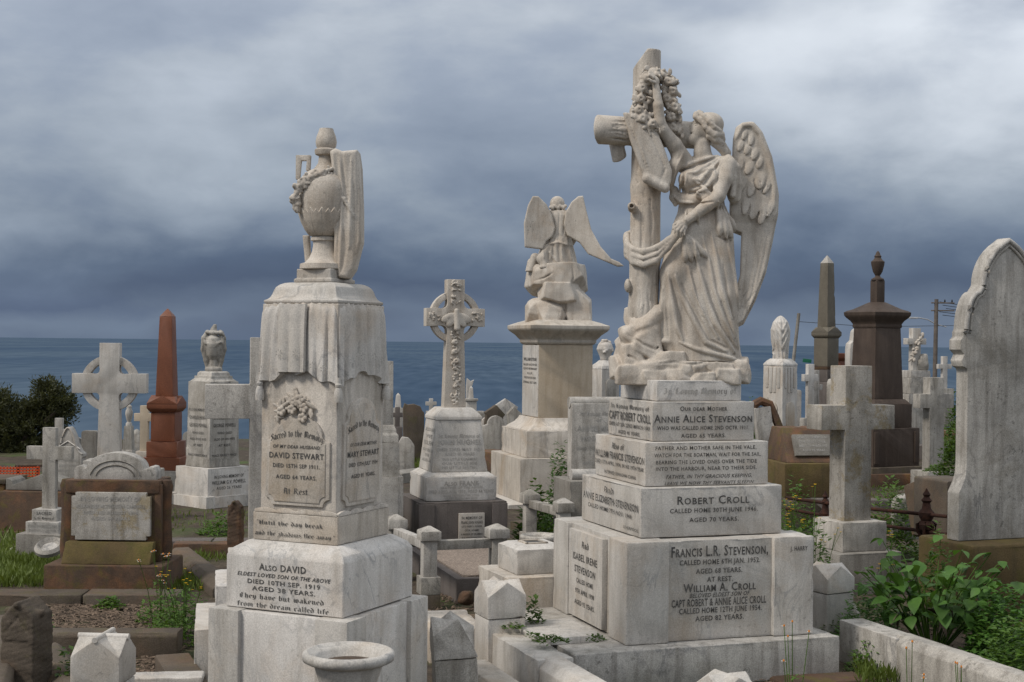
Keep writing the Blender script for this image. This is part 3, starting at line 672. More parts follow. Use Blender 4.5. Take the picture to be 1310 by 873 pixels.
    for i, (px, py, w, rx, ry, rz_) in enumerate(((800, 480, 26, 18, 16, 13), (832, 484, 34, 20, 12, 11), (862, 483, 36, 18, 12, 11), (893, 485, 36, 20, 12, 10), (925, 483, 33, 20, 13, 12), (946, 478, 14, 15, 20, 14), (792, 470, 6, 12, 22, 16), (880, 470, 34, 26, 9, 9), (915, 470, 30, 22, 10, 8))): S.rock(P(px, py, w), (rx, ry, rz_), 60 + i, 12, 1.2, .7, 2)
    S.rough(.5, .16, 3)
    S.stroke(Q((800, 428), (820, 441), (842, 450)), 1.6, 1.5, True); S.stroke(Q((795, 452), (815, 462), (832, 462)), 1.6, 1.5, True); S.stroke(Q((836, 447), (845, 440), (850, 436)), 1.5, 1.5, True)
    S.stroke(Q((832, 465), (860, 463), (880, 466), (900, 463)), 1.4, 1.2, True); S.stroke(Q((879, 466), (881, 473), (880, 482)), 1.4, 1.2, True)
    S.mesh('rockwork', root, 'statue', M)
    # rustic cross
    S = Sculpt((-120, -46, 60), (28, 46, 428), 1.4)
    S.chain([P4(823, 425, -2, 22), P4(823, 395, 0, 19), P4(825, 330, 0, 19.5), P4(826, 240, 0, 19), P4(827, 150, 0, 18), P4(828, 60, 0, 17.5)], 4)
    sl, X, Y, Z = S.sub((-120, -46, 370), (28, 46, 428))                       # slanting broken top
    cut = np.maximum(Z - 424.5, (-(X + 44) * 0.80 + (Z - 424.5) * 0.60)); S.phi[sl] = np.maximum(S.phi[sl], cut.astype(np.float32))
    S.cap(P(764, 168, 14), P(905, 172, -16), 18.5, 17, 3)
    sl, X, Y, Z = S.sub((-120, -46, 280), (-80, 46, 350)); S.phi[sl] = np.maximum(S.phi[sl], (-(X + 107) * 0.93 + (Y + 14) * 0.36).astype(np.float32))
    S.rock(P(791, 194, 2), (9, 8, 15), 4, 10, 1)
    S.cap(P(808, 268, 14), P(806, 266, 22), 6, 5, 1.5); S.cap(P(806, 266, 21), P(806, 266, 28), 2.6, 2.6, 1, True); S.ell(P(803, 366, 8), (5, 7, 9), 2)
    g = random.Random(4)
    for i in range(60):                                                       # bark grooves
        x = g.uniform(806, 843); y = g.uniform(80, 390); L = g.uniform(14, 60)
        S.stroke(Q((x, y), (x + g.uniform(-2, 2), y + L * .5), (x + g.uniform(-2.5, 2.5), y + L)), g.uniform(.8, 1.7), .8, True)
    for i in range(18):
        x = g.uniform(772, 800); y = g.uniform(154, 184); L = g.uniform(10, 28)
        S.stroke(Q((x, y), (x + L * .5, y + g.uniform(-2, 2)), (x + L, y + g.uniform(-1, 3))), g.uniform(.8, 1.4), .8, True)
    S.mesh('rustic_cross', root, 'statue', M)
    # scroll hanging on the trunk
    S = Sculpt((-82, -48, 232), (0, 6, 350), 1.6)
    S.slab([(px - 871, 490 - py) for px, py in ((795, 148), (812, 150), (836, 168), (847, 194), (857, 222), (855, 238), (846, 248), (824, 237), (814, 212), (804, 184))],
           lambda x, z: -19.5 - 7 * np.sqrt(np.maximum(0, 1 - ((x + 44) / 40) ** 2)), lambda x, z: 4.5 + 0 * x * z, 1, 2)
    S.cap(P(825, 232, 28), P(848, 244, 27), 6.5, 6, 2.5); S.stroke(Q((800, 156), (812, 185), (822, 212), (833, 234)), 1.3, 1.5, True); S.stroke(Q((820, 160), (838, 195), (848, 220), (840, 240)), 1.3, 1.5, True)
    S.stroke(Q((806, 165), (818, 195), (829, 225)), 1.6, 1.5)
    S.mesh('scroll', root, 'statue', M)
    # wreath of roses
    S = Sculpt((-72, -52, 300), (8, 14, 408), 1.15); g = random.Random(12)
    paths = [[(834, 98, 22), (826, 106, 24), (820, 118, 23), (819, 132, 24), (812, 146, 25), (822, 156, 26), (833, 164, 27), (838, 172, 27)], [(846, 98, 12), (855, 108, 12), (858, 120, 12), (853, 130, 12), (861, 141, 13), (858, 153, 12), (860, 166, 10), (864, 178, 8)]]
    for pa in paths:
        S.chain([P4(a, b, w - 5, 8.0) for a, b, w in pa], 2)
        for i in range(150):
            t = g.uniform(0, len(pa) - 1.001); j = int(t); f = t - j
            px, py, w = [pa[j][q] * (1 - f) + pa[j + 1][q] * f for q in range(3)]
            px += g.uniform(-10, 10); py += g.uniform(-7, 7); w += g.uniform(-2, 6); r = g.uniform(1.8, 4.0)
            if i % 2: S.ell(P(px, py, w), (r * 1.7, 1.3, r), .6, False, (g.uniform(-60, 60), g.uniform(0, 180), g.uniform(-60, 60)))
            else: S.ell(P(px, py, w), (r, r * .8, r), .5)
        for (px, py, w) in pa[1:-1]:
            px += g.uniform(-3, 3); S.ell(P(px, py, w + 5), (6.2, 5, 6), .6)
            for q in range(3): S.ell(P(px + g.uniform(-3.5, 3.5), py + g.uniform(-3.5, 3.5), w + 8), (3.4, 2.4, 3.0), .3, False, (0, g.uniform(0, 180), 0))
            S.ell(P(px, py, w + 11), (2.2, 2.4, 2.0), .4, True)
    S.chain([P4(817, 152, 30, 2), P4(824, 164, 31, 1.8), P4(829, 178, 30, 1.5)], 1); S.chain([P4(822, 150, 30, 2), P4(832, 160, 31, 1.8), P4(840, 170, 30, 1.5)], 1)
    S.mesh('rose_wreath', root, 'statue', M)
    # ---- the figure
    S = Sculpt((-46, -50, 20), (84, 42, 396), 1.0)
    foldw = lambda x, y, Z: 0.6 * np.sin(np.arctan2(y, x) * 13 + Z * .02) * np.clip((210 - Z) / 130, 0, 1)
    S.loft([(28, 29, 0, 50, 38), (40, 26, 0, 50, 37), (54, 23, 0, 51, 36), (90, 21, 0, 50, 33), (134, 20, 0, 47, 31), (160, 20, 0, 42, 29), (190, 24, 0, 35, 25), (222, 27, 0, 30, 21), (235, 27, 0, 28, 19)], 0, foldw)
    S.cap(P(886, 296, 8), P(860, 350, 17), 24, 15, 10); S.chain([P4(860, 350, 17, 15), P4(857, 395, 15, 12.5), P4(856, 436, 12, 11)], 8)
    S.chain([P4(913, 296, 4, 24), P4(920, 380, 10, 20), P4(925, 452, 12, 16)], 8)
    S.ell(P(851, 437, 16), (12, 9, 5), 3)                                     # forward foot
    S.ell(P(897, 268, 0), (26, 18, 24), 6); S.ell(P(898, 236, 3), (27, 20, 30), 6)
    S.ell(P(880, 232, 15), (14, 12, 13), 6); S.ell(P(905, 230, 18), (14, 10, 13), 6)
    S.cap(P(876, 211, -4), P(928, 212, 7), 11, 11.5, 6)
    # neck and head, tipped back, in profile to the left
    S.chain([P4(901, 208, 3, 13), P4(898, 196, 4, 10.5), P4(898, 184, 4, 10)], 3)
    S.ell(P(905, 164, 3), (18, 15, 19.5), 2, False, (0, -12, 0)); S.ell(P(893, 168, 3), (11.5, 12, 17), 3, False, (0, 18, 0)); S.ell(P(888, 178, 3), (8.5, 9, 7), 3); S.cap(P(884, 180, 3), P(898, 184, 3), 6, 8, 3)
    S.ell(P(881.8, 178.2, 3), (3.2, 4, 3.2), 1.5)                               # chin
    S.chain([P4(886.5, 157.5, 3, 1.8), P4(883.5, 162, 3, 2.2), P4(881.2, 165.4, 3, 2.5)], 1.2); S.ell(P(883.4, 166.6, 3), (2.2, 3.4, 1.4), .8)
    S.ell(P(881.6, 170.6, 3), (1.9, 3.8, 1.1), .6); S.ell(P(881.6, 173.6, 3), (2.0, 3.6, 1.2), .6); S.ell(P(881.4, 172.1, 8), (3.5, 6, .8), .5, True)
    S.ell(P(888.2, 161.2, 13), (3.6, 3.4, 2.3), 1.2, True); S.ell(P(889.2, 161.8, 11.8), (2.4, 2, 1.6), .4); S.stroke(Q((884.5, 157.2), (888, 155.6), (893, 157.5)), 1.3, 1.2)
    S.stroke(Q((885.5, 160.6), (889, 159.8), (892, 161.6)), .5, .4, True)
    S.ell(P(902.4, 172, 14.5), (2.6, 2, 4.4), .6); S.ell(P(902.2, 172, 16.5), (1.2, 1.5, 2.6), .4, True)
    # far arm raised to the wreath
    S.chain([P4(873, 207, 6, 12.5), P4(861, 188, 16, 9.4), P4(845, 170, 25, 7.8), P4(841, 160, 27, 7.4)], 3); S.chain([P4(841, 162, 27, 7.4), P4(839, 140, 29, 6.4), P4(836.5, 118, 29, 4.6)], 2)
    S.ell(P(835, 110, 29), (5.6, 4, 7.2), 2, False, (0, -8, 0))
    for i, (a, b, c2, rr) in enumerate([((832.5, 106, 33), (827.5, 102.5, 34), (824.5, 105.5, 34), 1.9), ((833, 104, 30.5), (827.5, 99.5, 31), (823.5, 102, 32), 2.0), ((834, 103, 28), (829, 98, 28), (824.5, 99.5, 29), 1.9), ((836, 103.5, 25.5), (831.5, 98, 25), (827.5, 98.5, 25.5), 1.7), ((834, 112, 33), (829.5, 110.5, 36), (826, 108, 36.5), 1.9)]):
        S.chain([P4(*a, rr + .2), P4(*b, rr), P4(*c2, rr * .85)], .5)
    # sleeve fallen to the armpit
    S.chain([P4(868, 200, 14, 8), P4(861, 214, 16, 7.5), P4(856, 232, 13, 5.5), P4(857, 240, 10, 4)], 4); S.stroke(Q((872, 198), (864, 214), (858, 236)), 1.4, 1.2)
    # near arm
    S.chain([P4(929, 213, 15, 10.6), P4(924, 232, 22, 9.6), P4(915, 254, 28, 8.8)], 2.5); S.chain([P4(915, 254, 28, 8.8), P4(899, 267, 33, 8.2), P4(874, 286, 36, 5.4)], 2)
    S.ell(P(868, 292, 36), (7.5, 5, 6), 2, False, (0, 35, 0))
    for a, b, c2, rr in [((866, 289, 39), (860, 294, 41), (859, 301, 39), 2.0), ((867, 292, 40), (862, 298, 42), (862, 305, 40), 2.1), ((870, 294, 40), (866, 300, 42), (866, 306, 40), 2.0), ((872, 295, 39), (870, 301, 41), (870, 306, 39), 1.8), ((864, 287, 36), (858, 291, 37), (857, 296, 38), 2.0)]:
        S.chain([P4(*a, rr + .2), P4(*b, rr), P4(*c2, rr * .85)], .5)
    # blouse overhang, knot, hanging drapery
    S.chain([P4(863, 250, 6, 5), P4(871, 256, 12, 5), P4(886, 258, 18, 5), P4(905, 256, 20, 4.5)], 7); S.chain([P4(862, 244, 6, 5), P4(860, 254, 8, 4), P4(863, 263, 8, 2.4)], 4)
    S.ell(P(895, 252, 27), (9, 6, 6.5), 2); S.chain([P4(889, 250, 31, 3), P4(897, 246, 32, 3), P4(903, 252, 31, 3), P4(896, 257, 31, 3)], 1)
    S.ell(P(936, 236, 8), (9, 10, 26), 3); S.chain([P4(930, 204, 12, 5), P4(940, 216, 14, 5), P4(942, 238, 12, 6), P4(940, 255, 10, 6)], 2); S.chain([P4(933, 208, 18, 3), P4(937, 230, 18, 3), P4(934, 252, 18, 4)], 2)
    for a, b in (((914, 262), (917, 303)), ((918, 262), (925, 306)), ((922, 262), (932, 308)), ((926, 264), (939, 300))):
        S.stroke(Q((a[0], a[1], 2.0), ((a[0] + b[0]) / 2, (a[1] + b[1]) / 2, 3.4), (b[0], b[1], 4.4)), 3, 1.6, lift=-1.5)
    S.stroke(Q((912, 305), (924, 309), (940, 305)), 1.3, 1, True)
    for a, b in (((870, 304), (873, 336)), ((871, 303), (881, 336)), ((872, 303), (890, 333)), ((874, 302), (899, 330))):
        S.stroke(Q((a[0], a[1], 2.0), ((a[0] + b[0]) / 2, (a[1] + b[1]) / 2, 3.2), (b[0], b[1], 4.2)), 3, 1.4, lift=-1.5)
    # bodice folds
    for pts, r_ in (([(920, 200), (900, 206), (882, 211), (869, 218)], 2.6), ([(921, 203), (902, 214), (886, 224), (876, 224)], 2.2), ([(921, 205), (905, 219), (893, 234), (884, 232)], 2.2), ([(922, 206), (913, 226), (903, 240), (886, 245), (873, 247)], 2.2),
                    ([(871, 219), (869, 234), (868, 248)], 2.0), ([(875, 224), (874, 238), (878, 250)], 1.6), ([(884, 233), (892, 240), (900, 246)], 1.8), ([(909, 212), (911, 232), (909, 247)], 1.6), ([(860, 252), (868, 260), (884, 262)], 1.6)):
        S.stroke(Q(*pts), r_, 1.6, lift=-.4)
    for pts in ([(912, 204), (893, 212), (874, 220)], [(913, 210), (896, 224), (885, 228)], [(915, 213), (903, 230), (894, 240), (880, 243)], [(872, 226), (871, 244)], [(866, 262), (886, 265), (908, 262)], [(881, 248), (893, 250)]):
        S.stroke(Q(*pts), 1.5, 1.2, True)
    # skirt folds
    for pts, r_ in (([(851, 352, 3), (856, 385, 3), (863, 420, 3.4), (870, 438, 3.4)], 3), ([(860, 354, 3), (868, 378, 3.4), (882, 408, 4), (898, 438, 4), (924, 450, 3)], 3), ([(884, 312, 1.6), (888, 338, 2.4), (898, 376, 3.4), (911, 414, 4), (936, 452, 4)], 3),
                    ([(906, 300, 1.6), (912, 330, 2.4), (918, 370, 3), (930, 408, 3.6), (941, 446, 3.6)], 3), ([(926, 306, 2.4), (936, 350, 2.8), (942, 400, 3)], 3), ([(846, 368, 2.2), (844, 400, 2.4), (844, 432, 2.6)], 3), ([(895, 305, 1.4), (903, 335, 1.8), (909, 372, 2.2), (921, 408, 2.4), (938, 444, 2)], 2), ([(876, 340, 1.6), (884, 372, 2), (896, 402, 2.2), (914, 434, 2)], 2),
                    ([(876, 270, 1.6), (872, 285, 1.4)], 2), ([(885, 270, 1.6), (890, 290, 1.4)], 2), ([(866, 438, 3), (884, 446, 3), (906, 452, 3), (944, 462, 3.2)], 3)):
        S.stroke(Q(*[(p_[0], p_[1]) + tuple(q * .72 for q in p_[2:]) for p_ in pts]), r_ * .72, 2.2, lift=-.6)
    for pts, r_ in (([(855, 360), (863, 395), (874, 432)], 1.8), ([(868, 366), (884, 398), (904, 436), (926, 446)], 2.0), ([(893, 348), (904, 384), (918, 418), (936, 446)], 1.8), ([(921, 340), (926, 380), (937, 420)], 1.7), ([(848, 366), (850, 400), (853, 430)], 1.6), ([(880, 350), (890, 384), (905, 416)], 1.4)):
        S.stroke(Q(*pts), r_ * .95, 1.6, True)
    for i in range(16):                                                        # drapery folds on the far side
        x = 850 + i * 6; S.stroke(Q((880 + (x - 880) * .5, 285), (x, 370), (x + g.uniform(-4, 4), 448)), 2.4, 2.4, lift=.6, back=True)
    fig = S.mesh('angel_figure', root, 'statue', M)
    # hair
    S = Sculpt((8, -24, 282), (70, 22, 354), .8)
    S.ell(P(908, 160, 3), (17.5, 16, 15.5), 1); S.ell(P(912, 172, 1), (13, 13, 13), 3)
    sl, X, Y, Z = S.sub((8, -22, 286), (66, 20, 352)); S.phi[sl] = np.maximum(S.phi[sl], (-(X - 24) * 0.85 - (Z - 322) * 0.35).astype(np.float32))
    for pts in ([(889, 148, 12), (888, 152, 14), (893, 156, 16), (897, 160, 17), (900, 166, 18), (904, 169, 18)], [(893, 146, 10), (898, 152, 16), (904, 158, 19), (910, 166, 19), (918, 170, 15)], [(890, 147, 0), (889, 150, 6), (889, 151, 12)]):
        S.chain([P4(a, b, w, 3.6) for a, b, w in pts], 1)
    for pts in ([(905, 170, 17), (912, 175, 17), (920, 174, 12), (922, 180, 8)], [(906, 176, 14), (914, 181, 14), (921, 184, 9)], [(912, 184, 8), (920, 190, 8), (926, 196, 6), (928, 202, 4)], [(914, 180, 0), (924, 186, 0), (930, 196, 2)]):
        S.chain([P4(a, b, w, 5.0) for a, b, w in pts], 1.2)
    gh = random.Random(21)
    for i in range(15):                                                        # wavy locks swept back from the face
        w0 = -12 + i * 2.0; y0 = 147 + abs(i - 5) * .25; pts = []
        for j in range(9):
            t = j / 8; px = 889 + 34 * t + (1.5 if i > 9 else 0); py = y0 + (26 + i * .9) * t ** 1.4 - 9 * math.sin(3.14 * t) * (1 - i / 16) + 1.1 * math.sin(j * 2.2 + i)
            q = max(0.0, 1 - ((px - 907) / 20) ** 2 - ((py - 162) / 19) ** 2); w = 3 + 18.4 * math.sqrt(q) * (w0 / 13 if abs(w0) < 13 else 1)
            pts.append(P4(px, py, w, 1.9 if j < 8 else 1.2))
        S.chain(pts, .5)
    for i in range(9):                                                         # curls at the temple and nape
        cx_, cy_, w_ = ((896, 158, 17), (900, 164, 18), (905, 170, 18), (912, 174, 17), (918, 178, 13), (921, 185, 11), (925, 191, 9), (928, 198, 7), (892, 152, 14))[i]
        S.chain([P4(cx_ + 3.2 * math.cos(a_), cy_ + 3.0 * math.sin(a_), w_ + 1.2, 1.5) for a_ in np.linspace(gh.uniform(0, 3), gh.uniform(4, 7), 8)], .4)
    S.mesh('hair', fig, 'statue', M)
    # wings
    wing = [(px - 871, 490 - py) for px, py in ((934, 292), (935, 240), (937.6, 206), (939, 176.5), (942.5, 162), (950, 157), (960, 156), (971.5, 165), (981, 186.5), (990, 210), (996, 243), (995, 269.6), (988, 306), (978, 346), (963, 382.5), (946.5, 413), (938, 417), (930.6, 407), (935, 389), (946, 352.6), (948, 319), (949, 298))]
    S = Sculpt((52, -36, 66), (132, 30, 340), 1.2); g = random.Random(9)
    S.slab(wing, lambda x, z: 3 + 0.0035 * (x - 90) ** 2 - 20 * np.clip((190 - z) / 110, 0, 1) ** 1.3, lambda x, z: 3.0 + 3.0 * np.clip((z - 205) / 10, 0, 1) + 0 * x, 1, 1.6)
    S.stroke(Q((941, 178, 3), (950, 161, 3.4), (962, 160, 3.4), (972, 172, 3), (984, 202, 3), (991, 240, 2.6), (990, 268, 2)), 3, 2.5)
    def feather(px, py, L, wd, ang, h=2.0):
        x, z = px - 871, 490 - py; y = S.front(x, z)
        if y is None: return
        dx = .42 * L * math.sin(R(ang)); S.ell((x - dx, y - h * .1, z - .55 * L), (wd + 1.3, h * .8, .62 * L + 1.4), .4, True, (-4, ang, 0)); S.ell((x, y + h * .3, z), (wd, h, L * 1.2), .35, False, (-9, ang, 0))
        S.cap((x - .25 * L * math.sin(R(ang)), y - h * .7, z - .6 * L), (x + .3 * L * math.sin(R(ang)), y - h * .6, z + .5 * L), .4, .3, .3, True)
    for px, py, L, wd in ((953, 172, 8, 3.6), (961, 178, 8, 4), (949, 186, 9, 4), (957, 191, 9, 4.4), (966, 197, 9, 4.8), (949, 206, 10, 4.6), (971, 208, 9, 4.6), (959, 212, 11, 5.6), (973, 229, 14, 7.2), (950, 232, 15, 6.4), (962, 238, 13, 5.6), (983, 236, 13, 4.6),
                         (954, 258, 15, 5.4), (965, 264, 17, 6.8), (976, 267, 17, 6.6), (986, 264, 16, 5))[::-1]:
        feather(px + g.uniform(-1, 1), py + g.uniform(-1.5, 1.5), L * g.uniform(.9, 1.12), wd, 16 + g.uniform(-8, 8), 2.0)
    for pts in ([(956, 300), (953, 340), (945, 390), (938, 410)], [(966, 296), (962, 340), (951, 387), (943, 413)], [(976, 294), (970, 335), (959, 380), (949, 409)], [(984, 290), (978, 325), (967, 368)]): S.stroke(Q(*pts), 1.0, .8, True)
    for pts in ([(935, 392), (948, 384), (958, 368)], [(933, 403), (950, 392), (964, 374)]): S.stroke(Q(*pts), 1.0, .8, True)
    w1 = S.mesh('wing', fig, 'statue', M)
    w2 = w1.copy(); COL.objects.link(w2); w2.parent = fig
    off = Matrix.Rotation(R(-TH), 4, 'Z') @ Vector((0.03, 0.13, -0.012)); w2.location = off
    # sash from her hand round the trunk
    S = Sculpt((-76, -56, 130), (8, 30, 206), 1.3)
    for dy, r_, dw in ((0, 3.2, 0), (4, 3.6, -2), (9, 3.0, 0), (13, 3.6, -2), (18, 3.2, -1)):
        S.chain([P4(864, 299 + dy * .25, 38, 2.4), P4(851, 309 + dy * .6, 35 + dw, 3.0), P4(836, 319 + dy * .95, 31 + dw, r_), P4(821, 323 + dy, 26 + dw, r_), P4(809, 320 + dy * .95, 17 + dw, r_), P4(802, 312 + dy * .9, 5, r_), P4(803, 300 + dy * .5, -10, 3.6), P4(815, 292 + dy * .4, -19, 3.0)], 3.2)
    S.stroke(Q((855, 308), (838, 323), (820, 329), (805, 322)), 1.0, .8, True); S.stroke(Q((852, 314), (838, 330), (820, 336), (806, 330)), 1.0, .8, True)
    S.mesh('sash', fig, 'statue', M)
    return root
angel_monument()

# ================================================================== draped pedestal monument with urn
def urn_monument():
    TH = -25.0; th = R(25)
    c = at(443.4, 860, 6.6); W = 0.80
    ctr = Vector((c.x - 0.4 * (math.cos(th) - math.sin(th)), c.y + 0.4 * (math.cos(th) + math.sin(th)), 0))
    root = thing('urn_monument', 'tall white marble pedestal monument draped in carved cloth and topped by a garlanded urn', 'monument', ctr, TH)
    m = 'marble'
    z0, z1 = -0.30, 0.378
    blk('base_core', root, m, 0.75, 0.75, z0, z1 - 0.004)
    for sx in (-1, 1):
        for sy in (-1, 1): blk('corner_pier', root, m, 0.18, 0.18, z0, z1, sx * 0.31, sy * 0.31, bev=0.008)
    sqloft('plinth', root, m, [(0.380, .677, .677), (0.638, .677, .677), (0.668, .640, .640), (0.706, .525, .525)], bev=0.004)
    w = .677
    front(root, 'lead', w, w, .378, .636, [('Also DAVID', 'c', -.02, .17, .40, .13), ('ELDEST LOVED SON OF THE ABOVE', 'i', 0, .33, .80, .075), ('DIED 10TH SEP. 1919', 'S', 0, .46, .62, .085), ('AGED 38 YEARS.', 'S', 0, .59, .54, .085), ('They have but wakened', 'G', -.04, .74, .72, .09), ('from the dream called life.', 'G', .0, .90, .80, .09)])
    blk('band_course', root, 'marble_b', .495, .495, .708, .845, bev=0.006)
    # scalloped top of the band
    for sgn, face in ((0, 'f'), (1, 'r')):
        pts = [(-.24, .846)] + [(-.24 + .48 * i / 40, .846 + .012 + .012 * abs(math.sin(i / 40 * math.pi * 4))) for i in range(41)] + [(.24, .846)]
        ob = prism('scallop', root, 'marble_b', pts[::-1] if False else pts[::-1], -.247, -.232, 0.002)
        if face == 'r': ob.rotation_euler = (0, 0, R(90))
    front(root, 'lead', .495, .495, .708, .845, [('"Until the day break', 'G', -.12, .36, .78, .15), ('and the shadows flee away."', 'G', 0, .74, .94, .15)])
    bw = .442
    blk('die', root, 'marble_b', bw, bw, .846, 1.88, bev=0.005)
    # inscription tablets with stepped, arched heads
    def tablet(wd, zb_, zt, rot, mm):
        hw = wd / 2; s = wd * .10; o = []
        o += [(-hw + s, zb_)] + [(hw - s, zb_)] + arc(hw, zb_, s, 180, 90, 6)[1:] + [(hw, zt - .30 * wd)] + arc(hw - .01, zt - .30 * wd + s * .9, s * .9, 270, 180, 6)[0:] + arc(0, zt - .30 * wd + s * .6, hw - s * 1.05, 10, 170, 18, .30 * wd - s * .2)
        o += arc(-hw + .01, zt - .30 * wd + s * .9, s * .9, 0, -90, 6) + [(-hw, zb_ + s)] + arc(-hw, zb_, s, 90, 0, 6)[1:-1]
        a = prism('tablet_frame', root, mm, o, -bw / 2 - .012, -bw / 2 + .01, 0.004)
        zc_ = (zb_ + zt) / 2; o2 = [(x * .88, zc_ + (z - zc_) * .92) for x, z in o]
        b = prism('tablet', a, mm, o2, -bw / 2 - .017, -bw / 2 - .005, 0.003)
        a.rotation_euler = (0, 0, rot); return a
    tablet(.375, .885, 1.315, 0, 'marble_b'); tablet(.36, .885, 1.40, R(90), 'marble_b')
    fl = [('Sacred to the Memory', 'G', 0, .19, .82, .07, .06), ('OF MY DEAR HUSBAND', 'i', 0, .335, .74, .036), ('DAVID STEWART', 'S', 0, .43, .86, .062), ('DIED 15TH SEP 1911.', 'S', 0, .54, .74, .043), ('AGED 64 YEARS.', 'S', 0, .66, .64, .043), ('At Rest.', 'G', 0, .81, .42, .062)]
    inscribe(root, 'lead', (0, -bw / 2 - .017, 1.10), (1, 0, 0), (0, 0, 1), .37, .46, fl)
    rl = [('Sacred to the Memory', 'G', 0, .20, .84, .06, .07), ('OF OUR DEAR MOTHER', 'i', 0, .40, .72, .033), ('MARY STEWART', 'S', 0, .49, .86, .055), ('DIED 12TH JULY 1934', 'S', 0, .59, .78, .038), ('AGED 81 YEARS.', 'S', 0, .70, .66, .038)]
    inscribe(root, 'lead', (bw / 2 + .017, 0, 1.135), (0, 1, 0), (0, 0, 1), .35, .52, rl)
    # carved cloth over the top of the die
    nT = 240; V = []; Fc = []; nz = 22
    def rsq(t, hw, r):
        t = (t % 1) * 4; sd = int(t); f = t - sd; x = -hw + 2 * hw * f; y = -hw
        ex = hw - r
        if x > ex: a = (x - ex) / r * R(45); x, y = ex + r * math.sin(a), -hw + r * (1 - math.cos(a))
        elif x < -ex: a = (-x - ex) / r * R(45); x, y = -ex - r * math.sin(a), -hw + r * (1 - math.cos(a))
        a = sd * math.pi / 2; return (x * math.cos(a) - y * math.sin(a), x * math.sin(a) + y * math.cos(a))
    def hem(t):
        f = (t % .25) / .25
        return 1.485 + .06 * math.sin(math.pi * f) ** 2 + .010 * math.sin(t * 90) + (-.005 if abs(f - .45) < .12 else 0)
    for j in range(nz + 2):
        for i in range(nT):
            t = i / nT
            v = min(j, nz) / nz
            z = 1.885 - (1.885 - hem(t)) * v
            ff = (t % .25) / .25
            wv = abs(math.sin(ff * 17 + 1.1 * math.sin(ff * 9))) ** .8; pl = .025 * (v + .02) ** .42 * wv + .012 * v * (math.exp(-((ff - .0) / .06) ** 2) + math.exp(-((ff - 1) / .06) ** 2)) + .004 * math.sin(ff * 61 + 3 * v)
            hw = .208 + .015 * min(1, v * 8) ** .5 + pl
            if j == nz + 1: hw -= .03; 
            x, y = rsq(t, hw, .055); V.append((x, y, z))
    for j in range(nz + 1):
        for i in range(nT): Fc.append((j * nT + (i + 1) % nT, j * nT + i, (j + 1) * nT + i, (j + 1) * nT + (i + 1) % nT))
    cloth = pyd('cloth', V, Fc, m, root, 60)
    # overlapping cloth panel with fringe on the front, and eyelet flowers
    P2 = []; 
    bm = bmesh.new(); nx, nzz = 18, 10; grid = []
    for side in (0, 1):
        for j in range(nzz + 1):
            grid.append([bm.verts.new((-.105 + .155 * i / nx, -.250 - .016 * abs(math.sin(i / nx * 7 + .4)) * (j / nzz) ** .5 - (.0 if side == 0 else -.02), 1.878 - .335 * j / nzz)) for i in range(nx + 1)])
    n1 = nzz + 1
    for j in range(nzz):
        for i in range(nx):
            bm.faces.new((grid[j][i], grid[j + 1][i], grid[j + 1][i + 1], grid[j][i + 1])); bm.faces.new((grid[n1 + j][i], grid[n1 + j][i + 1], grid[n1 + j + 1][i + 1], grid[n1 + j + 1][i]))
    for j in range(nzz):
        for i in (0, nx): bm.faces.new((grid[j][i], grid[j + 1][i], grid[n1 + j + 1][i], grid[n1 + j][i]))
    for i in range(nx):
        for j in (0, nzz): bm.faces.new((grid[j][i], grid[j][i + 1], grid[n1 + j][i + 1], grid[n1 + j][i]))
    bmo('cloth_panel', bm, m, root, 0, sharp=50)
    V = []; Fc = []
    for (x, z, side) in [(-.085, 1.635, 0), (.015, 1.635, 0), (-.19, 1.55, 0), (-.135, 1.57, 0), (.11, 1.575, 0), (.17, 1.56, 0), (-.16, 1.60, 1), (-.06, 1.62, 1), (.05, 1.62, 1), (.13, 1.60, 1)]:
        for q in range(7):
            a = q / 7 * 6.283; cx_, cz_ = x + .016 * math.cos(a), z + .016 * math.sin(a); b = len(V); e1 = (math.cos(a) * .008, math.sin(a) * .008); e2 = (-math.sin(a) * .0032, math.cos(a) * .0032)
            for (s1, s2) in ((-1, 0), (0, -1), (1, 0), (0, 1)):
                xx, zz = cx_ + e1[0] * s1 + e2[0] * s2, cz_ + e1[1] * s1 + e2[1] * s2; dd = .2745 if (-.11 < x < .05 and side == 0) else .267
                V.append((xx, -dd, zz) if side == 0 else (dd, xx, zz))
            Fc.append((b, b + 1, b + 2, b + 3))
    tag(pyd('eyelet_shade', V, Fc, 'faded', cloth, 0), kind='stuff')  # flat grey petals, the shade of the eyelets painted on uncut cloth
    for x, y in ((-.222, -.236), (.236, -.236), (.236, .222)):
        lathe('tassel', root, m, [(.004, 1.40), (.021, 1.40), (.024, 1.42), (.02, 1.452), (.013, 1.47), (.017, 1.478), (.017, 1.487), (.012, 1.492), (.010, 1.52)], x, y, 14)
    k = ctr.y / 1800
    # spray of carved flowers under the cloth (front)
    S = Sculpt((-32, -12, -24), (34, 8, 26), .75); g = random.Random(5)
    for i in range(7):
        a, b = g.uniform(-18, 18), g.uniform(-12, 12); S.ell((a, -3, b - abs(a) * .5), (5.5, 3, 5.5), .5)
        for q in range(5): S.ell((a + 4 * math.cos(q * 1.257), -5.5, b - abs(a) * .5 + 4 * math.sin(q * 1.257)), (2.8, 1.8, 2.8), .3)
        S.ell((a, -8, b - abs(a) * .5), (1.5, 2, 1.5), .3, True)
    for i in range(34):
        a = g.uniform(-26, 26); b = g.uniform(-10, 15) - abs(a) * .5
        S.ell((a, g.uniform(-5, -1), b), (g.uniform(5, 8), 1.5, g.uniform(2, 3.2)), .4, False, (g.uniform(-25, 25), g.uniform(0, 180), g.uniform(-25, 25)))
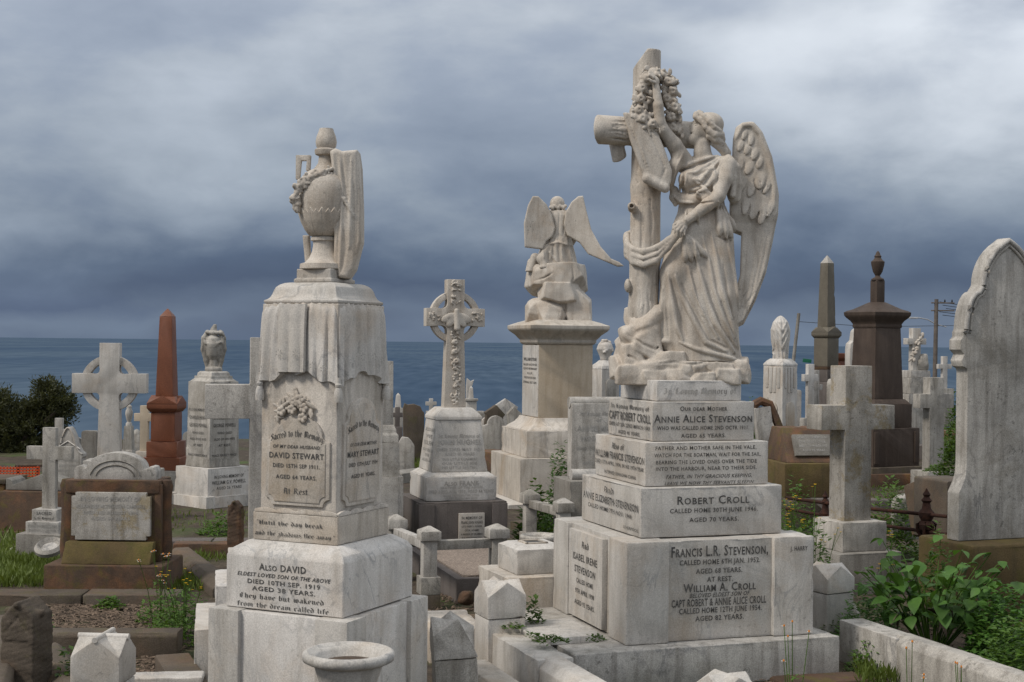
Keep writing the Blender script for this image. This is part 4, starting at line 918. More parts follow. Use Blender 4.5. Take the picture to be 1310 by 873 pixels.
    S.cap((0, 0, -14), (0, 0, 18), 3, 3, 1)
    S.mesh('flower_spray', root, 'statue', Matrix.Translation((-.02, -bw / 2 - .004, 1.385)) @ Matrix.Scale(k, 4))
    # cap mouldings
    sqloft('cap', root, m, [(1.872, .40, .40), (1.886, .435, .435), (1.897, .435, .435), (1.899, .428, .428), (1.904, .408, .408), (1.914, .389, .389), (1.93, .375, .375), (1.95, .364, .364), (1.966, .348, .348), (1.978, .322, .322), (1.986, .288, .288), (1.989, .25, .25)], bev=0.0015)
    sqloft('urn_plate', root, m, [(1.990, .225, .225), (2.008, .225, .225), (2.010, .205, .205), (2.058, .205, .205)], bev=0.004)
    # urn
    pr = [(345, 31), (344, 32), (338, 31.5), (336, 25), (330, 20), (322, 16.5), (313, 15), (309, 15.5), (308, 18), (304, 18), (303, 16), (301, 20), (294, 25), (284, 30), (272, 33.8), (258, 36), (246, 36.5), (236, 35), (228, 31), (222, 26), (219, 21), (216, 15), (209, 10), (200, 9), (198, 13.5), (195, 14.5), (192, 14.5), (190, 12)]
    zz = lambda py: 2.058 + (345 - py) * k
    urn = lathe('urn', root, 'statue', [(r * k, zz(p)) for p, r in pr], n=48)
    lathe('flame_finial', urn, 'statue', [(10.5 * k, zz(191)), (13 * k, zz(187)), (13.8 * k, zz(181)), (12.5 * k, zz(174)), (10 * k, zz(168)), (9 * k, zz(164.5)), (6 * k, zz(167)), (1 * k, zz(172))], n=9)
    Mp = pxM(TH, k, 2.058)
    def U(px, py, w=0): return (px - 412, -w, 345 - py)
    S = Sculpt((-50, -44, 70), (30, 12, 140), 1.0); g = random.Random(3)
    path = [(382, 268, 20), (376, 256, 25), (384, 240, 30), (398, 230, 31), (412, 224, 30), (424, 219, 24)]
    for i in range(120):
        t = g.uniform(0, 4.7) ** 1.0; j = int(t); f = t - j; q = [path[j][n_] * (1 - f) + path[j + 1][n_] * f for n_ in range(3)]
        r_ = g.uniform(2, 4.4) * (1.15 - .13 * t); q[0] += g.uniform(-5, 5); q[1] += g.uniform(-5, 5)
        S.ell(U(*q), (r_ * 1.4, 1.8, r_), .5, False, (g.uniform(-60, 60), g.uniform(0, 180), g.uniform(-60, 60))) if i % 2 else S.ell(U(*q), (r_, r_ * .8, r_), .4)
    S.chain([(*U(*p), 2.4) for p in path], 1.5)
    S.mesh('garland', urn, 'statue', Mp)
    bm = bmesh.new(); bm.free()
    hd = prism('handle', urn, 'statue', [((x - 412) * k, zz(y)) for x, y in ((374, 230), (379, 230), (381, 206), (388, 206), (387, 219), (392, 219), (393, 199), (374, 199))], -.018, .018, .004)
    hd.rotation_euler = (0, 0, R(-TH))
    # overlapping leaf cup round the bowl
    rr = sorted((345 - p_, r_) for p_, r_ in pr); zs_, rs_ = [q[0] for q in rr], [q[1] for q in rr]; nT, nZ = 196, 14; V = []; Fc = []
    for j in range(nZ + 1):
        for i in range(nT):
            a = i / nT; f = (a * 14) % 1; pk = 1 - abs(2 * f - 1); f2 = (a * 14 + .5) % 1; pk2 = 1 - abs(2 * f2 - 1)
            top = 64 + 15 * max(pk ** .75, .86 * pk2 ** .75); z = 43 + (top - 43) * j / nZ
            r_ = float(np.interp(z, zs_, rs_)) + (1.3 if j < nZ else -.4) - .5 * (pk > .9) * (pk > pk2)
            V.append((r_ * k * math.cos(a * 6.2832), r_ * k * math.sin(a * 6.2832), 2.058 + z * k))
    for j in range(nZ):
        for i in range(nT): Fc.append((j * nT + i, j * nT + (i + 1) % nT, (j + 1) * nT + (i + 1) % nT, (j + 1) * nT + i))
    pyd('leaf_cup', V, Fc, 'statue', urn, 40)
    # cloth hanging over the right side
    S = Sculpt((-40, -40, -14), (58, 46, 164), 1.5)
    S.slab([(px - 412, 345 - py) for px, py in ((421, 196), (428, 192), (437, 196), (456, 194), (459, 215), (461, 270), (461, 310), (452, 345), (444, 357), (432, 356), (426, 330), (427, 280), (425, 230))], lambda x, z: -2 + 0 * x * z, lambda x, z: 24 - .12 * np.abs(x - 30) + 0 * z, 2, 5)
    for pts in ([(437, 200), (441, 240), (445, 262)], [(446, 200), (452, 250), (453, 330)], [(431, 200), (434, 260), (431, 340)], [(427, 258), (440, 262), (449, 282)], [(438, 290), (442, 320), (436, 350)], [(456, 200), (457, 260), (455, 330)]): S.stroke([(a - 412, 345 - b) for a, b in pts], 1.1, 1.6, True)
    for pts in ([(434, 205), (437, 240), (436, 300), (434, 345)], [(449, 205), (448, 250), (446, 320)], [(426, 200), (428, 230), (427, 300)], [(428, 252), (440, 257), (452, 280)]): S.stroke([(a - 412, 345 - b) for a, b in pts], 1.3, 2.2, lift=-.4)
    S.slab([(px - 412, 345 - py) for px, py in ((382, 300), (391, 300), (393, 345), (386, 345))], 14, 6, 1, 2)
    S.mesh('hanging_cloth', urn, 'statue', Mp)
urn_monument()

# ================================================================== generic gravestones
def base_at(px, py, Y):
    p = at(px, py, Y); return p, Y / 1800.0
def cross_pts(sw, al, ar, top, az0, az1, zb=0.0):
    """latin cross outline: shaft width sw, arms reach al/ar from the axis, arm band az0..az1"""
    h = sw / 2
    return [(-h, zb), (h, zb), (h, az0), (ar, az0), (ar, az1), (h, az1), (h, top), (-h, top), (-h, az1), (-al, az1), (-al, az0), (-h, az0)]
def latin_cross(name, label, px, pyb, Y, rz, sw, arm, py_top, py_a1, py_a0, steps, m='marble_w', th=None, group=None, cat='cross', tilt=(0, 0), off=0):
    """sizes in photo pixels; steps = [(py_top, py_bottom, width, depth, material)] listed top to bottom; pyb = foot of the shaft"""
    zlow = steps[-1][1] if steps else pyb
    p, k = base_at(px, zlow, Y)
    root = thing(name, label, cat, p, rz, group, tilt)
    Z = lambda py: (zlow - py) * k
    th = (sw * .8 if th is None else th) * k
    prism('cross', root, m, cross_pts(sw * k, arm / 2 * k, arm / 2 * k, Z(py_top), Z(py_a0), Z(py_a1), Z(pyb)), -th / 2, th / 2, .006)
    for i, (a, b, w, d, mm) in enumerate(steps):
        blk('step', root, mm, w * k, d * k, Z(b) - (.10 if i == len(steps) - 1 else 0), Z(a) - .001, bev=.008)
    return root, k, Z
GB = 'gravestones towards the sea'

# ---- two steps of plain crosses
latin_cross('marble_cross', 'plain grey marble cross with yellow lichen standing on two square blocks behind the angel monument', 1086, 665, 11.5, 21, 40, 110, 468, 518, 549,
            [(664, 701, 66, 66, 'marble_w'), (701, 762, 92, 92, 'slabgrey')], 'marble_l', 34)
latin_cross('marble_cross', 'plain grey marble cross left of the big rounded headstone, on a single low block', 1193, 602, 19.5, 21, 22, 52, 483, 504, 522, [(602, 622, 42, 36, 'marble_w')], 'marble_w', 15)
latin_cross('marble_cross', 'large plain marble cross half hidden behind the draped urn monument, on stepped white blocks', 339, 706, 8.6, 12, 46, 158, 432, 492, 535,
            [(706, 737, 96, 96, 'marble'), (737, 785, 128, 128, 'marble'), (785, 880, 176, 176, 'marble')], 'marble_w', 34)
r, k, Z = latin_cross('marble_cross', 'veined grey marble cross on three inscribed steps left of the brown sandstone tomb', 63, 652, 12.6, -6, 17.5, 60, 547, 571, 588,
            [(650, 666, 33, 33, 'marble_w'), (665, 686, 44, 44, 'marble_w'), (680, 712, 64, 56, 'slabgrey')], 'marble_w', 9)
front(r, 'lead', 33 * k, 33 * k, Z(666), Z(650), [('SACRED', 'S', 0, .3, .6, .24), ('to the Memory of', 'G', 0, .7, .8, .22)])
front(r, 'faded', 44 * k, 44 * k, Z(686), Z(665), [('JOHN THOMAS GREEN', 'S', 0, .25, .85, .17), ('DIED 4TH JUNE 1902', 'S', 0, .5, .8, .14), ('AGED 61 YEARS', 'S', 0, .75, .7, .14)])
latin_cross('marble_cross', 'small cream cross on an inscribed block just left of the red obelisk', 184, 577, 21, -3, 10.5, 26, 519, 529, 539, [(577, 588, 18, 16, 'marble_b'), (588, 640, 26, 22, 'marble_w')], 'tan', 7)
latin_cross('marble_cross', 'small white cross between the leaning pole and the dark grey obelisk', 1035, 535, 19, 21, 9, 21, 466, 479, 488, [(535, 546, 18, 18, 'marble_w'), (546, 590, 26, 26, 'marble_w')], 'marble', 7)
latin_cross('marble_cross', 'small white cross behind another one, its arm showing beside the dark grey obelisk', 1042, 535, 22, 21, 8, 18, 474, 492, 499, [(535, 548, 18, 18, 'marble_w'), (548, 580, 24, 24, 'marble_w')], 'marble_w', 7)
latin_cross('marble_cross', 'small pale cross standing near the sea behind the celtic cross, left of its shaft', 551, 526, 29, 10, 5, 14, 510, 514, 519, [(526, 560, 12, 12, 'marble_w')], 'marble', 4)
latin_cross('marble_cross', 'small dark stone cross low behind the draped urn monument', 508, 546, 26, 10, 6, 13, 521, 528, 534, [(546, 575, 12, 12, 'darkstone')], 'darkstone', 4)
latin_cross('marble_cross', 'small white cross in front of the utility pole, left of the big rounded headstone', 1207, 497, 29, 20, 7, 20, 456, 466, 472, [(497, 540, 18, 18, 'marble_w')], 'marble', 5)
latin_cross('marble_cross', 'top of a small plain cross above the pointed headstone at the far left', 75, 575, 23, 0, 10, 24, 535, 549, 556, [(575, 620, 20, 18, 'marble_w')], 'marble_w', 6)

# ---- cross with roses and its tiered base
r, k, Z = latin_cross('flower_cross', 'white cross hung with carved roses on a tiered base by the utility pole', 1169, 474, 27, 21, 12, 29, 420, 433, 441,
            [(474, 483, 30, 26, 'marble_w'), (483, 503, 38, 34, 'marble_w'), (503, 560, 46, 40, 'marble_w')], 'marble', 9)
S = Sculpt((-16, -14, -4), (18, 12, 52), .8); g = random.Random(2)
for i in range(46):
    t = g.random(); S.ell((9 - 15 * t + g.uniform(-3, 3), -6.5 + g.uniform(-2, 1), 46 - 24 * t - (8 * t if t > .5 else 0) + g.uniform(-3, 3)), (g.uniform(1.2, 2.4), 1.4, g.uniform(1.2, 2.2)), .3, False, (0, g.uniform(0, 180), 0))
S.mesh('rose_spray', r, 'statue', pxM(21, k, Z(474)))
S = Sculpt((-4, -12, -2), (22, 14, 26), .9); S.rock((9, 1, 9), (9, 9, 14), 3, 12, 0, .4); S.mesh('rock', r, 'marble_w', pxM(21, k, Z(474)))

# ================================================================== celtic crosses
def celtic(root, m, k, Z, sw, arm, pyt, pya1, pya0, pyb, pyc, ro, ri, th, rth, tp=1.12, qf=.52):
    """wheel cross: shaft flares to tp at the foot; concave corners where the arms meet"""
    h = sw / 2; a = arm / 2; q = ri * qf
    cz = pyc
    o = [(-h * tp, pyb), (h * tp, pyb), (h, pya0 + (cz - pya0) * 0 + 14)]
    def hollow(sx, sy):   # quarter hollow in the inner corner
        cx_, cy_ = sx * (h + q * .62), cz + sy * ((pya0 - pya1) / 2 + q * .62); rr = q * .78
        return cx_, cy_, rr
    pts = [(-h * tp, pyb), (h * tp, pyb)]
    ah = (pya0 - pya1) / 2
    def corner(sx, sy, first):
        # from shaft edge to arm edge (or reverse) with a scooped notch
        e = q * .55; c_ = (sx * (h + .15 * q), cz + sy * (ah + .15 * q)); n = 6
        ang0 = math.atan2(sy, 0); seq = []
        p1 = (sx * h, cz + sy * (ah + q)); p2 = (sx * (h + q), cz + sy * ah); ctrl = (sx * (h - q * .30), cz + sy * (ah - q * .30))
        for i in range(n + 1):
            t = i / n; seq.append(((1 - t) ** 2 * p1[0] + 2 * t * (1 - t) * ctrl[0] + t * t * p2[0], (1 - t) ** 2 * p1[1] + 2 * t * (1 - t) * ctrl[1] + t * t * p2[1]))
        return seq if first else seq[::-1]
    pts += corner(1, 1, True) + [(a, pya0), (a, pya1)] + corner(1, -1, False) + [(h, pyt), (-h, pyt)] + corner(-1, -1, True) + [(-a, pya1), (-a, pya0)] + corner(-1, 1, False)
    cr = prism('cross', root, m, [(x * k, Z(y)) for x, y in pts], -th / 2 * k, th / 2 * k, .005)
    for i in range(4):
        a0 = i * 90 + 14; a1 = i * 90 + 76
        out = arc(0, Z(cz), ro * k, a0, a1, 10) + arc(0, Z(cz), ri * k, a1, a0, 10)
        prism('ring_arc', root, m, out, -rth / 2 * k, rth / 2 * k, .004)
    return cr
def tall_celtic():
    p, k = base_at(578, 706, 13.3); TH = 17
    root = thing('celtic_cross_monument', 'tall white celtic cross carved with dove and lilies on tapering inscribed base with dark plinth', 'cross', p, TH)
    Z = lambda py: (706 - py) * k
    blk('plinth', root, 'darkstone', 112 * k, 112 * k, -.2, Z(636), bev=.01)
    for sx in (-1, 1): blk('plinth_pier', root, 'darkstone', 20 * k, 20 * k, -.2, Z(637) - .01, sx * 47 * k, -47 * k, bev=.008)
    pl = blk('plaque', root, 'marble', 33 * k, .03, Z(685), Z(650), 10 * k, -56 * k - .006, bev=.003)
    inscribe(root, 'lead', (10 * k, -56 * k - .021, Z(667.5)), (1, 0, 0), (0, 0, 1), 33 * k, 35 * k, [('IN MEMORY OF', 'S', 0, .16, .8, .10), ('FRANK JOHN HUGHES', 'S', 0, .32, .84, .10), ('LATE HARRY L HUGHES', 'S', 0, .46, .8, .07), ('OF N. ADAMS', 'S', 0, .6, .55, .07), ('A RASDEN OF DRUMMER', 'S', 0, .74, .84, .07), ('BUILDERS RESPECTED', 'S', 0, .87, .78, .07)])
    blk('base_block', root, 'marble', 91 * k, 91 * k, Z(636) + .001, Z(606), bev=.008)
    front(root, 'faded', 91 * k, 91 * k, Z(636), Z(606), [('Also FRANK', 'c', 0, .26, .5, .20), ('BROTHER OF THE ABOVE', 'S', 0, .44, .6, .10), ('DIED 22ND APR. 1959. AGED 44 YEARS', 'S', 0, .60, .92, .13), ('HAVE FAITH IN THE LORD', 'S', 0, .76, .5, .09), ('SLEEP THOU MY SON', 'S', 0, .89, .45, .09)])
    sqloft('base_slope', root, 'marble', [(Z(606) + .001, 88 * k, 88 * k), (Z(601), 74 * k, 74 * k)], bev=.003)
    zb, zt = Z(601), Z(536); wb, wt = 72 * k, 58 * k
    blk('tapered_die', root, 'marble', wb, wb, zb + .001, zt, w1=wt, d1=wt, bev=.006)
    sl = math.atan2((wb - wt) / 2, zt - zb); zm = (zb + zt) / 2; wm = (wb + wt) / 2
    inscribe(root, 'faded', (0, -wm / 2, zm), (1, 0, 0), (0, math.sin(sl), math.cos(sl)), wm, zt - zb, [('In Loving Memory of', 'G', 0, .30, .84, .07), ('JOHN HUGHES', 'S', 0, .42, .86, .10), ('DIED 23RD MAY 1921', 'S', 0, .56, .9, .06), ('AGED 49 YEARS', 'S', 0, .65, .6, .06), ('OUR LITTLE CHARMERS', 'S', 0, .75, .7, .05), ('OUR LITTLE JOE', 'S', 0, .83, .7, .05), ('HIS LITTLE BERTHA', 'S', 0, .91, .7, .05)])
    inscribe(root, 'faded', (-wm / 2, 0, zm), (0, -1, 0), (math.sin(sl), 0, math.cos(sl)), wm, zt - zb, [('ALSO HIS', 'S', 0, .2, .7, .07), ('WIFE', 'S', 0, .33, .5, .07), ('ELLEN', 'S', 0, .46, .7, .08), ('WHO DIED IN', 'S', 0, .6, .8, .06), ('1938', 'S', 0, .7, .3, .06), ('AGED 64', 'S', 0, .8, .7, .06)])
    sqloft('shoulder', root, 'marble', [(zt + .001, 60 * k, 60 * k), (Z(532), 60 * k, 60 * k), (Z(528), 54 * k, 54 * k), (Z(524), 46 * k, 46 * k), (Z(521), 40 * k, 40 * k)], bev=.003)
    sw = 23; th = 16
    cr = celtic(root, 'statue', k, Z, sw, 77, 358, 395, 418, 522, 406, 33, 25.5, th, 11, 1.25)
    # raised carving: lilies, leaf panels and the dove
    S = Sculpt((-42, -16, 0), (42, 4, 168), .75); g = random.Random(8); zc = 522 - 406
    def blossoms(x, z, n, sx, sz):
        for i in range(n):
            S.ell((x + g.uniform(-sx, sx), -th / 2 - g.uniform(0, 1.6), z + g.uniform(-sz, sz)), (g.uniform(1.5, 3.4), 1.3, g.uniform(.9, 1.8)), .35, False, (g.uniform(-30, 30), g.uniform(0, 180), g.uniform(-30, 30)))
    for z in np.linspace(10, 92, 9): blossoms(g.uniform(-1.5, 1.5), z, 9, 5.5, 5)
    for z in (84, 72, 60): S.ell((g.uniform(-2, 2), -th / 2 - 2, z), (4.5, 2.4, 3.6), .6); S.ell((0, -th / 2 - 5, z + .4), (2, 2, 1.6), .3, True)
    blossoms(0, 154, 16, 5.5, 8); blossoms(0, 138, 8, 5.5, 5); blossoms(-28, zc, 16, 6.5, 5.5); blossoms(28, zc, 16, 6.5, 5.5)
    for x, z, w_, h_ in ((0, 150, 9.5, 22), ):
        pass
    d0 = -th / 2 - 2
    S.cap((0, d0 - 1, zc + 8), (1, d0 - 1.5, zc - 14), 3.2, 4.2, 1.5); S.cap((1, d0 - 1.5, zc - 14), (2, d0 - 2, zc - 21), 3.0, 1.2, 1)
    for sx in (-1, 1):
        S.ell((sx * 9.5, d0 - .5, zc - 1), (11, 1.9, 5.6), 1.2, False, (0, sx * 22, 0)); S.ell((sx * 7, d0 - .8, zc - 6), (8, 1.6, 4.5), 1, False, (0, sx * 48, 0))
    S.mesh('dove_and_lilies', cr, 'statue', Matrix.Translation((0, 0, Z(522))) @ Matrix.Scale(k, 4))
tall_celtic()
def plain_celtic():
    p, k = base_at(140, 610, 17.2)
    root = thing('celtic_cross', 'plain veined marble celtic wheel cross rising against the sea at far left', 'cross', p, 5); Z = lambda py: (610 - py) * k
    celtic(root, 'marble', k, Z, 25, 93, 439, 478, 503, 590, 490.5, 36, 27, 17, 12, 1.16, .36)
    blk('base_block', root, 'marble_w', 58 * k, 44 * k, -.25, Z(588), bev=.008)
plain_celtic()

# ================================================================== kneeling angel monument (seen from behind)
def back_angel():
    p, k = base_at(711, 642, 17.8); TH = 16
    root = thing('angel_monument', 'tall cream marble monument with kneeling winged angel seen from behind on piled rocks', 'monument', p, TH); Z = lambda py: (642 - py) * k
    blk('foot_slab', root, 'marble', 178 * k, 178 * k, -.2, Z(634), bev=.01)
    blk('plinth', root, 'marble_b', 136 * k, 136 * k, Z(634), Z(581), bev=.008)
    blk('plinth', root, 'marble_b', 114 * k, 114 * k, Z(581) + .001, Z(548), bev=.008)
    sqloft('base_moulding', root, 'marble_b', [(Z(548), 106 * k, 106 * k), (Z(545), 100 * k, 100 * k), (Z(541), 88 * k, 88 * k), (Z(536), 80 * k, 80 * k), (Z(533), 77 * k, 77 * k)], bev=.003)
    w = 71 * k
    blk('die', root, 'tan', w, w, Z(533), Z(441), bev=.006)
    blk('inscribed_panel', root, 'marble', .02, w * .98, Z(532), Z(442), -w / 2 + .004, 0, bev=.002)
    left(root, 'lead', w + .014, w, Z(533), Z(441), [('WILLIAM BYRNE', 'S', 0, .205, .8, .045), ('WHO DIED IN HIS 57TH YEAR', 'S', 0, .28, .84, .03), ('ALSO HIS WIFE MARGARET', 'S', 0, .335, .84, .03), ('R.I.P.', 'S', 0, .40, .3, .03), ('THOUGH HE BE DEAD', 'S', 0, .46, .74, .03), ('ETERNAL REST GIVE', 'S', 0, .525, .8, .03)])
    sqloft('cornice', root, 'marble_b', [(Z(441), 73 * k, 73 * k), (Z(438), 78 * k, 78 * k), (Z(435), 78 * k, 78 * k), (Z(433), 82 * k, 82 * k), (Z(429), 88 * k, 88 * k), (Z(424), 100 * k, 100 * k), (Z(421), 104 * k, 104 * k), (Z(417), 104 * k, 104 * k), (Z(413), 84 * k, 84 * k), (Z(410), 66 * k, 66 * k)], bev=.002)
    M = pxM(TH, k, Z(412), 0, 0)
    def P(px, py, w=0): return (px - 709, -w, 412 - py)
    def P4(px, py, w, r): return (*P(px, py, w), r)
    S = Sculpt((-44, -34, -2), (44, 34, 78), 1.0)
    S.rock(P(710, 356, 0), (43, 28, 21), 3, 22, 1, .8, 1.2); S.rock(P(712, 378, 9), (31, 22, 16), 9, 20, .5, .8, 1.2); S.rock(P(700, 399, 18), (21, 14, 14), 6, 18, .3, .6, 1.0)
    S.rock(P(680, 396, 6), (13, 18, 16), 14, 11, .3, .3, 1.2); S.rock(P(734, 391, 4), (19, 22, 22), 19, 11, .3, .3, 1.2); S.rock(P(710, 400, -4), (34, 24, 13), 23, 14, 1, .3, 1.5)
    S.stroke([(18, 70), (20, 56), (16, 44)], .9, .8, True); S.stroke([(-30, 52), (-18, 55), (-6, 62)], 1, .8, True)
    S.mesh('rock_pile', root, 'statue', M)
    S = Sculpt((-46, -30, 64), (44, 26, 166), 1.0)
    S.loft([(70, -2, 4, 27, 17), (76, -2, 4, 26, 17), (90, -1, 2, 22, 15), (100, 0, 0, 18, 13), (106, 1, 0, 15, 11)], 0, lambda x, y, z: .8 * np.sin(np.arctan2(y, x) * 12 + z * .1))
    S.loft([(98, 1, 0, 17, 12), (108, 1, 0, 16, 11.5), (122, 2, 0, 15.5, 11.5), (136, 2, 0, 18, 11), (142, 2, 0, 15, 9)], 3)
    S.cap(P(694, 276, -2), P(726, 276, -2), 7, 7, 4); S.cap(P(710, 272, -2), P(709, 262, -2), 6, 6, 3)
    S.ell(P(708.5, 261, -1), (9.5, 10, 10), 2)
    for i in range(9): S.ell(P(700 + i * 2.3, 266 + 1.6 * math.sin(i * 2.1), 7), (2.6, 2.6, 2.4), .6)
    for i in range(8): S.stroke([(-9 + i * 2.4, 156), (-8 + i * 2.2, 150)], .5, .4, True)
    S.chain([P4(692, 279, -3, 6), P4(684, 298, -6, 5), P4(690, 312, -12, 4)], 2); S.chain([P4(727, 279, -3, 6), P4(734, 298, -6, 5), P4(726, 312, -12, 4)], 2)
    S.chain([P4(694, 318, 8, 6), P4(688, 332, 12, 6), P4(692, 342, 16, 4.5)], 3); S.ell(P(691, 343, 18), (6, 4, 3), 1.5); S.chain([P4(680, 330, 2, 6), P4(672, 352, 2, 5), P4(668, 375, 0, 4)], 3); S.chain([P4(676, 336, -6, 6), P4(669, 365, -6, 5)], 3)
    for pts in ([(-16, 98), (0, 101), (14, 97)], [(-20, 94), (-18, 80)], [(-8, 96), (-10, 78)], [(4, 96), (6, 78)], [(14, 94), (18, 78)], [(-12, 90), (-2, 76)]): S.stroke(pts, 1.1, 1.2)
    for pts in ([(2, 140), (1, 118), (0, 104)], [(-6, 134), (-5, 110)], [(9, 134), (7, 110)]): S.stroke(pts, .9, 1.2, True)
    fig = S.mesh('angel_figure', root, 'statue', M)
    lw = [(676.8, 252.8), (684, 252.8), (694.3, 262.7), (701.5, 277), (705.6, 293.6), (702, 304), (694.3, 310), (690, 320.4), (666.5, 318), (665.5, 287.4), (670.6, 264.7)]
    rw = [(740.7, 252.4), (734.5, 252.8), (726, 260), (719, 272), (716, 289.5), (721, 303), (736.5, 312), (747, 326.5), (765.4, 335), (784, 343), (792, 342), (786, 337), (775.7, 332.7), (763, 318), (751, 295.6), (744.8, 271)]
    for j, (pl, lo, hi) in enumerate(((lw, (-48, -30, 88), (2, 6, 164)), (rw, (2, -36, 64), (88, 6, 164)))):
        S = Sculpt(lo, hi, .9); sg = -1 if j == 0 else 1
        S.slab([(a - 709, 412 - b) for a, b in pl], lambda x, z, sg=sg: -10.5 - 7 * np.clip((sg * x - 4) / 34, 0, 1.6) ** 1.6 + .0 * z, lambda x, z, sg=sg: 4.2 - 1.8 * np.clip((sg * x - 6) / 40, 0, 1) + 0 * z, .5, 1.6)
        g = random.Random(j)
        for i in range(6):
            if j == 0: S.stroke([(-40 + i * 6, 96 + i), (-38 + i * 6, 112), (-32 + i * 4.5, 128)], .25, .4, True)
            else: S.stroke([(24 + i * 6, 108 - i * 4.5), (20 + i * 4, 122 - i * 3), (14 + i * 3, 136 - i * 2)], .25, .4, True)
        S.mesh('wing', fig, 'statue', M)
back_angel()

# ================================================================== obelisks and tall monuments
def obelisk(name, label, px, Y, rz, zlow, tip, pyr, shaft, parts, m, cat='obelisk', cap_m=None, group=None, base_m=None):
    """pyr = (py, w) foot of the pyramidion; shaft = (py, w); parts = [(py_top, py_bot, w, material, gabled)]"""
    p, k = base_at(px, zlow, Y); root = thing(name, label, cat, p, rz, group); Z = lambda py: (zlow - py) * k
    f = 1.0 / (abs(math.cos(R(rz))) + abs(math.sin(R(rz))))
    blk('shaft', root, m, shaft[1] * f * k, shaft[1] * f * k, Z(shaft[0]), Z(pyr[0]), w1=pyr[1] * f * k, d1=pyr[1] * f * k, bev=.004)
    blk('pyramidion', root, cap_m or m, pyr[1] * f * k, pyr[1] * f * k, Z(pyr[0]) + .0005, Z(tip), w1=.01, d1=.01, bev=.001)
    for i, (a, b, w, mm, gab) in enumerate(parts):
        w = w * f * k
        if gab:
            sqloft('gabled_cap', root, mm, [(Z(b), w * .82, w * .82), (Z(b - (b - a) * .25), w, w), (Z(b - (b - a) * .55), w, w), (Z(a), w * .70, w * .70)], bev=.002)
            for q in range(4):
                gb = prism('gable', root, mm, [(-w * .5, Z(b - (b - a) * .55)), (w * .5, Z(b - (b - a) * .55)), (0, Z(a - 1))], -w * .5 - .004, -w * .30, .002); gb.rotation_euler = (0, 0, q * math.pi / 2)
        else: blk('block', root, mm, w, w, Z(b) - (.25 if i == len(parts) - 1 else 0), Z(a) - .001, bev=.005)
    return root, k, Z, f
obelisk('red_obelisk', 'polished red granite obelisk with gabled cap standing against the sea', 212, 18, -4, 642, 395, (405, 17), (507, 24), [(507, 527, 42, 'redgranite', True), (527, 564, 33, 'redgranite', False), (564, 584, 42, 'redgranite', False), (584, 600, 53, 'redgranite', False), (600, 640, 60, 'marble_w', False)], 'redgranite')
obelisk('grey_obelisk', 'grey-brown granite obelisk with pale tip behind the lichened cross', 1056, 25, 38, 545, 327, (337, 17), (420, 23), [(419, 433, 38, 'granite', True), (433, 469, 31, 'granite', False), (469, 473, 33, 'sand', False), (473, 488, 34, 'darkstone', False), (488, 540, 44, 'darkstone', False)], 'granite', cap_m='marble_w')
obelisk('small_obelisk', 'tiny white obelisk near the sea, left of the celtic cross', 509, 28, 10, 545, 503, (506, 6), (522, 9), [(522, 545, 13, 'marble_w', False)], 'marble')
obelisk('small_obelisk', 'tiny white obelisk on a square die, right behind the celtic cross shaft', 602, 27, 12, 560, 494, (497, 5), (510, 7), [(510, 513, 19, 'marble_w', False), (513, 535, 15, 'marble', False), (535, 560, 20, 'marble_w', False)], 'marble')
def brown_monument():
    p, k = base_at(1120, 616, 20.5); TH = 27; f = 1 / (math.cos(R(TH)) + math.sin(R(TH)))
    root = thing('pillar_monument', 'tall dark brown stone pillar with wide cornice and small urn finial', 'monument', p, TH); Z = lambda py: (616 - py) * k
    w = lambda a: a * f * k
    blk('footing', root, 'sand_g', w(122), w(122), -.25, Z(594), bev=.012); blk('base', root, 'trachyte', w(102), w(102), Z(594), Z(546), bev=.008); blk('base', root, 'trachyte', w(84), w(84), Z(546) + .001, Z(516), bev=.006)
    for sx in (-1, 1):
        blk('panel_strip', root, 'trachyte', w(10), .03, Z(590), Z(550), sx * w(44), -w(51) - .004, bev=.003)
    sqloft('base_moulding', root, 'trachyte', [(Z(516), w(80), w(80)), (Z(513), w(74), w(74)), (Z(510), w(67), w(67))], bev=.002)
    blk('die', root, 'trachyte', w(63), w(63), Z(510), Z(420), w1=w(55.5), d1=w(55.5), bev=.006)
    front(root, 'faded', w(50), w(57.5), Z(500), Z(430), [('', 'S', 0, .1, .5, .1)])
    sqloft('cornice', root, 'trachyte', [(Z(420), w(57), w(57)), (Z(418), w(59), w(59)), (Z(415), w(58), w(58)), (Z(411), w(64), w(64)), (Z(407), w(74), w(74)), (Z(404), w(79), w(79)), (Z(400), w(80), w(80)), (Z(398), w(72), w(72)), (Z(396), w(58), w(58)), (Z(387), w(20), w(20))], bev=.002)
    blk('neck_block', root, 'trachyte', w(17), w(17), Z(388), Z(359), bev=.003)
    lathe('urn', root, 'trachyte', [(8 * k, Z(359)), (8 * k, Z(357)), (4 * k, Z(355)), (3 * k, Z(353)), (6 * k, Z(348)), (8.2 * k, Z(339)), (8.6 * k, Z(335)), (6 * k, Z(333)), (4 * k, Z(330)), (4.6 * k, Z(328)), (3 * k, Z(326)), (2.6 * k, Z(324)), (.8 * k, Z(321.5))], n=20)
brown_monument()

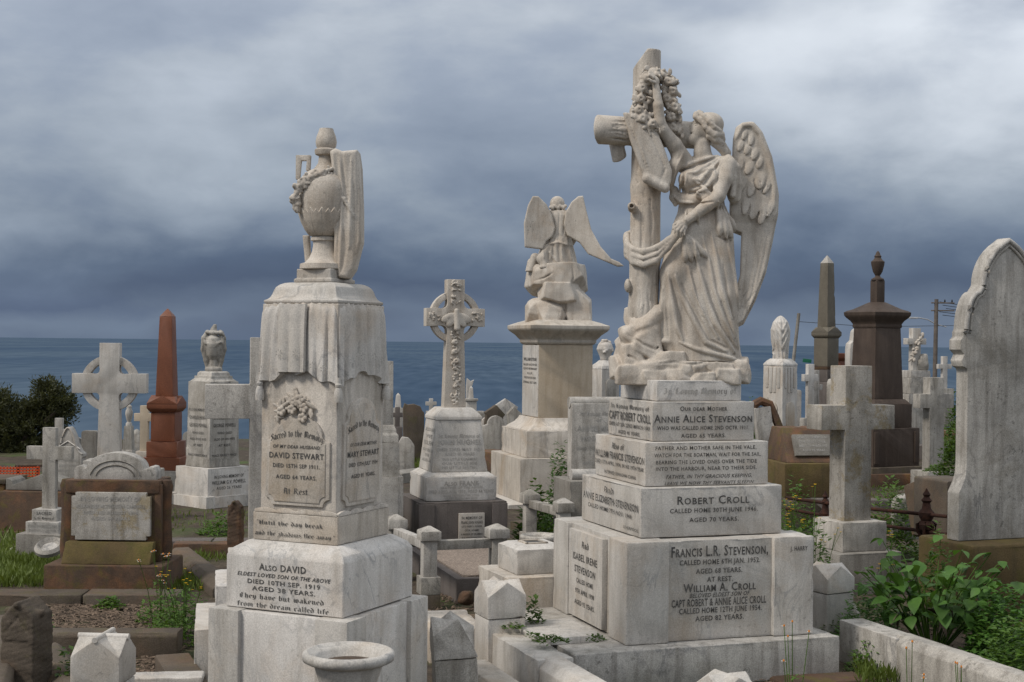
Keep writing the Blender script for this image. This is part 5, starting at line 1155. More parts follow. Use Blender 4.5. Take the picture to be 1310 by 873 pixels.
def shroud_urn(name, label, px, Y, rz, zlow, urn, parts, m='marble', cat='monument', seed=1):
    """urn = (py_top, py_bot, width); parts = [(py_top, py_bot, w_top, w_bot, material)]"""
    p, k = base_at(px, zlow, Y); root = thing(name, label, cat, p, rz); Z = lambda py: (zlow - py) * k
    f = 1 / (abs(math.cos(R(rz))) + abs(math.sin(R(rz))))
    for i, (a, b, wt, wb, mm) in enumerate(parts): blk('block', root, mm, wb * f * k, wb * f * k, Z(b) - (.25 if i == len(parts) - 1 else 0), Z(a) - .001, w1=wt * f * k, d1=wt * f * k, bev=.005)
    return root, k, Z, f
r, k, Z, f = shroud_urn('shrouded_urn_monument', 'white monument with fully shrouded tall urn on fluted white pedestal', 997, 18.5, 42, 600, None,
    [(468, 552, 43, 45, 'marble'), (552, 575, 56, 58, 'marble_w'), (575, 600, 70, 70, 'marble_w')])
sqloft('collar', r, 'marble', [(Z(468), 44 * f * k, 44 * f * k), (Z(466), 44 * f * k, 44 * f * k), (Z(462), 36 * f * k, 36 * f * k), (Z(459), 26 * f * k, 26 * f * k)], bev=.002)
S = Sculpt((-16, -15, -2), (16, 15, 60), .8)
S.loft([(0, 0, 0, 9.5, 9.5), (10, 0, 0, 9, 9), (25, 0, 0, 11.5, 11), (38, 0, 0, 12, 11.5), (48, 0, 0, 9, 9), (54, 0, 0, 4, 4), (56, 0, 0, 1, 1)], 1, lambda x, y, z: .7 * np.sin(np.arctan2(y, x) * 11 + z * .05))
for pts in ([(-9, 46), (0, 26), (9, 44)], [(-10, 38), (0, 14), (10, 36)], [(-8, 50), (0, 36), (7, 50)], [(-10, 30), (-9, 2)], [(9, 28), (8, 2)], [(3, 12), (4, 0)]): S.stroke(pts, 1.0, 1.0)
S.mesh('shrouded_urn', r, 'marble', pxM(42, k, Z(460)))
for q in range(4):
    gg = thing('x', 'x', 'x') if False else None
    for sx in (-.62, -.2, .2, .62):
        o = blk('drapery_fold', r, 'marble', .045, .03, Z(505 - abs(sx) * 14), Z(470), sx * 21 * f * k, -21.6 * f * k + .005, bev=.008); o.rotation_euler = (0, 0, q * math.pi / 2)
    o = prism('arched_panel', r, 'marble_b', [(-.085, Z(550)), (.085, Z(550)), (.085, Z(522))] + arc(0, Z(522), .085, 0, 180, 10)[1:], -22.4 * f * k - .014, -22 * f * k, .004); o.rotation_euler = (0, 0, q * math.pi / 2)

r, k, Z, f = shroud_urn('draped_urn_monument', 'white monument with small garlanded urn and two inscribed faces between red obelisk and marble cross', 271, 17, -40, 690, None,
    [(488, 586, 63, 66, 'marble_w'), (583, 596, 66, 69, 'marble_w'), (596, 632, 92, 96, 'marble'), (631, 690, 112, 112, 'marble')])
sqloft('cap_steps', r, 'marble_w', [(Z(488), 60 * f * k, 60 * f * k), (Z(484), 48 * f * k, 48 * f * k), (Z(481), 48 * f * k, 48 * f * k), (Z(480.9), 42 * f * k, 42 * f * k), (Z(477), 40 * f * k, 40 * f * k), (Z(475), 34 * f * k, 34 * f * k)], bev=.002)
for sx in (-1, 1): blk('base_pier', r, 'marble', 20 * f * k, 20 * f * k, -.2, Z(630), sx * 50 * f * k, -50 * f * k, bev=.006)
blk('base_pier', r, 'marble', 20 * f * k, 20 * f * k, -.2, Z(630), 50 * f * k, 50 * f * k, bev=.006)
w = 66 * f * k
pw = [('IN LOVING MEMORY OF', 'S', 0, .36, .8, .035), ('CHARLES HENRY', 'S', 0, .46, .76, .045), ('GEORGE POWELL', 'S', 0, .56, .76, .045), ('WHO DIED', 'S', 0, .66, .5, .03), ('ALSO OF HIS WIFE', 'S', 0, .74, .7, .03), ('AT REST', 'S', 0, .82, .4, .03), ('PEACE PERFECT PEACE', 'S', 0, .95, .82, .03)]
front(r, 'lead', w, w, Z(586), Z(488), pw); right(r, 'lead', w, w, Z(586), Z(488), pw[::-1] and [(a, b, c, d, e, h) for (a, b, c, d, e, h) in pw])
right(r, 'lead', 94 * f * k, 94 * f * k, Z(632), Z(596), [('IN LOVING MEMORY OF', 'S', 0, .3, .7, .11), ('WILLIAM G.V. POWELL', 'S', 0, .5, .8, .13), ('AGED 26 YEARS', 'S', 0, .7, .6, .1)])
S = Sculpt((-18, -18, -3), (18, 18, 64), .9)
S.loft([(0, 0, 0, 11, 11), (4, 0, 0, 11, 11), (6, 0, 0, 6, 6), (14, 0, 0, 5, 5), (20, 0, 0, 8, 8), (34, 0, 0, 11, 11), (42, 0, 0, 9, 9), (46, 0, 0, 5, 5), (50, 0, 0, 5.5, 5.5), (54, 0, 0, 4, 4), (60, 2, 0, 2, 2)], 1)
g = random.Random(6)
for i in range(26): t = g.uniform(-1, 1); S.ell((t * 11, -9 + 3 * t * t, 33 + 5 * t * t + g.uniform(-2, 2)), (g.uniform(1.5, 2.6), 1.6, g.uniform(1.2, 2.4)), .4)
for sx in (-1, 1): S.chain([(sx * 8, 2, 50, 3), (sx * 12, 0, 42, 3.6), (sx * 12.5, 0, 28, 4), (sx * 9.5, 0, 14, 3.4), (sx * 8, 0, 4, 2.5)], 1.5); S.stroke([(sx * 12, 46), (sx * 12, 20)], .8, .8, True)
S.chain([(-8, -3, 50, 2.4), (0, -5, 49, 2.4), (11, -4, 49, 2.6), (14, -4, 46, 1.4)], 1)
S.mesh('draped_urn', r, 'marble_w', pxM(-40, k, Z(475)))

r, k, Z, f = shroud_urn('small_urn_monument', 'small white urn monument between the kneeling angel pedestal and the large angel', 773, 21, 30, 560, None, [(472, 520, 37, 37, 'marble'), (520, 560, 46, 46, 'marble_w')])
sqloft('cap', r, 'marble', [(Z(472), 38 * f * k, 38 * f * k), (Z(468), 34 * f * k, 34 * f * k), (Z(464), 22 * f * k, 22 * f * k), (Z(461), 15 * f * k, 15 * f * k)], bev=.002)
S = Sculpt((-16, -14, -2), (16, 14, 34), .8); g = random.Random(16)
S.loft([(0, 0, 0, 6, 6), (5, 0, 0, 7, 7), (14, 0, 0, 11, 10), (20, 0, 0, 9, 9), (26, 0, 0, 4, 4)], 1)
for i in range(40): a = g.uniform(0, 6.28); z = g.uniform(10, 26); S.ell((10 * math.cos(a) * (1 - (z - 10) / 30), 10 * math.sin(a) * (1 - (z - 10) / 30), z), (2.4, 2, 1.8), .4)
S.mesh('flower_urn', r, 'marble', pxM(30, k, Z(461)))
o = prism('arched_panel', r, 'marble_w', [(-.09, Z(512)), (.09, Z(512)), (.09, Z(492))] + arc(0, Z(492), .09, 0, 180, 10)[1:], -18.6 * f * k - .012, -18 * f * k, .004)
r, k, Z, f = shroud_urn('small_urn_monument', 'small weathered urn stone with inscribed tapering die beside the plain celtic cross', 164, 22, -5, 640, None, [(545, 575, 10, 13, 'marble_w'), (575, 586, 16, 18, 'marble_w'), (586, 640, 22, 22, 'sand')])
lathe('urn', r, 'marble_w', [(4 * k, Z(545)), (4 * k, Z(542)), (2.4 * k, Z(540)), (3.6 * k, Z(536)), (4.8 * k, Z(530)), (4.4 * k, Z(526)), (3 * k, Z(523)), (3.4 * k, Z(520)), (.6 * k, Z(517))], n=16)
r, k, Z, f = shroud_urn('small_pillar_stone', 'low weathered inscribed pillar stone behind the small cream cross', 174, 22.5, -5, 630, None, [(556, 630, 11, 12, 'marble_w')])
lathe('dome', r, 'marble_w', [(5.5 * k, Z(556)), (5 * k, Z(553)), (2.5 * k, Z(550)), (.5 * k, Z(549))], n=14)
# square pillar behind the draped monument
r, k, Z, f = shroud_urn('column_monument', 'weathered square marble column on rust-stained block beside the draped urn monument', 489, 12.8, 12, 655, None, [(462, 543, 26, 27, 'marble_w'), (565, 609, 44, 46, 'marble_w'), (608, 655, 56, 58, 'marble_w')])
sqloft('column_base', r, 'marble_w', [(Z(565), 42 * f * k, 42 * f * k), (Z(556), 42 * f * k, 42 * f * k), (Z(553), 36 * f * k, 36 * f * k), (Z(549), 36 * f * k, 36 * f * k), (Z(543), 28 * f * k, 28 * f * k)], bev=.003)

# ================================================================== headstones
def headstone(name, label, px, zlow, Y, rz, outline, th, m, sink=.25, cat='headstone', tilt=(0, 0), group=None, bev=.008):
    """outline in photo pixels relative to (px, zlow), y up"""
    p, k = base_at(px, zlow, Y); root = thing(name, label, cat, p, rz, group, tilt)
    prism('slab', root, m, [(x * k, y * k if y > 0.5 else -sink) for x, y in outline], -th / 2, th / 2, bev)
    return root, k
def mir(pts): return pts + [(-x, y) for x, y in reversed(pts) if abs(x) > 1e-6]
def big_headstone():
    p, k = base_at(1279, 688, 10.5); TH = 21
    root = thing('gothic_headstone', 'large pale pointed headstone with moulded rim on mossy sandstone block at the right edge', 'headstone', p, TH)
    hw = 66.0
    half = [(70, 0), (70, 60), (67, 66), (63, 74), (60, 84), (59, 100), (59, 212), (60, 216), (66, 219), (68, 226), (64, 234), (70, 240), (70, 252), (66, 256), (66, 262)] + [(64 - 20 * (1 - math.cos(t * 1.57)) , 262 + 52 * math.sin(t * 1.57)) for t in np.linspace(0.05, 1, 8)] + [(43, 316), (40, 320)] + [(69 * math.cos(t * 1.121) - 30, 322 + 66 * math.sin(t * 1.121)) for t in np.linspace(0, 1, 10)]
    half = [(x * 1.05, y) for x, y in half]
    half[-1] = (0, 383)
    o = mir(half)
    def rev(l): return [(x * k, z * k) for x, z in l]
    th = .13
    prism('slab', root, 'marble_w', rev(o), -th / 2, th / 2, .008)
    # raised moulded rim following the head on the front
    head = half[14:]
    def inset(l, d):
        out = []
        for i in range(len(l)):
            a_, b_ = l[max(i - 1, 0)], l[min(i + 1, len(l) - 1)]; tx, tz = b_[0] - a_[0], b_[1] - a_[1]; q = math.hypot(tx, tz) or 1
            out.append((max(l[i][0] - tz / q * d, 0), l[i][1] + tx / q * d))
        out[-1] = (0, l[-1][1] - d * 1.5); return out
    for d, r_ in ((2.2, .018), (10, .012)):
        pts = [(x * k, -th / 2 - .002, z * k) for x, z in (inset(head, d) if d < 5 else [(x * .87, 250 + (z - 250) * .925) for x, z in head])]
        tube('rim_moulding', root, 'marble_w', pts + [(-a_, b_, c_) for a_, b_, c_ in reversed(pts[:-1])], r_, 10)
    b = blk('sandstone_block', root, 'sand_y', 176 * k, .62, -90 * k, -.002, 4 * k, .02, bev=.03)
big_headstone()
rnd_head = lambda hw, h, n=12: [(-hw, 0), (hw, 0), (hw, h - hw)] + arc(0, h - hw, hw, 0, 180, n)[1:]
def soft_head(hw, h, s=.35):
    r_ = hw * s
    return [(-hw, 0), (hw, 0), (hw, h - r_)] + arc(hw - r_, h - r_, r_, 0, 90, 5)[1:] + arc(-hw + r_, h - r_, r_, 90, 180, 5)
headstone('round_headstone', 'plain grey stone with softly rounded top beside the celtic cross shaft at left', 115, 602, 22, -4, soft_head(10, 51), .12, 'slabgrey')
def gothic_small():
    p, k = base_at(89, 618, 19.5); root = thing('gothic_headstone', 'small pointed headstone with trefoil-shouldered frame at far left by the dark bush', 'headstone', p, -5); Z = lambda a: a * k
    half = [(18, 0), (18, 32), (20, 34), (20, 38), (16, 41), (13, 46), (10, 52), (9, 58)] + [(9 - 9 * t, 58 + 14 * math.sin(t * 1.57)) for t in np.linspace(.2, 1, 6)]
    prism('slab', root, 'marble_w', [(x * k, z * k if z else -.2) for x, z in mir(half)], -.07, .07, .006)
    pts = [(x * k * .92, -.075, z * k * .985) for x, z in half[3:]]; tube('rim_moulding', root, 'marble', pts + [(-a, b, c) for a, b, c in reversed(pts[:-1])], .012, 8)
    tube('gable_moulding', root, 'marble', [(-16 * k, -.073, 44 * k), (0, -.073, 54 * k), (16 * k, -.073, 44 * k)], .01, 8)
    front(root, 'faded', 32 * k, .14, 2 * k, 34 * k, [('IN LOVING MEMORY', 'S', 0, .15, .8, .09), ('MARY ANN', 'S', 0, .35, .7, .12), ('DIED JUNE 1899', 'S', 0, .55, .8, .09), ('AGED 40 YEARS', 'S', 0, .72, .75, .09)])
gothic_small()
# gable-topped low grey stone on a brown tomb
def gable_tomb():
    p, k = base_at(60, 690, 14.2); root = thing('gabled_tomb', 'low brown sandstone tomb with grey gable top behind the veined cross', 'tomb', p, -4); Z = lambda py: (690 - py) * k
    blk('body', root, 'sand', 100 * k, .5, -.2, Z(626), bev=.012); blk('foot', root, 'sand', 108 * k, .6, -.2, Z(676), bev=.012)
    prism('gable', root, 'slabgrey', [(x * k, Z(y)) for x, y in ((-46, 625.5), (46, 625.5), (44, 618), (40, 616), (34, 618), (0, 605), (-36, 619), (-38, 614), (-43, 611), (-46, 611))], -.16, .16, .008)
gable_tomb()
p, k = base_at(2, 690, 14.4); root = thing('sandstone_tomb', 'brown sandstone block tomb cut off by the left edge', 'tomb', p, -4); blk('body', root, 'sand', 34 * k, .5, -.2, 74 * k, bev=.02); blk('cap', root, 'sand_g', 38 * k, .54, 74 * k, 80 * k, bev=.01)
# scroll-topped headstone
def scroll_stone():
    p, k = base_at(762, 645, 12.6); root = thing('scroll_headstone', 'pale headstone shaped like an unrolled scroll behind the angel monument', 'headstone', p, 15); Z = lambda py: (645 - py) * k
    blk('base_block', root, 'slabgrey', 92 * k, .5, -.2, Z(612), bev=.01)
    blk('sheet', root, 'marble_w', 72 * k, .13, Z(610), Z(516), bev=.008)
    for z, r_, dy in ((Z(515), .05, .01), (Z(606), .05, -.075)):
        o = lathe('scroll_roll', root, 'marble_w', [(.012, -37 * k), (r_, -37 * k), (r_, 37 * k), (.012, 37 * k)], n=20); o.rotation_euler = (0, R(90), 0); o.location = (0, dy, z)
    front(root, 'faded', 72 * k, .13, Z(605), Z(520), [('In Loving Memory', 'G', 0, .10, .72, .06), ('OF', 'S', 0, .2, .1, .04), ('ANNIE MARIA', 'S', 0, .32, .8, .085), ('HOSKINGS', 'S', 0, .47, .66, .075), ('WHO DIED 2ND APRIL', 'S', 0, .62, .84, .05), ('1912', 'S', 0, .73, .2, .05), ('AGED 67 YEARS', 'S', 0, .84, .6, .05)])
scroll_stone()
# brown tomb with white tablet, scrolled pilasters and arched head
def brown_tomb():
    p, k = base_at(147, 758, 11.1); root = thing('sandstone_headstone', 'brown sandstone tomb with white inscribed tablet and arched marble head on mossy base', 'tomb', p, -1); Z = lambda py: (758 - py) * k
    blk('base', root, 'sand', 150 * k, .62, -.12, Z(716), bev=.018)
    blk('sloping_foot', root, 'sand_y', 112 * k, .52, Z(716), Z(690), d1=.42, cy1=.05, bev=.01)
    blk('body', root, 'sand', 110 * k, .34, Z(717), Z(614), 0, .08, bev=.012)
    blk('band', root, 'sand', 120 * k, .36, Z(630), Z(613), 0, .08, bev=.012)
    for sx in (-1, 1):
        lathe('scroll_pilaster', root, 'sand', [(.02, Z(715)), (.052, Z(714)), (.058, Z(700)), (.046, Z(660)), (.05, Z(632)), (.06, Z(622)), (.045, Z(614)), (.01, Z(613))], sx * 63 * k, .02, 18)
        blk('strip', root, 'sand', 9 * k, .30, Z(716), Z(618), sx * 57.5 * k, .06, bev=.008)
    n = 5; hw, hh = 50, 30; c = [(-hw + n, -hh), (hw - n, -hh), (hw - n, -hh + n), (hw, -hh + n), (hw, hh - n), (hw - n, hh - n), (hw - n, hh), (-hw + n, hh), (-hw + n, hh - n), (-hw, hh - n), (-hw, -hh + n), (-hw + n, -hh + n)]
    prism('tablet', root, 'marble_l', [(x * k, Z(658) + z * k) for x, z in c], -.135, -.08, .004)
    inscribe(root, 'faded', (0, -.135, Z(658)), (1, 0, 0), (0, 0, 1), 98 * k, 58 * k, [('IN LOVING MEMORY OF', 'S', 0, .12, .78, .10), ('ALEXANDER MCPHERSON CAMPBELL', 'S', 0, .28, .9, .08), ('DIED 3RD AUGUST 1898', 'S', 0, .42, .7, .07), ('AGED 56 YEARS', 'S', 0, .55, .5, .07)])
    ear = [(53, 614), (53, 603), (50, 597), (45, 596), (40, 600), (37, 599)]
    o = [(x, y) for x, y in ear] + [(37 * math.cos(t), 600 - 21 * math.sin(t)) for t in np.linspace(.15, math.pi - .15, 20)] + [(-x, y) for x, y in reversed(ear)]
    prism('arched_head', root, 'marble_w', [(x * k, Z(y)) for x, y in o[::1]], -.03, .13, .008)
    tube('ribbon', root, 'slabgrey', [(32 * k * math.cos(t), -.031, Z(611) + 22 * k * math.sin(t)) for t in np.linspace(.15, math.pi - .15, 24)], .006, 6); tube('ribbon', root, 'slabgrey', [(25 * k * math.cos(t), -.031, Z(611) + 16 * k * math.sin(t)) for t in np.linspace(.15, math.pi - .15, 24)], .006, 6)
brown_tomb()
# slanting desk tomb
def desk_tomb():
    p, k = base_at(1030, 608, 15); root = thing('desk_tomb', 'red-brown sandstone desk tomb with slanting grey inscribed tablet behind the lichened cross', 'tomb', p, 10); Z = lambda py: (608 - py) * k
    blk('base', root, 'sand_y', 92 * k, .8, -.2, Z(589), bev=.015)
    blk('body', root, 'sand', 80 * k, .66, Z(589), Z(547), w1=66 * k, d1=.30, cy1=.14, bev=.012)
    t = blk('tablet', root, 'slabgrey', 50 * k, .04, 0, .24, bev=.004); t.location = (-2 * k, -.285, Z(581)); t.rotation_euler = (R(-27), 0, 0)
    inscribe(t, 'faded', (0, -.02, .12), (1, 0, 0), (0, 0, 1), 50 * k, .24, [('SACRED TO THE MEMORY OF', 'S', 0, .15, .8, .1), ('OUR DEAR FATHER', 'S', 0, .35, .7, .12), ('DIED 11TH MARCH 1907', 'S', 0, .55, .75, .1), ('AGED 70 YEARS', 'S', 0, .75, .6, .1)])
desk_tomb()
def broken_frame():
    p, k = base_at(984, 575, 15.6); root = thing('broken_headstone', 'broken white tablet in a leaning brown stone frame left of the desk tomb', 'headstone', p, 14, None, (0, -8)); Z = lambda py: (575 - py) * k
    blk('tablet', root, 'marble_w', 22 * k, .09, -.2, Z(520), -4 * k, 0, bev=.01); tube('frame', root, 'sand', [(-14 * k, 0, Z(516)), (-4 * k, 0, Z(512)), (8 * k, 0, Z(518)), (13 * k, 0, Z(534)), (18 * k, 0, Z(552)), (20 * k, 0, Z(580))], .05, 8, 30)
broken_frame()
headstone('round_headstone', 'white headstone with stepped round shoulders half hidden behind the brown pillar', 1096, 560, 24, 20, [(-15, 0), (15, 0), (15, 112), (14, 120), (9, 124), (8, 132)] + arc(0, 132, 8, 0, 180, 8)[1:] + [(-9, 124), (-14, 120), (-15, 112)], .16, 'marble')
headstone('round_headstone', 'narrow round-topped headstone edge-on behind the lichened cross', 1066, 560, 16.5, 58, rnd_head(9, 75), .12, 'marble_w')
p, k = base_at(1073, 560, 26); root = thing('red_pillar', 'short red stone pillar top between grey obelisk and brown pillar', 'pillar', p, 20); blk('shaft', root, 'redgranite', 12 * k, 12 * k, -.2, 98 * k, bev=.01); sqloft('cap', root, 'redgranite', [(98 * k, 13 * k, 13 * k), (102 * k, 19 * k, 19 * k), (108 * k, 19 * k, 19 * k)], bev=.004)
# ---- far stones near the sea
headstone('shouldered_headstone', 'grey-topped brown headstone with low shoulders left of the celtic cross base', 529, 578, 23, 8, [(-13, 0), (13, 0), (13, 50), (10, 53), (8, 58), (0, 61), (-8, 60), (-12, 62), (-14, 56)], .14, 'sand_g')
headstone('broken_headstone', 'low scroll-shouldered white stone behind the column monument', 520, 582, 21, 5, [(-10, 0), (10, 0), (10, 12), (6, 18), (2, 22), (-6, 23), (-10, 16)], .12, 'marble_w')
headstone('arched_headstone', 'low white headstone with round arch right of the celtic cross base', 634, 562, 24, 8, [(-17, 0), (17, 0), (17, 17), (11, 19)] + arc(0, 19, 11, 0, 180, 10)[1:] + [(-17, 17)], .16, 'marble_w')
headstone('gabled_headstone', 'grey gabled stone among a jumble near the sea, left of the kneeling angel pedestal', 646, 556, 27, 8, [(-14, 0), (14, 0), (14, 32), (16, 35), (12, 38), (0, 46), (-12, 38), (-16, 35), (-14, 32)], .18, 'marble_w')
headstone('gabled_headstone', 'dark stained gabled stone overlapping the white arch near the sea', 630, 552, 26, 14, [(-11, 0), (11, 0), (11, 20), (13, 23), (0, 34), (-13, 23), (-11, 20)], .18, 'sand_g', tilt=(0, 6))
headstone('gabled_headstone', 'small tilted white gabled stone touching the kneeling angel pedestal', 660, 552, 25, 12, [(-9, 0), (9, 0), (9, 22), (0, 32), (-9, 24)], .16, 'marble_w', tilt=(0, -7))
headstone('round_headstone', 'small grey round-topped stone between red obelisk and draped urn monument', 241, 604, 24, -4, rnd_head(7, 52), .12, 'slabgrey')
headstone('flat_headstone', 'low white slab stone right of the red obelisk', 236, 620, 21, -4, [(-12, 0), (12, 0), (12, 44), (4, 48), (-12, 45)], .14, 'marble_w')
headstone('low_headstone', 'low inscribed white stone right behind the brown tomb', 190, 645, 15.5, -3, soft_head(18, 46, .1), .14, 'marble_w')
headstone('low_headstone', 'low white stone below the small cream cross', 176, 640, 17.5, -3, soft_head(20, 40, .1), .14, 'marble_w')
headstone('bird_headstone', 'tiny white stone with winged top right of the celtic cross shaft', 600, 512, 29, 10, [(-3, 0), (3, 0), (3, 16), (6, 26), (2, 24), (-3, 28), (-4, 16)], .08, 'marble')
headstone('tilted_slab', 'tilted brown sandstone slab lying behind the rusty fence post', 1176, 652, 13.0, 35, [(-14, 0), (14, 0), (13, 34), (4, 40), (-13, 32)], .12, 'sand_g', tilt=(-24, 14))
headstone('low_headstone', 'low grey sandstone block beside the large headstone, behind the rusty fence', 1212, 652, 12.6, 18, soft_head(26, 40, .12), .5, 'sand_g')
headstone('low_headstone', 'white broken stone stub behind the rusty fence', 1157, 655, 13.4, 20, [(-10, 0), (10, 0), (9, 22), (-8, 18)], .25, 'marble_w')
headstone('small_headstone', 'small white slab stone behind the column monument, near the sea', 495, 560, 30, 6, soft_head(6, 40, .2), .12, 'marble')
headstone('small_headstone', 'small grey stone left of the tiny white obelisk', 530, 545, 31, 6, rnd_head(5, 26), .12, 'marble_w')
headstone('small_headstone', 'pale low stone between celtic cross and jumbled gabled stones', 612, 556, 31, 6, soft_head(8, 30, .3), .12, 'marble_w')
headstone('small_headstone', 'small pale stone showing above the red-brown kerb', 622, 560, 28, 6, rnd_head(6, 26), .12, 'marble')
headstone('small_headstone', 'far white stone between the shrouded urn and the small crosses', 1016, 545, 27, 6, soft_head(8, 46, .3), .12, 'marble')
headstone('small_headstone', 'far pale stone left of the plain celtic cross shaft', 100, 600, 25, 6, rnd_head(6, 40), .12, 'marble_w')

# ================================================================== kerbs, posts, slabs
def hor(px): return 438.3 + (px - 655) * math.tan(ROLL)
def onz(px, py, z):
    """world point at height z seen at photo pixel"""
    Y = (EYE - z) * F / max(py - hor(px), 1); p = at(px, py, Y); return Vector((p.x, p.y, z))
def kerb(label, a, b, ztop, w, m, chamfer=.0, h=.30, nsec=1, name='kerb_stone', gap=.006, slope=None, wob=0.0):
    """line of kerb stones between photo pixels a and b (along its top edge), each stone a part"""
    A, B = onz(*a, ztop), onz(*b, ztop); d = (B - A); L = d.length; ang = math.degrees(math.atan2(d.y, d.x))
    root = thing(name, label, 'kerb', ((A.x + B.x) / 2, (A.y + B.y) / 2, ztop), ang)
    for i in range(nsec):
        x0 = -L / 2 + L * i / nsec + gap; x1 = -L / 2 + L * (i + 1) / nsec - gap; c = chamfer
        bm = bmesh.new()
        pr = [(-w / 2, -h), (w / 2, -h), (w / 2, -c), (w / 2 - c * 1.2, 0), (-w / 2 + c * 1.2, 0), (-w / 2, -c)] if c else [(-w / 2, -h), (w / 2, -h), (w / 2, 0), (-w / 2, 0)]
        dz = rnd.uniform(-wob, wob)
        e0 = [bm.verts.new((x0, y, z + dz)) for y, z in pr]; e1 = [bm.verts.new((x1, y, z + dz + rnd.uniform(-wob, wob))) for y, z in pr]
        bm.faces.new(e0[::-1]); bm.faces.new(e1); n = len(pr)
        for j in range(n): bm.faces.new((e0[j], e0[(j + 1) % n], e1[(j + 1) % n], e1[j]))
        chip('stone', bm, m, root, .012)
    return root
def gable_post(label, px, py, Y, W, rz, m='marble', hb=.14, hg=.10, roll=False, tilt=(0, 0), broken=False, zlow=-.36):
    """kerb post whose top has four little gables; py is its highest point"""
    p = at(px, py, Y); root = thing('kerb_post', label, 'kerb post', (p.x, p.y, zlow), rz, None, tilt)
    zt = p.z - zlow; h = W / 2
    blk('pier', root, m, W * .97, W * .97, 0, zt - hb - hg - .004, bev=.008)
    bm = bmesh.new(); V = lambda *a: bm.verts.new(a)
    z0, z1, z2 = zt - hb - hg, zt - hg, zt
    b = [V(-h, -h, z0), V(h, -h, z0), V(h, h, z0), V(-h, h, z0)]; t = [V(-h, -h, z1), V(h, -h, z1), V(h, h, z1), V(-h, h, z1)]
    g = [V(0, -h, z2), V(h, 0, z2), V(0, h, z2), V(-h, 0, z2)]; c = V(0, 0, z2 - (.0 if not broken else .03))
    bm.faces.new(b[::-1])
    for i in range(4):
        j = (i + 1) % 4; bm.faces.new((b[i], b[j], t[j], g[i], t[i])); bm.faces.new((t[i], g[i], c)); bm.faces.new((g[i], t[j], c))
    if broken:
        t[1].co.z -= .05; t[1].co.x -= .03; g[1].co.z -= .07; g[0].co.x += .02
    chip('gabled_cap', bm, m, root, .006)
    if roll:
        o = lathe('ridge_roll', root, m, [(.004, -h - .006), (.014, -h - .006), (.014, h + .005), (.004, h + .005)], n=16); o.rotation_euler = (R(90), 0, 0); o.location = (0, 0, zt - .006)
        o = lathe('ridge_roll', root, m, [(.004, -h - .005), (.016, -h - .005), (.016, h + .005), (.004, h + .005)], n=16); o.rotation_euler = (0, R(90), 0); o.location = (0, 0, zt - .012)
    return root
# platform under the angel monument and its side kerbs
Lc = onz(736, 838, -.042); th = R(20); u = Vector((math.cos(th), math.sin(th), 0)); v = Vector((-math.sin(th), math.cos(th), 0))
cc = Lc + u * .86 + v * .69
root = thing('grave_platform', 'stained white marble slab under the angel monument', 'slab', (cc.x, cc.y, -.042), 20)
blk('slab', root, 'marble_w', 1.72, 1.38, -.235, 0, bev=.01); blk('footing', root, 'sand_g', 1.86, 1.5, -.34, -.236, bev=.02)
p = onz(722, 806, -.01); t_ = thing('flat_stone', 'thin loose marble slab lying left of the angel monument', 'slab', (p.x - .06, p.y, -.012), 21); blk('slab', t_, 'marble', .40, .52, -.03, .012, bev=.006)
pA = onz(643, 804, -.02)
def run(label, start, d, L, w, ztop, m, parts, name='kerb_stone'):
    """kerb running from a world point along d"""
    root = thing(name, label, 'kerb', (start.x, start.y, ztop), math.degrees(math.atan2(d.y, d.x)))
    for (x0, x1, c, ww, dz) in parts:
        pr = [(-ww / 2, -.36), (ww / 2, -.36), (ww / 2, -c), (ww / 2 - c * 1.1, 0), (-ww / 2 + c * 1.1, 0), (-ww / 2, -c)] if c else [(-ww / 2, -.36), (ww / 2, -.36), (ww / 2, 0), (-ww / 2, 0)]
        bm = bmesh.new(); tip = .07 if c else 0; n = len(pr)
        e0 = [bm.verts.new((x0 - (tip if (c and j in (3, 4)) else 0), y, z + dz)) for j, (y, z) in enumerate(pr)]; e1 = [bm.verts.new((x1, y, z + dz)) for y, z in pr]
        bm.faces.new(e0[::-1]); bm.faces.new(e1)
        for j in range(n): bm.faces.new((e0[j], e0[(j + 1) % n], e1[(j + 1) % n], e1[j]))
        chip('stone', bm, m, root, .008)
    return root
run('white marble side kerb running from the gabled post towards the bottom edge', pA, -v, 2.4, .2, -.02, 'marble', [(.0, .86, 0, .215, 0), (.87, 3.2, .045, .20, .005)])
pB = onz(1118, 799, -.012)
run('long white marble kerb of pointed sections running along the leafy plant', pB, -v, 3, .2, -.012, 'marble_w', [(-.25, .36, 0, .17, -.012), (.365, .95, .045, .19, .004), (.955, 1.42, .045, .19, 0), (1.43, 2.4, .045, .19, .006)])
gable_post('white four-gabled marble kerb post beside the fern at the angel monument', 640, 741, 8.45, .245, 21, 'marble', .13, .085)
gable_post('chipped and cracked white kerb post left of the gabled one', 586, 786, 7.55, .235, 8, 'marble_w', .13, .085, broken=True, tilt=(0, -3))
gable_post('white pointed kerb post behind the right corner of the angel monument', 1060, 721, 9.7, .25, 30, 'marble', .10, .085)
gable_post('white marble end post with rounded ridge rolls at the bottom left', 133, 811, 6.95, .245, -4, 'marble', .135, .09, roll=True)
gable_post('tip of a white kerb post at the bottom edge under the angel platform', 930, 861, 6.9, .22, 25, 'marble', .1, .06)
p = onz(300, 690, -.2); gable_post('small white gabled post in front of the draped urn monument at left', 160, 687, 12.8, .12, 10, 'marble', .05, .05) if False else None
run('white coping stone at the bottom centre leading out of frame', onz(610, 848, -.10), -v, 2, .2, -.10, 'marble_b', [(0, 2.0, .05, .26, 0)])
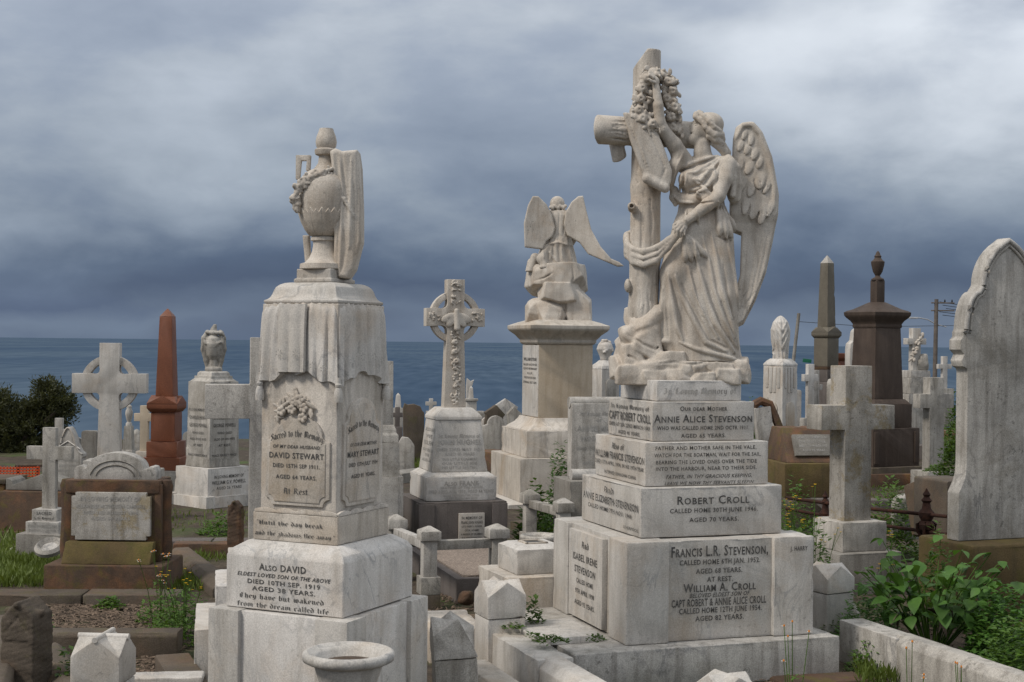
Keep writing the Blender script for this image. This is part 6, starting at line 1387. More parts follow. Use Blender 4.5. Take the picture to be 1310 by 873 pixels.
# broken leaning slab behind the right kerb
p = onz(1072, 800, -.26); hs = thing('broken_slab', 'broken curved marble slab leaning behind the platform corner', 'slab', p, -38, None, (-22, 0)); prism('slab', hs, 'marble_w', [(-.16, -.05), (.14, -.05), (.14, .10), (.09, .17), (.06, .17), (.03, .22), (-.04, .23), (-.06, .26), (-.16, .28)], -.03, .03, .006)
# flat stones
p = onz(574, 792, -.06); t_ = thing('flat_stone', 'rough pale flat slab behind the cracked kerb post', 'slab', (p.x, p.y, -.06), 12); blk('slab', t_, 'marble_b', .34, .62, -.3, 0, bev=.02)
S = Sculpt((-16, -14, -2), (16, 14, 26), 1.0); S.rock((0, 0, 11), (11, 11, 12), 3, 12, 0, .6, 5)
p = onz(596, 776, -.26); t_ = thing('sandstone_lump', 'rounded brown sandstone lump behind the flat slab', 'stone', p, 0); S.mesh('stone', t_, 'sand', Matrix.Scale(.0053, 4))
p = onz(1050, 858, -.20); t_ = thing('sandstone_slab', 'brown sandstone slab lying below the angel platform', 'slab', (p.x, p.y + .05, -.25), 14); blk('slab', t_, 'sand', .56, .22, -.2, 0, bev=.03)
p = onz(18, 708, -.24); t_ = thing('flat_stone', 'flat white slab in the grass at the left edge', 'slab', (p.x, p.y, -.24), -4); blk('slab', t_, 'marble', .36, .8, -.1, 0, bev=.01)
p = onz(128, 653, 0) if False else None
# round wreath stone beside the veined cross
p = at(64, 703, 11.9); t_ = thing('wreath_stone', 'round stone wreath lying against the steps of the veined cross', 'stone', p, -4, None, (28, 0))
lathe('ring', t_, 'marble_w', [(.06, .0), (.12, -.0), (.125, .035), (.10, .06), (.075, .035), (.06, .02)], 0, 0, 28); lathe('disc', t_, 'marble_w', [(.01, .0), (.065, .0), (.065, .025), (.01, .03)], 0, 0, 24)
# block with a square socket, on a lower block
c = at(660.5, 736, 9.3); W = .37
cen = c + (u * (W / 2)) + (v * (W / 2)); t_ = thing('socket_block', 'white marble block with an empty square socket on a wider step', 'stone', (cen.x, cen.y, 0), 21)
zt = at(660.5, 705, 9.3).z; zb = at(660.5, 736, 9.3).z
blk('step', t_, 'marble_b', .58, .58, -.3, zb - .001, bev=.008); blk('block', t_, 'marble', W, W, zb, zt, bev=.006)
sqloft('bevelled_top', t_, 'marble', [(zt + .0005, W, W), (zt + .025, W * .72, W * .72)], bev=.003)
for sx, sy, w_, d_ in ((-1, 0, .02, .16), (1, 0, .02, .16), (0, -1, .16, .02), (0, 1, .16, .02)): blk('socket_rim', t_, 'marble_b', w_, d_, zt + .024, zt + .034, sx * .07, sy * .07, bev=.002)
blk('socket', t_, 'lead', .12, .12, zt + .024, zt + .0265, bev=0)  # thin dark plate, its colour standing for the shade inside the empty socket
def vase(label, px, py, Y, r, m='marble', name='stone_vase'):
    p = at(px, py, Y); root = thing(name, label, 'vase', (p.x, p.y, -.3), 15); H = p.z + .3; q = r / .17
    prof = [(.105, .0), (.105, .05), (.075, .07), (.055, .13), (.05, .20), (.07, .235), (.065, .25), (.085, .30)]
    prof = [(a * q, b) for a, b in prof] + [(.066 * q, H - .27), (.080 * q, H - .20), (.098 * q, H - .14), (.116 * q, H - .09), (.128 * q, H - .05), (.150 * q, H - .043), (.168 * q, H - .034), (.172 * q, H - .018), (.168 * q, H - .006), (.156 * q, H), (.150 * q, H - .001), (.144 * q, H - .009), (.126 * q, H - .012), (.116 * q, H - .022), (.106 * q, H - .05), (.06 * q, H - .10), (.01, H - .11)]
    lathe('bowl', root, m, prof, 0, 0, 48, 50); lathe('soil', root, 'soil', [(.01, H - .08), (.105 * q, H - .048), (.10 * q, H - .044), (.01, H - .038)], 0, 0, 20)
    return root
vase('round white marble planter vase in the foreground below the draped urn monument', 446, 832, 5.2, .17)
vase('pale round stone vase rim just behind the socket block', 690, 684, 10.2, .14, 'marble_w')
# left plot kerbs
kerb('brown sandstone kerb across the grave of the arched-head tomb', (-12, 757), (232, 757), -.20, .28, 'sand_g', nsec=2, wob=.004)
kerb('dark grey kerb closing the mulched plot, right of the scroll post', (58, 806), (232, 806), -.13, .2, 'sand_g', nsec=2, chamfer=.02)
kerb('grey chamfered side kerb running to the white end post', (62, 822), (118, 905), -.11, .21, 'sand_g', chamfer=.05, nsec=2)
kerb('dark kerb stone at the foot of the draped urn monument steps', (220, 836), (262, 900), -.17, .2, 'sand_g', chamfer=.0)
kerb('white marble kerb behind the end post along the bottom edge', (150, 864), (262, 862), -.14, .16, 'marble', nsec=1)
kerb('large brown sandstone kerb at the bottom left corner', (6, 786), (-40, 905), -.04, .3, 'sand_g', chamfer=.03, h=.4)
# scroll-topped sandstone posts
def scroll_post(label, px, py, Y, W, rz, m='sand_g', h=.16):
    p = at(px, py, Y); root = thing('sandstone_post', label, 'kerb post', (p.x, p.y, -.36), rz); H = p.z + .36
    q = 100.0; hw = W / 2 * q; S = Sculpt((-hw - 4, -hw - 4, -2), (hw + 4, hw + 4, H * q + 4), .8); ht = H * q; hp = h * q
    S.slab([(-hw, 0), (hw, 0), (hw, ht - hp), (hw * .96, ht - hp * .5), (hw * .3, ht - hp * .12), (0, ht), (-hw * .3, ht - hp * .12), (-hw * .96, ht - hp * .5), (-hw, ht - hp)], 0, hw, 0, 1.2)
    S.cap((-hw, -hw * .2, ht - hp * .42), (hw, -hw * .2, ht - hp * .42), hw * .20, hw * .20, .6); S.cap((0, -hw - .5, ht - hp * .1), (0, hw, ht - hp * .1), hw * .17, hw * .17, .6)
    S.stroke([(-hw * .8, ht - hp * 1.1), (0, ht - hp * .55), (hw * .8, ht - hp * 1.1)], .7, .5, True); S.stroke([(-hw, ht - hp * 1.35), (hw, ht - hp * 1.35)], .6, .4, True)
    S.rough(.45, .55, 5); S.mesh('post', root, m, Matrix.Scale(1 / q, 4))
scroll_post('lichened brown sandstone post with rolled gable at the bottom left', 35, 766, 7.6, .20, -12, 'sand_g', .16)
scroll_post('dark brown sandstone post with knob beside the large marble cross', 302, 640, 11.3, .11, -8, 'sand', .12)
# kerbs further back
kerb('brown sandstone coping with rounded end left of the rusty fence', (995, 605), (1032, 640), -.02, .34, 'sand_g', chamfer=.09, h=.4)
kerb('grey kerb behind the rusty fence', (1015, 636), (1160, 640), -.16, .25, 'darkstone', nsec=2)
kerb('low brown kerb in front of the brown pillar', (1090, 606), (1170, 606), -.10, .25, 'sand', nsec=1)
kerb('dark low kerb behind the small plain cross', (1140, 566), (1215, 572), -.05, .4, 'darkstone', nsec=2, h=.5)
kerb('sandstone kerb in the grass behind the small plain cross', (1150, 548), (1235, 552), -.1, .5, 'sand', nsec=2, h=.4)
kerb('brown kerb crossing behind the dark scroll post', (222, 694), (300, 694), -.16, .2, 'sand', nsec=1)
kerb('leaning brown kerb running back from the arched-head tomb', (232, 700), (292, 745), -.16, .24, 'sand_g', chamfer=.05, nsec=2)
kerb('dark kerb at the foot of the garlanded urn monument', (215, 690), (330, 690), -.2, .25, 'darkstone', nsec=2)
kerb('red-brown kerb behind the celtic cross, left of the kneeling angel pedestal', (615, 575), (660, 580), .0, .5, 'sand', h=.5)
kerb('grey low kerb behind the column monument', (500, 605), (545, 600), -.15, .4, 'slabgrey', h=.3)
kerb('low grey kerb in front of the scroll headstone', (660, 668), (740, 660), -.2, .2, 'sand_g', nsec=2)
kerb('fallen red-brown kerb lying behind the rusty fence', (1085, 655), (1205, 668), -.2, .3, 'sand', nsec=2, wob=.02)
kerb('second fallen red-brown kerb under the rusty fence', (1080, 690), (1180, 682), -.24, .22, 'sand', nsec=2, wob=.02)
kerb('brown broken kerb below the tilted slab', (1150, 628), (1230, 632), -.18, .3, 'sand_g', nsec=2, wob=.02)
# gravel bed with stone rail enclosure in front of the celtic cross
A_, B_, C_, D_ = at(549, 771, 10.5), at(636, 771, 10.75), at(507, 745, 11.8), at(495, 715, 13.6)
bed = thing('gravel_bed', 'gravel bed with dark kerb in front of the celtic cross', 'grave bed', ((A_.x + B_.x) / 2 + .05, 11.6, -.30), 17)
blk('kerb_wall', bed, 'darkstone', .74, 1.7, -.05, .20, bev=.01); blk('gravel', bed, 'gravel', .60, 1.56, .15, .215, bev=.01)
def rail_post(par, px, py, Y, cap_px, ground=-.3):
    k = Y / 1800; p = at(px, py, Y); f = .80; w = cap_px * k * f; H = p.z - ground
    po = blk('post', par, 'marble_w', w * .68, w * .68, ground + .1, p.z - 18 * k, p.x, p.y, bev=.005, rz=17)
    blk('pier', po, 'sand_g', w * 1.0, w * 1.0, ground - .1, ground + .12, p.x, p.y, bev=.01, rz=17); blk('foot', po, 'marble_w', w * .98, w * .98, ground + .121, ground + .25, p.x, p.y, bev=.006, rz=17)
    z1 = p.z - 18 * k
    blk('cap', po, 'marble_w', w, w, z1 + .001, p.z - 6 * k, p.x, p.y, bev=.006, rz=17); blk('cap_top', po, 'marble_w', w * .96, w * .96, p.z - 6 * k + .0005, p.z, p.x, p.y, w1=.02, d1=.02, bev=.003, rz=17)
    return p
def railing(label, posts, rails):
    root = thing('stone_railing', label, 'railing', (0, 0, 0), 0); P_ = [rail_post(root, *q) for q in posts]
    for i, j, dz in rails:
        a, b = P_[i] - Vector((0, 0, dz)), P_[j] - Vector((0, 0, dz)); d = b - a; L = d.length - .06
        o = blk('rail', root, 'marble_w', L, .075, -.035, .035, bev=.006); o.location = (a + b) / 2; o.rotation_euler = (0, -math.asin(d.z / d.length), math.atan2(d.y, d.x))
railing('low stone railing with square capped posts in front of the celtic cross', [(549, 673, 10.5, 33), (636, 670, 10.75, 33), (507, 658, 11.7, 31), (495, 633, 13.6, 24)], [(0, 1, .145), (0, 2, .145), (2, 3, .145)])
railing('low stone railing with two capped posts in front of the scroll headstone', [(678, 626, 13.0, 27), (721, 637, 12.2, 28)], [(0, 1, .13)])

# rusty iron fence
def iron_fence():
    root = thing('iron_fence', 'rusty iron rail fence with spiked cast post behind the leafy plant', 'fence', (0, 0, 0))
    a0, a1 = at(1006, 637, 12.9), at(1212, 661, 11.6); b0, b1 = at(1006, 651, 12.9), at(1212, 684, 11.6)
    tube('rail', root, 'rust', [a0, (a0 + a1) / 2 + Vector((0, 0, -.012)), a1], .016, 10); tube('rail', root, 'rust', [b0, (b0 + b1) / 2 + Vector((0, 0, -.015)), b1], .015, 10)
    for px, py, Y, s in ((1185.5, 625, 11.77, 1.1), (1056, 628, 12.58, .9)):
        p = at(px, py, Y); H = p.z + .35
        q = [(.03, 0), (.05, .02), (.05, .12), (.03, .15), (.028, H - .36), (.055, H - .34), (.062, H - .30), (.04, H - .27), (.055, H - .24), (.06, H - .20), (.035, H - .17), (.028, H - .12), (.042, H - .10), (.02, H - .07), (.03, H - .05), (.012, H - .02), (.003, H)]
        po = lathe('post', root, 'rust', [(a * s, b) for a, b in q], 0, 0, 14, 40); po.location = (p.x, p.y, -.35)
        for i in range(6):
            an = i * 1.047; o = tube('scroll_bracket', root, 'rust', [(p.x + .03 * math.cos(an), p.y + .03 * math.sin(an), p.z - .42), (p.x + .075 * math.cos(an), p.y + .075 * math.sin(an), p.z - .36), (p.x + .08 * math.cos(an), p.y + .08 * math.sin(an), p.z - .30), (p.x + .05 * math.cos(an), p.y + .05 * math.sin(an), p.z - .28)], .012, 6)
iron_fence()

# ================================================================== poles, barrier
def poles():
    t = at(1198, 383, 55); zb = ground_z(t.x, 55) - .3; root = thing('utility_pole', 'dark timber utility pole with street lamp and wires near the sea', 'pole', (t.x, t.y, zb)); H = t.z - zb
    tube('pole', root, 'wood', [(-.06, 0, 0), (0, 0, H)], [.10, .075], 10)
    for dz in (.12, .42):
        blk('crossarm', root, 'wood', .9, .08, H - dz - .05, H - dz, .25, 0, bev=.01)
    tube('lamp_arm', root, 'steel', [(0, 0, H - .98), (-.35, -.05, H - .80), (-.75, -.1, H - .73)], .022, 8)
    blk('lamp_head', root, 'steel', .34, .14, H - .78, H - .71, -.92, -.11, bev=.02)
    tube('lamp_arm', root, 'steel', [(0, 0, H - .98), (.4, 0, H - 1.08)], .02, 8)
    for i in range(5):
        z = H - .1 - .13 * i; x = .12 + .13 * (i % 3)
        tube('wire', root, 'black', [(x, 0, z), (x + 4, 3, z - .35 + .02 * i), (x + 9, 7, z - .2), (x + 16, 12, z + .3)], .012, 5)
    for i in range(3): lathe('insulator', root, 'black', [(.02, H - .12), (.035, H - .09), (.02, H - .02), (.005, H)], .05 + .28 * i, 0, 8)
    t = at(1022, 401, 42); zb = ground_z(t.x, 42) - .3; root = thing('leaning_pole', 'grey leaning timber pole with small green sign behind the shrouded urn', 'pole', (t.x - .35, t.y, zb)); H = t.z - zb
    tube('pole', root, 'slabgrey', [(-.05, 0, 0), (.35, 0, H)], [.055, .05], 10); sg = blk('street_sign', root, 'greensign', .26, .02, H - 1.42, H - 1.31, .35, -.03, bev=.004); sg.rotation_euler = (0, R(6), 0)
    tube('wire', root, 'black', [(.35, 0, H - .25), (3, 2, H - .35), (8, 6, H - .2)], .008, 5)
poles()
def barrier():
    a = at(-14, 616, 20); b = at(51, 614, 20); root = thing('barrier_netting', 'bright orange plastic barrier netting at the left edge below the bush', 'barrier', (a.x, a.y, a.z)); L = b.x - a.x
    V = []; Fc = []
    def strip(x0, z0, x1, z1, w):
        d = Vector((x1 - x0, 0, z1 - z0)).normalized(); n = Vector((-d.z, 0, d.x)) * w / 2; q = len(V)
        for y in (-.004, .004):
            for (x, z, s) in ((x0, z0, 1), (x1, z1, 1), (x1, z1, -1), (x0, z0, -1)): V.append((x + n.x * s, y, z + n.z * s))
        Fc.extend([(q, q + 1, q + 2, q + 3), (q + 7, q + 6, q + 5, q + 4), (q, q + 4, q + 5, q + 1), (q + 2, q + 6, q + 7, q + 3), (q + 1, q + 5, q + 6, q + 2), (q, q + 3, q + 7, q + 4)])
    for i in range(6):
        xs = np.linspace(0, L, 9)
        for j in range(8): strip(xs[j], i * .042 - .02 * math.sin(xs[j] * 3 + 1), xs[j + 1], i * .042 - .02 * math.sin(xs[j + 1] * 3 + 1), .016)
    for x in np.linspace(0.02, L - .02, 16): strip(x, -.02 * math.sin(x * 3 + 1) - .0, x + .01, .215, .010)
    tag(pyd('net', V, Fc, 'orange', root, 0), kind='stuff')
    tube('post', root, 'wood', [(L * .55, .03, -.3), (L * .55, .03, .24)], .022, 8); tube('post', root, 'wood', [(L * .95, .03, -.3), (L * .95, .03, .24)], .022, 8); tube('rail', root, 'bark', [(L * .5, .03, .225), (L + .1, .03, .235)], .02, 8)
barrier()

# ================================================================== vegetation
def tree_bush():
    base = at(20, 640, 24.5); base.z = ground_z(base.x, base.y) - .1
    root = thing('coastal_bush', 'dark olive windswept coastal bush against the sea at the left edge', 'tree', base); k = 24.5 / 1800; g = random.Random(31)
    cl = [(8, 575, 52, 46), (40, 560, 44, 44), (64, 520, 24, 26), (76, 512, 14, 16), (-20, 540, 42, 40), (12, 535, 26, 24), (55, 590, 34, 30), (20, 612, 50, 26), (60, 500, 14, 12), (84, 526, 12, 9), (45, 530, 18, 20), (-8, 512, 18, 12)]
    for i, tip in enumerate(((64, 515), (10, 530), (40, 550), (-20, 540), (80, 520))):
        t = at(*tip, 24.5) - base
        tube('trunk' if i == 0 else 'branch', root, 'bark', [(0, 0, 0), (t.x * .3, .05 * i, t.z * .4), (t.x * .75, -.05 * i, t.z * .75), (t.x, 0, t.z)], [.09 - .012 * i, .07 - .01 * i, .04, .015], 8)
    V = []; Fc = []
    def leaf(c, d, L, w):
        s = d.cross(Vector((g.gauss(0, 1), g.gauss(0, 1), g.gauss(0, 1)))).normalized() * w; b = len(V)
        V.extend([c, c + d * L * .5 + s, c + d * L, c + d * L * .5 - s]); Fc.append((b, b + 1, b + 2, b + 3))
    for (px, py, rx, rz_) in cl:
        n = int(rx * rz_ * .13) + 22
        for i in range(n):
            while True:
                a, b_, c_ = g.uniform(-1, 1), g.uniform(-1, 1), g.uniform(-1, 1); q = a * a + b_ * b_ + c_ * c_
                if .25 < q < 1 or (q <= .25 and g.random() < .3) or (q < 1.45 and g.random() < .08): break
            p = at(px + a * rx, py - c_ * rz_, 24.5) - base; p.y += b_ * rx * k * .8
            out = Vector((a, b_, c_ + .25)).normalized()
            for j in range(26):                                               # one leafy twig
                o = Vector((g.gauss(0, .035), g.gauss(0, .035), g.gauss(0, .03))) + out * g.uniform(-.06, .10)
                leaf(p + o, (out + Vector((g.gauss(0, .6), g.gauss(0, .6), g.gauss(0, .6)))).normalized(), g.uniform(.05, .10), g.uniform(.007, .014))
    pyd('crown', V, Fc, 'bush', root, 0)
tree_bush()
def leaf_mesh(name, L=.12, W=.085, fold=.25, droop=.35, m='leaf'):
    V = []; Fc = []; n = 7; e = [0, .55, .92, 1, .78, .45, .0]
    for i in range(n):
        t = i / (n - 1); y = L * t; z = -droop * L * t * t; w = W / 2 * e[i]
        V += [(-w, y, z + fold * w), (0, y, z), (w, y, z + fold * w)]
    for i in range(n - 1):
        b = i * 3; Fc += [(b, b + 1, b + 4, b + 3), (b + 1, b + 2, b + 5, b + 4)]
    me = bpy.data.meshes.new(name); me.from_pydata(V, [], Fc); me.update(); me.materials.append(MT[m]); me.polygons.foreach_set('use_smooth', [True] * len(Fc)); return me
def leafy_plant():
    base = onz(1192, 836, -.28); root = thing('broadleaf_plant', 'bushy plant with big pointed green leaves beside the long white kerb', 'plant', base); g = random.Random(77)
    ms = [leaf_mesh('leaf', .135, .095, .25, .3), leaf_mesh('leaf', .11, .08, .35, .45), leaf_mesh('leaf', .155, .11, .2, .4), leaf_mesh('leaf', .085, .055, .3, .3), leaf_mesh('leaf', .10, .05, .9, .9, 'straw')]
    stems = []
    for i in range(36):
        a = g.uniform(0, 6.28); sp = .47 * math.sqrt(g.uniform(.01, 1)); h = (.90 - 1.15 * sp ** 1.5) * g.uniform(.62, 1.05)
        tip = Vector((sp * math.cos(a) * 1.15, sp * math.sin(a) * .85, h)); stems.append(tip)
        tube('stem', root, 'weed', [(tip.x * .1, tip.y * .1, 0), (tip.x * .5, tip.y * .5, h * .6), tip], [.007, .005, .003], 6)
        nl = 8
        for j in range(nl):
            t = 1 - (j // 2) * .19; p = Vector((tip.x * (.1 + .9 * t), tip.y * (.1 + .9 * t), h * (t ** .9))); an = a + g.uniform(-.5, .5) + (j % 2) * math.pi + (j // 2) * 1.3 if j else a
            out = math.atan2(tip.y, tip.x); an = an * .5 + out * .5 if g.random() < .4 else an
            o = bpy.data.objects.new('leaf', ms[3 if j == 0 else (4 if j == 7 and g.random() < .3 else g.choice((0, 0, 1, 2, 3)))]); COL.objects.link(o); o.parent = root
            o.location = p; s = g.uniform(.55, 1.0); o.scale = (s, s, s); o.rotation_euler = (R(g.uniform(-35, 22)), R(g.uniform(-22, 22)), an - math.pi / 2)
leafy_plant()
def clump(label, px, py, Yz, rad, n, size, m='weed', h=.12, flowers=0, fm='yellow', seed=1, stems=0, stem_h=.3, name='weed_clump', flat=1.0, ground=-.28, fsize=.012, keep=False):
    """low weed: many small leaves, optional stalks with flower heads"""
    base = onz(px, py, ground) if Yz is None else at(px, py, Yz)
    if not keep and Yz is not None:
        dz = base.z - ground; base.z = ground; h += max(dz, 0); n = int(n * (1 + max(dz, 0) / .35)); stem_h += max(dz, 0)
    root = thing(name, label, 'plant', base); g = random.Random(seed); V = []; Fc = []
    def leaf(c, d, L, w):
        s = d.cross(Vector((0, 0, 1))).normalized() * w; b = len(V); up = Vector((0, 0, w * .4))
        V.extend([c, c + d * L * .45 + s + up, c + d * L, c + d * L * .45 - s + up]); Fc.append((b, b + 1, b + 2, b + 3))
    for i in range(n):
        a = g.uniform(0, 6.28); r_ = rad * math.sqrt(g.random()); z = h * (1 - (r_ / rad) ** 2) * g.uniform(.2, 1)
        c = Vector((r_ * math.cos(a), r_ * math.sin(a) * flat, z)); q = g.uniform(0, 6.28)
        leaf(c, Vector((math.cos(q), math.sin(q), g.uniform(-.2, .7))).normalized(), size * g.uniform(.6, 1.3), size * g.uniform(.18, .34))
    pyd('foliage', V, Fc, m, root, 0)
    for i in range(stems):
        a = g.uniform(0, 6.28); r_ = rad * g.uniform(0, .8); hh = stem_h * g.uniform(.6, 1.1); tip = Vector((r_ * math.cos(a) * 1.3, r_ * math.sin(a), hh)); mid = Vector((tip.x * .6, tip.y * .6, hh * .55))
        tube('stalk', root, m, [(r_ * .4 * math.cos(a), r_ * .4 * math.sin(a), 0), mid, tip], [.003, .0025, .0018], 5)
        for j in range(flowers):
            t = tip + Vector((g.uniform(-.035, .035), g.uniform(-.03, .03), g.uniform(-.05, .02))) * (1 if j else 0); fv = []; ff = []
            if j: tube('stalk', root, m, [mid + (tip - mid) * .4, t], .0015, 4)
            for q in range(7):
                an = q * .8976; s = fsize * g.uniform(.9, 1.3); b = len(fv); fv += [(t.x, t.y, t.z), (t.x + s * math.cos(an - .35), t.y + s * math.sin(an - .35) * .8, t.z + .004), (t.x + s * 1.2 * math.cos(an), t.y + s * 1.2 * math.sin(an) * .8, t.z + .003), (t.x + s * math.cos(an + .35), t.y + s * math.sin(an + .35) * .8, t.z + .004)]; ff.append((b, b + 1, b + 2, b + 3))
            fl = pyd('flower', fv, ff, fm, root, 0)
            if fm == 'white_petal':
                lathe('flower_centre', fl, 'orange_petal', [(.001, t.z), (fsize * .55, t.z + .004), (fsize * .4, t.z + .010), (.001, t.z + .012)], t.x, t.y, 8)
    return root
clump('green ferny clump growing behind the gabled kerb post', 680, 797, 8.55, .13, 520, .045, 'weed', .17, seed=3)
clump('small creeping weed on the kerb top beside the gabled post', 655, 803, 8.35, .07, 90, .03, 'weed', .03, seed=4, keep=True)
clump('bright creeping weed in the joint before the loose slab', 705, 822, 7.95, .10, 150, .032, 'weed', .04, seed=5, flat=.5, keep=True)
clump('small weed tuft at the corner of the angel monument base', 762, 820, 7.95, .05, 60, .03, 'weed', .04, seed=6, keep=True)
clump('tiny weed tuft on the side kerb', 682, 815, 8.1, .04, 50, .03, 'weed', .03, seed=61, keep=True)
clump('green weeds filling the gap between platform and long white kerb', 1128, 862, None, .22, 900, .04, 'weed', .26, seed=7, ground=-.3)
clump('clover-like weeds between the platform and the leaning broken slab', 1072, 812, None, .19, 620, .035, 'weed', .17, seed=8)
clump('weeds at the foot of the leafy plant behind the broken slab', 1110, 790, 9.3, .22, 700, .04, 'leaf', .30, seed=9)
clump('yellow-green weeds at the right edge behind the long white kerb', 1290, 838, 7.95, .20, 800, .05, 'weed', .22, seed=10)
clump('low green weeds between the leafy plant and the right edge', 1285, 795, 8.8, .26, 800, .06, 'leaf', .24, seed=11)
clump('yellow flowered weed behind the angel monument, left of the lichened cross', 1040, 690, 10.4, .20, 500, .045, 'weed', .22, 3, 'yellow', 12, 10, .36, 'flowering_weed', fsize=.009)
clump('yellow flowered weed beside the base of the lichened cross', 1012, 700, 10.6, .14, 320, .045, 'weed', .2, 3, 'yellow', 13, 7, .32, 'flowering_weed')
clump('tall yellow flowered weed among the leafy plant stems', 1136, 800, 9.5, .07, 120, .05, 'weed', .35, 3, 'yellow', 14, 3, .72, 'flowering_weed')
clump('yellow and white flowered weeds at the right of the arched-head tomb', 236, 795, 9.3, .27, 900, .04, 'weed', .22, 2, 'yellow', 15, 9, .36, 'flowering_weed', fsize=.008)
clump('white daisy weed before the arched-head tomb', 205, 775, 9.8, .16, 300, .04, 'weed', .18, 2, 'white_petal', 16, 7, .36, 'flowering_weed')
clump('daisy stalks below the right part of the angel platform', 1015, 872, 6.9, .09, 120, .035, 'weed', .10, 1, 'white_petal', 17, 5, .24, 'flowering_weed', fsize=.010)
clump('daisy stalks before the long white kerb', 1165, 884, 6.5, .08, 60, .035, 'weed', .06, 1, 'white_petal', 18, 4, .24, 'flowering_weed', fsize=.010)
clump('thin weed stalks at the bottom right before the long white kerb', 1235, 890, 6.2, .10, 40, .035, 'weed', .05, 1, 'white_petal', 19, 5, .20, 'flowering_weed', fsize=.008)
clump('green leafy weed in the mulch below the arched-head tomb', 140, 778, 10.3, .10, 140, .05, 'weed', .08, seed=20)
clump('weed inside the bottom left plot by the end post', 92, 845, 7.6, .10, 140, .05, 'weed', .12, seed=21)
clump('green weed at the corner of the bottom left plot', 62, 795, 9.0, .06, 60, .05, 'weed', .05, seed=22)
clump('green weeds on the kneeling angel pedestal beside the scroll headstone', 717, 612, 14.5, .18, 420, .06, 'leaf', .42, seed=23)
clump('dry grassy weeds behind the low railing', 684, 650, 13.6, .2, 300, .08, 'weed', .3, seed=24)
clump('weeds with yellow flowers below the column monument', 497, 650, 13.4, .12, 160, .05, 'weed', .14, 2, 'yellow', 25, 4, .2, 'flowering_weed')
clump('green shrub between the small cross and the big pointed headstone', 1222, 520, 24, .22, 260, .09, 'weed', .3, seed=26)
clump('dense green weeds behind the small plain cross beside the big headstone', 1225, 575, 17, .34, 800, .07, 'weed', .35, seed=27)
clump('low green growth on the block of the small plain cross', 1198, 604, 18.6, .16, 300, .05, 'weed', .10, seed=28, keep=True)
clump('green weeds at the foot of the tilted slab', 1140, 640, 13.2, .26, 420, .06, 'weed', .24, seed=29)
clump('weeds at the foot of the big headstone block', 1200, 690, 10.0, .14, 260, .05, 'weed', .14, seed=30)
clump('weeds in front of the garlanded urn monument', 280, 700, 14.3, .20, 300, .06, 'weed', .22, seed=31)
clump('weeds below the desk tomb', 1020, 626, 13.4, .24, 260, .06, 'weed', .16, seed=32)
clump('small shrub left of the shrouded urn monument', 964, 530, 20, .18, 320, .06, 'weed', .32, seed=33)

def grass():
    g = random.Random(55); V = []; Fc = []
    def patch(x0, y0, x1, y1, n, h, ground=-.28):
        for i in range(n):
            p = onz(g.uniform(x0, x1), g.uniform(y0, y1), ground); hh = h * g.uniform(.4, 1.2); a = g.uniform(0, 6.28); w = .0035 * p.y / 9
            s = Vector((math.cos(a) * w, math.sin(a) * w, 0)); ln = Vector((g.gauss(0, .35), g.gauss(0, .35), 1)) * hh; b = len(V)
            V.extend([p - s, p + s, p + ln * .6 + s * .6 + Vector((g.gauss(0, .1), 0, 0)) * hh, p + ln]); Fc.append((b, b + 1, b + 2, b + 3))
    patch(-10, 712, 82, 752, 2600, .10); patch(0, 700, 50, 725, 500, .10); patch(216, 712, 262, 758, 900, .09); patch(222, 700, 300, 720, 300, .09)
    patch(1130, 540, 1240, 556, 900, .14); patch(1140, 560, 1230, 585, 700, .12); patch(1255, 815, 1312, 850, 900, .12); patch(1095, 830, 1150, 880, 500, .12)
    patch(500, 585, 560, 600, 500, .12); patch(140, 655, 330, 680, 350, .06); patch(1085, 615, 1200, 640, 500, .07); patch(0, 640, 40, 700, 500, .12); patch(990, 612, 1080, 640, 350, .08); patch(560, 850, 640, 880, 60, .06)
    patch(0, 860, 60, 900, 300, .06); patch(640, 600, 700, 640, 300, .1); patch(485, 655, 520, 700, 200, .08)
    tag(pyd('grass', V, Fc, 'grass', None, 0), 'short green grass growing between the graves', None, None, 'stuff')
grass()
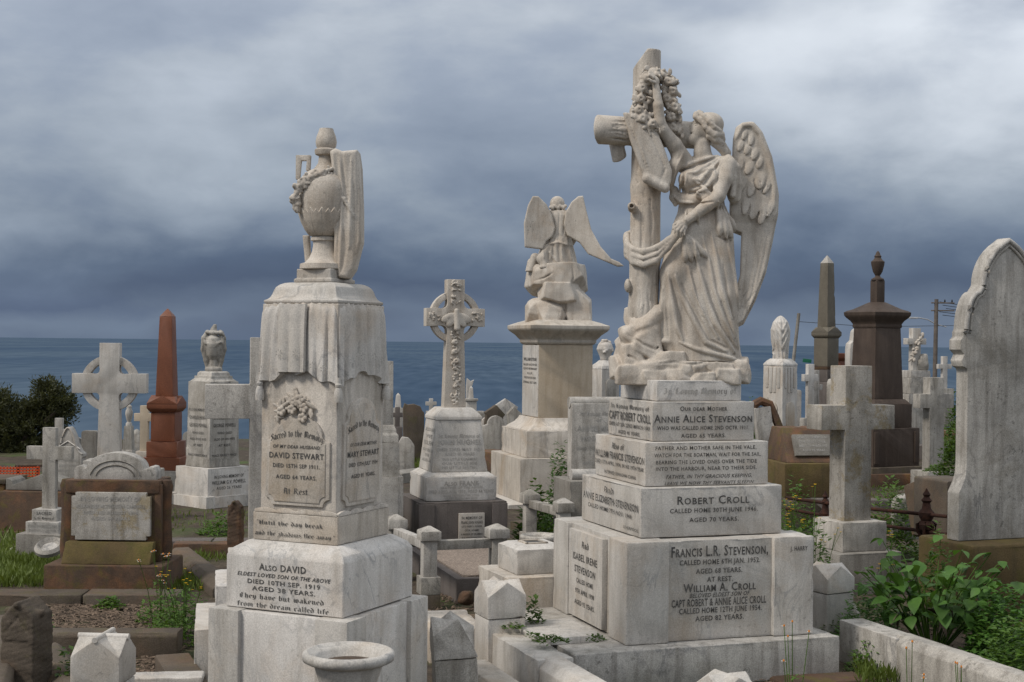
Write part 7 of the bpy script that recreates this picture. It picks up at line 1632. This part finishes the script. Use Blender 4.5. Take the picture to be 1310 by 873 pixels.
def mulch():
    g = random.Random(66); V = []; Fc = []
    def bit(p, L, w, a, t):
        d = Vector((math.cos(a), math.sin(a), t)) * L / 2; s = Vector((-math.sin(a), math.cos(a), 0)) * w; u_ = Vector((0, 0, w)); b = len(V)
        V.extend([p - d - s, p - d + s, p - d + u_, p + d - s, p + d + s, p + d + u_]); Fc.extend([(b, b + 1, b + 2), (b + 5, b + 4, b + 3), (b, b + 3, b + 4, b + 1), (b + 1, b + 4, b + 5, b + 2), (b + 2, b + 5, b + 3, b)])
    def area(x0, y0, x1, y1, n, gz=-.27, sm=1.0):
        for i in range(n):
            p = onz(g.uniform(x0, x1), g.uniform(y0, y1), gz)
            if g.random() < .7: bit(p, g.uniform(.03, .13) * sm, g.uniform(.002, .005), g.uniform(0, 6.28), g.uniform(-.15, .25))
            else: bit(p, g.uniform(.012, .03), g.uniform(.006, .014), g.uniform(0, 6.28), 0)
    area(50, 768, 235, 812, 1500); area(60, 830, 235, 873, 500); area(880, 850, 1120, 875, 250); area(1080, 610, 1180, 660, 350); area(990, 610, 1100, 660, 250); area(520, 760, 610, 800, 150); area(1130, 800, 1310, 850, 150)
    for i in range(420):
        x0, y0, x1, y1 = g.choice(((50, 768, 240, 815), (60, 830, 240, 873), (880, 850, 1120, 876), (1080, 610, 1190, 665), (990, 612, 1080, 660), (520, 765, 620, 815), (1120, 800, 1310, 860)))
        p = onz(g.uniform(x0, x1), g.uniform(y0, y1), -.275); r_ = g.uniform(.006, .022); b = len(V)
        for q in range(6): V.append(p + Vector(((1, 0, 0), (0, 1, 0), (-1, 0, 0), (0, -1, 0), (0, 0, 1), (0, 0, -1))[q]) * r_ * g.uniform(.6, 1.3))
        Fc.extend([(b, b + 1, b + 4), (b + 1, b + 2, b + 4), (b + 2, b + 3, b + 4), (b + 3, b, b + 4), (b + 1, b, b + 5), (b + 2, b + 1, b + 5), (b + 3, b + 2, b + 5), (b, b + 3, b + 5)])
    tag(pyd('mulch', V, Fc, 'straw', None, 0), 'dry brown twigs and mulch scattered on the graves', None, None, 'stuff')
mulch()

# repeats of a kind share a group phrase
_by = {}
for o in bpy.data.objects:
    if o.parent is None and o.get('category') and o.type in ('EMPTY', 'MESH'): _by.setdefault(o.name.split('.')[0], []).append(o)
for nm, l in _by.items():
    if len(l) > 1:
        for o in l: o['group'] = nm.replace('_', ' ') + 's in the cemetery'

# fences were laid out in world space: move their roots to the ground under their first post
for o in list(bpy.data.objects):
    if o.parent is None and o.name.split('.')[0] in ('stone_railing', 'iron_fence'):
        ch = [c for c in o.children if c.name.split('.')[0] == 'post']
        q = ch[0].location + sum((Vector(b) for b in ch[0].bound_box), Vector()) / 8; q = Vector((q.x, q.y, -.28))
        o.location = q
        for c in o.children: c.location = c.location - q
print('objects', len(bpy.data.objects), 'tris', sum(len(m.loops) - 2 * len(m.polygons) for m in bpy.data.meshes))
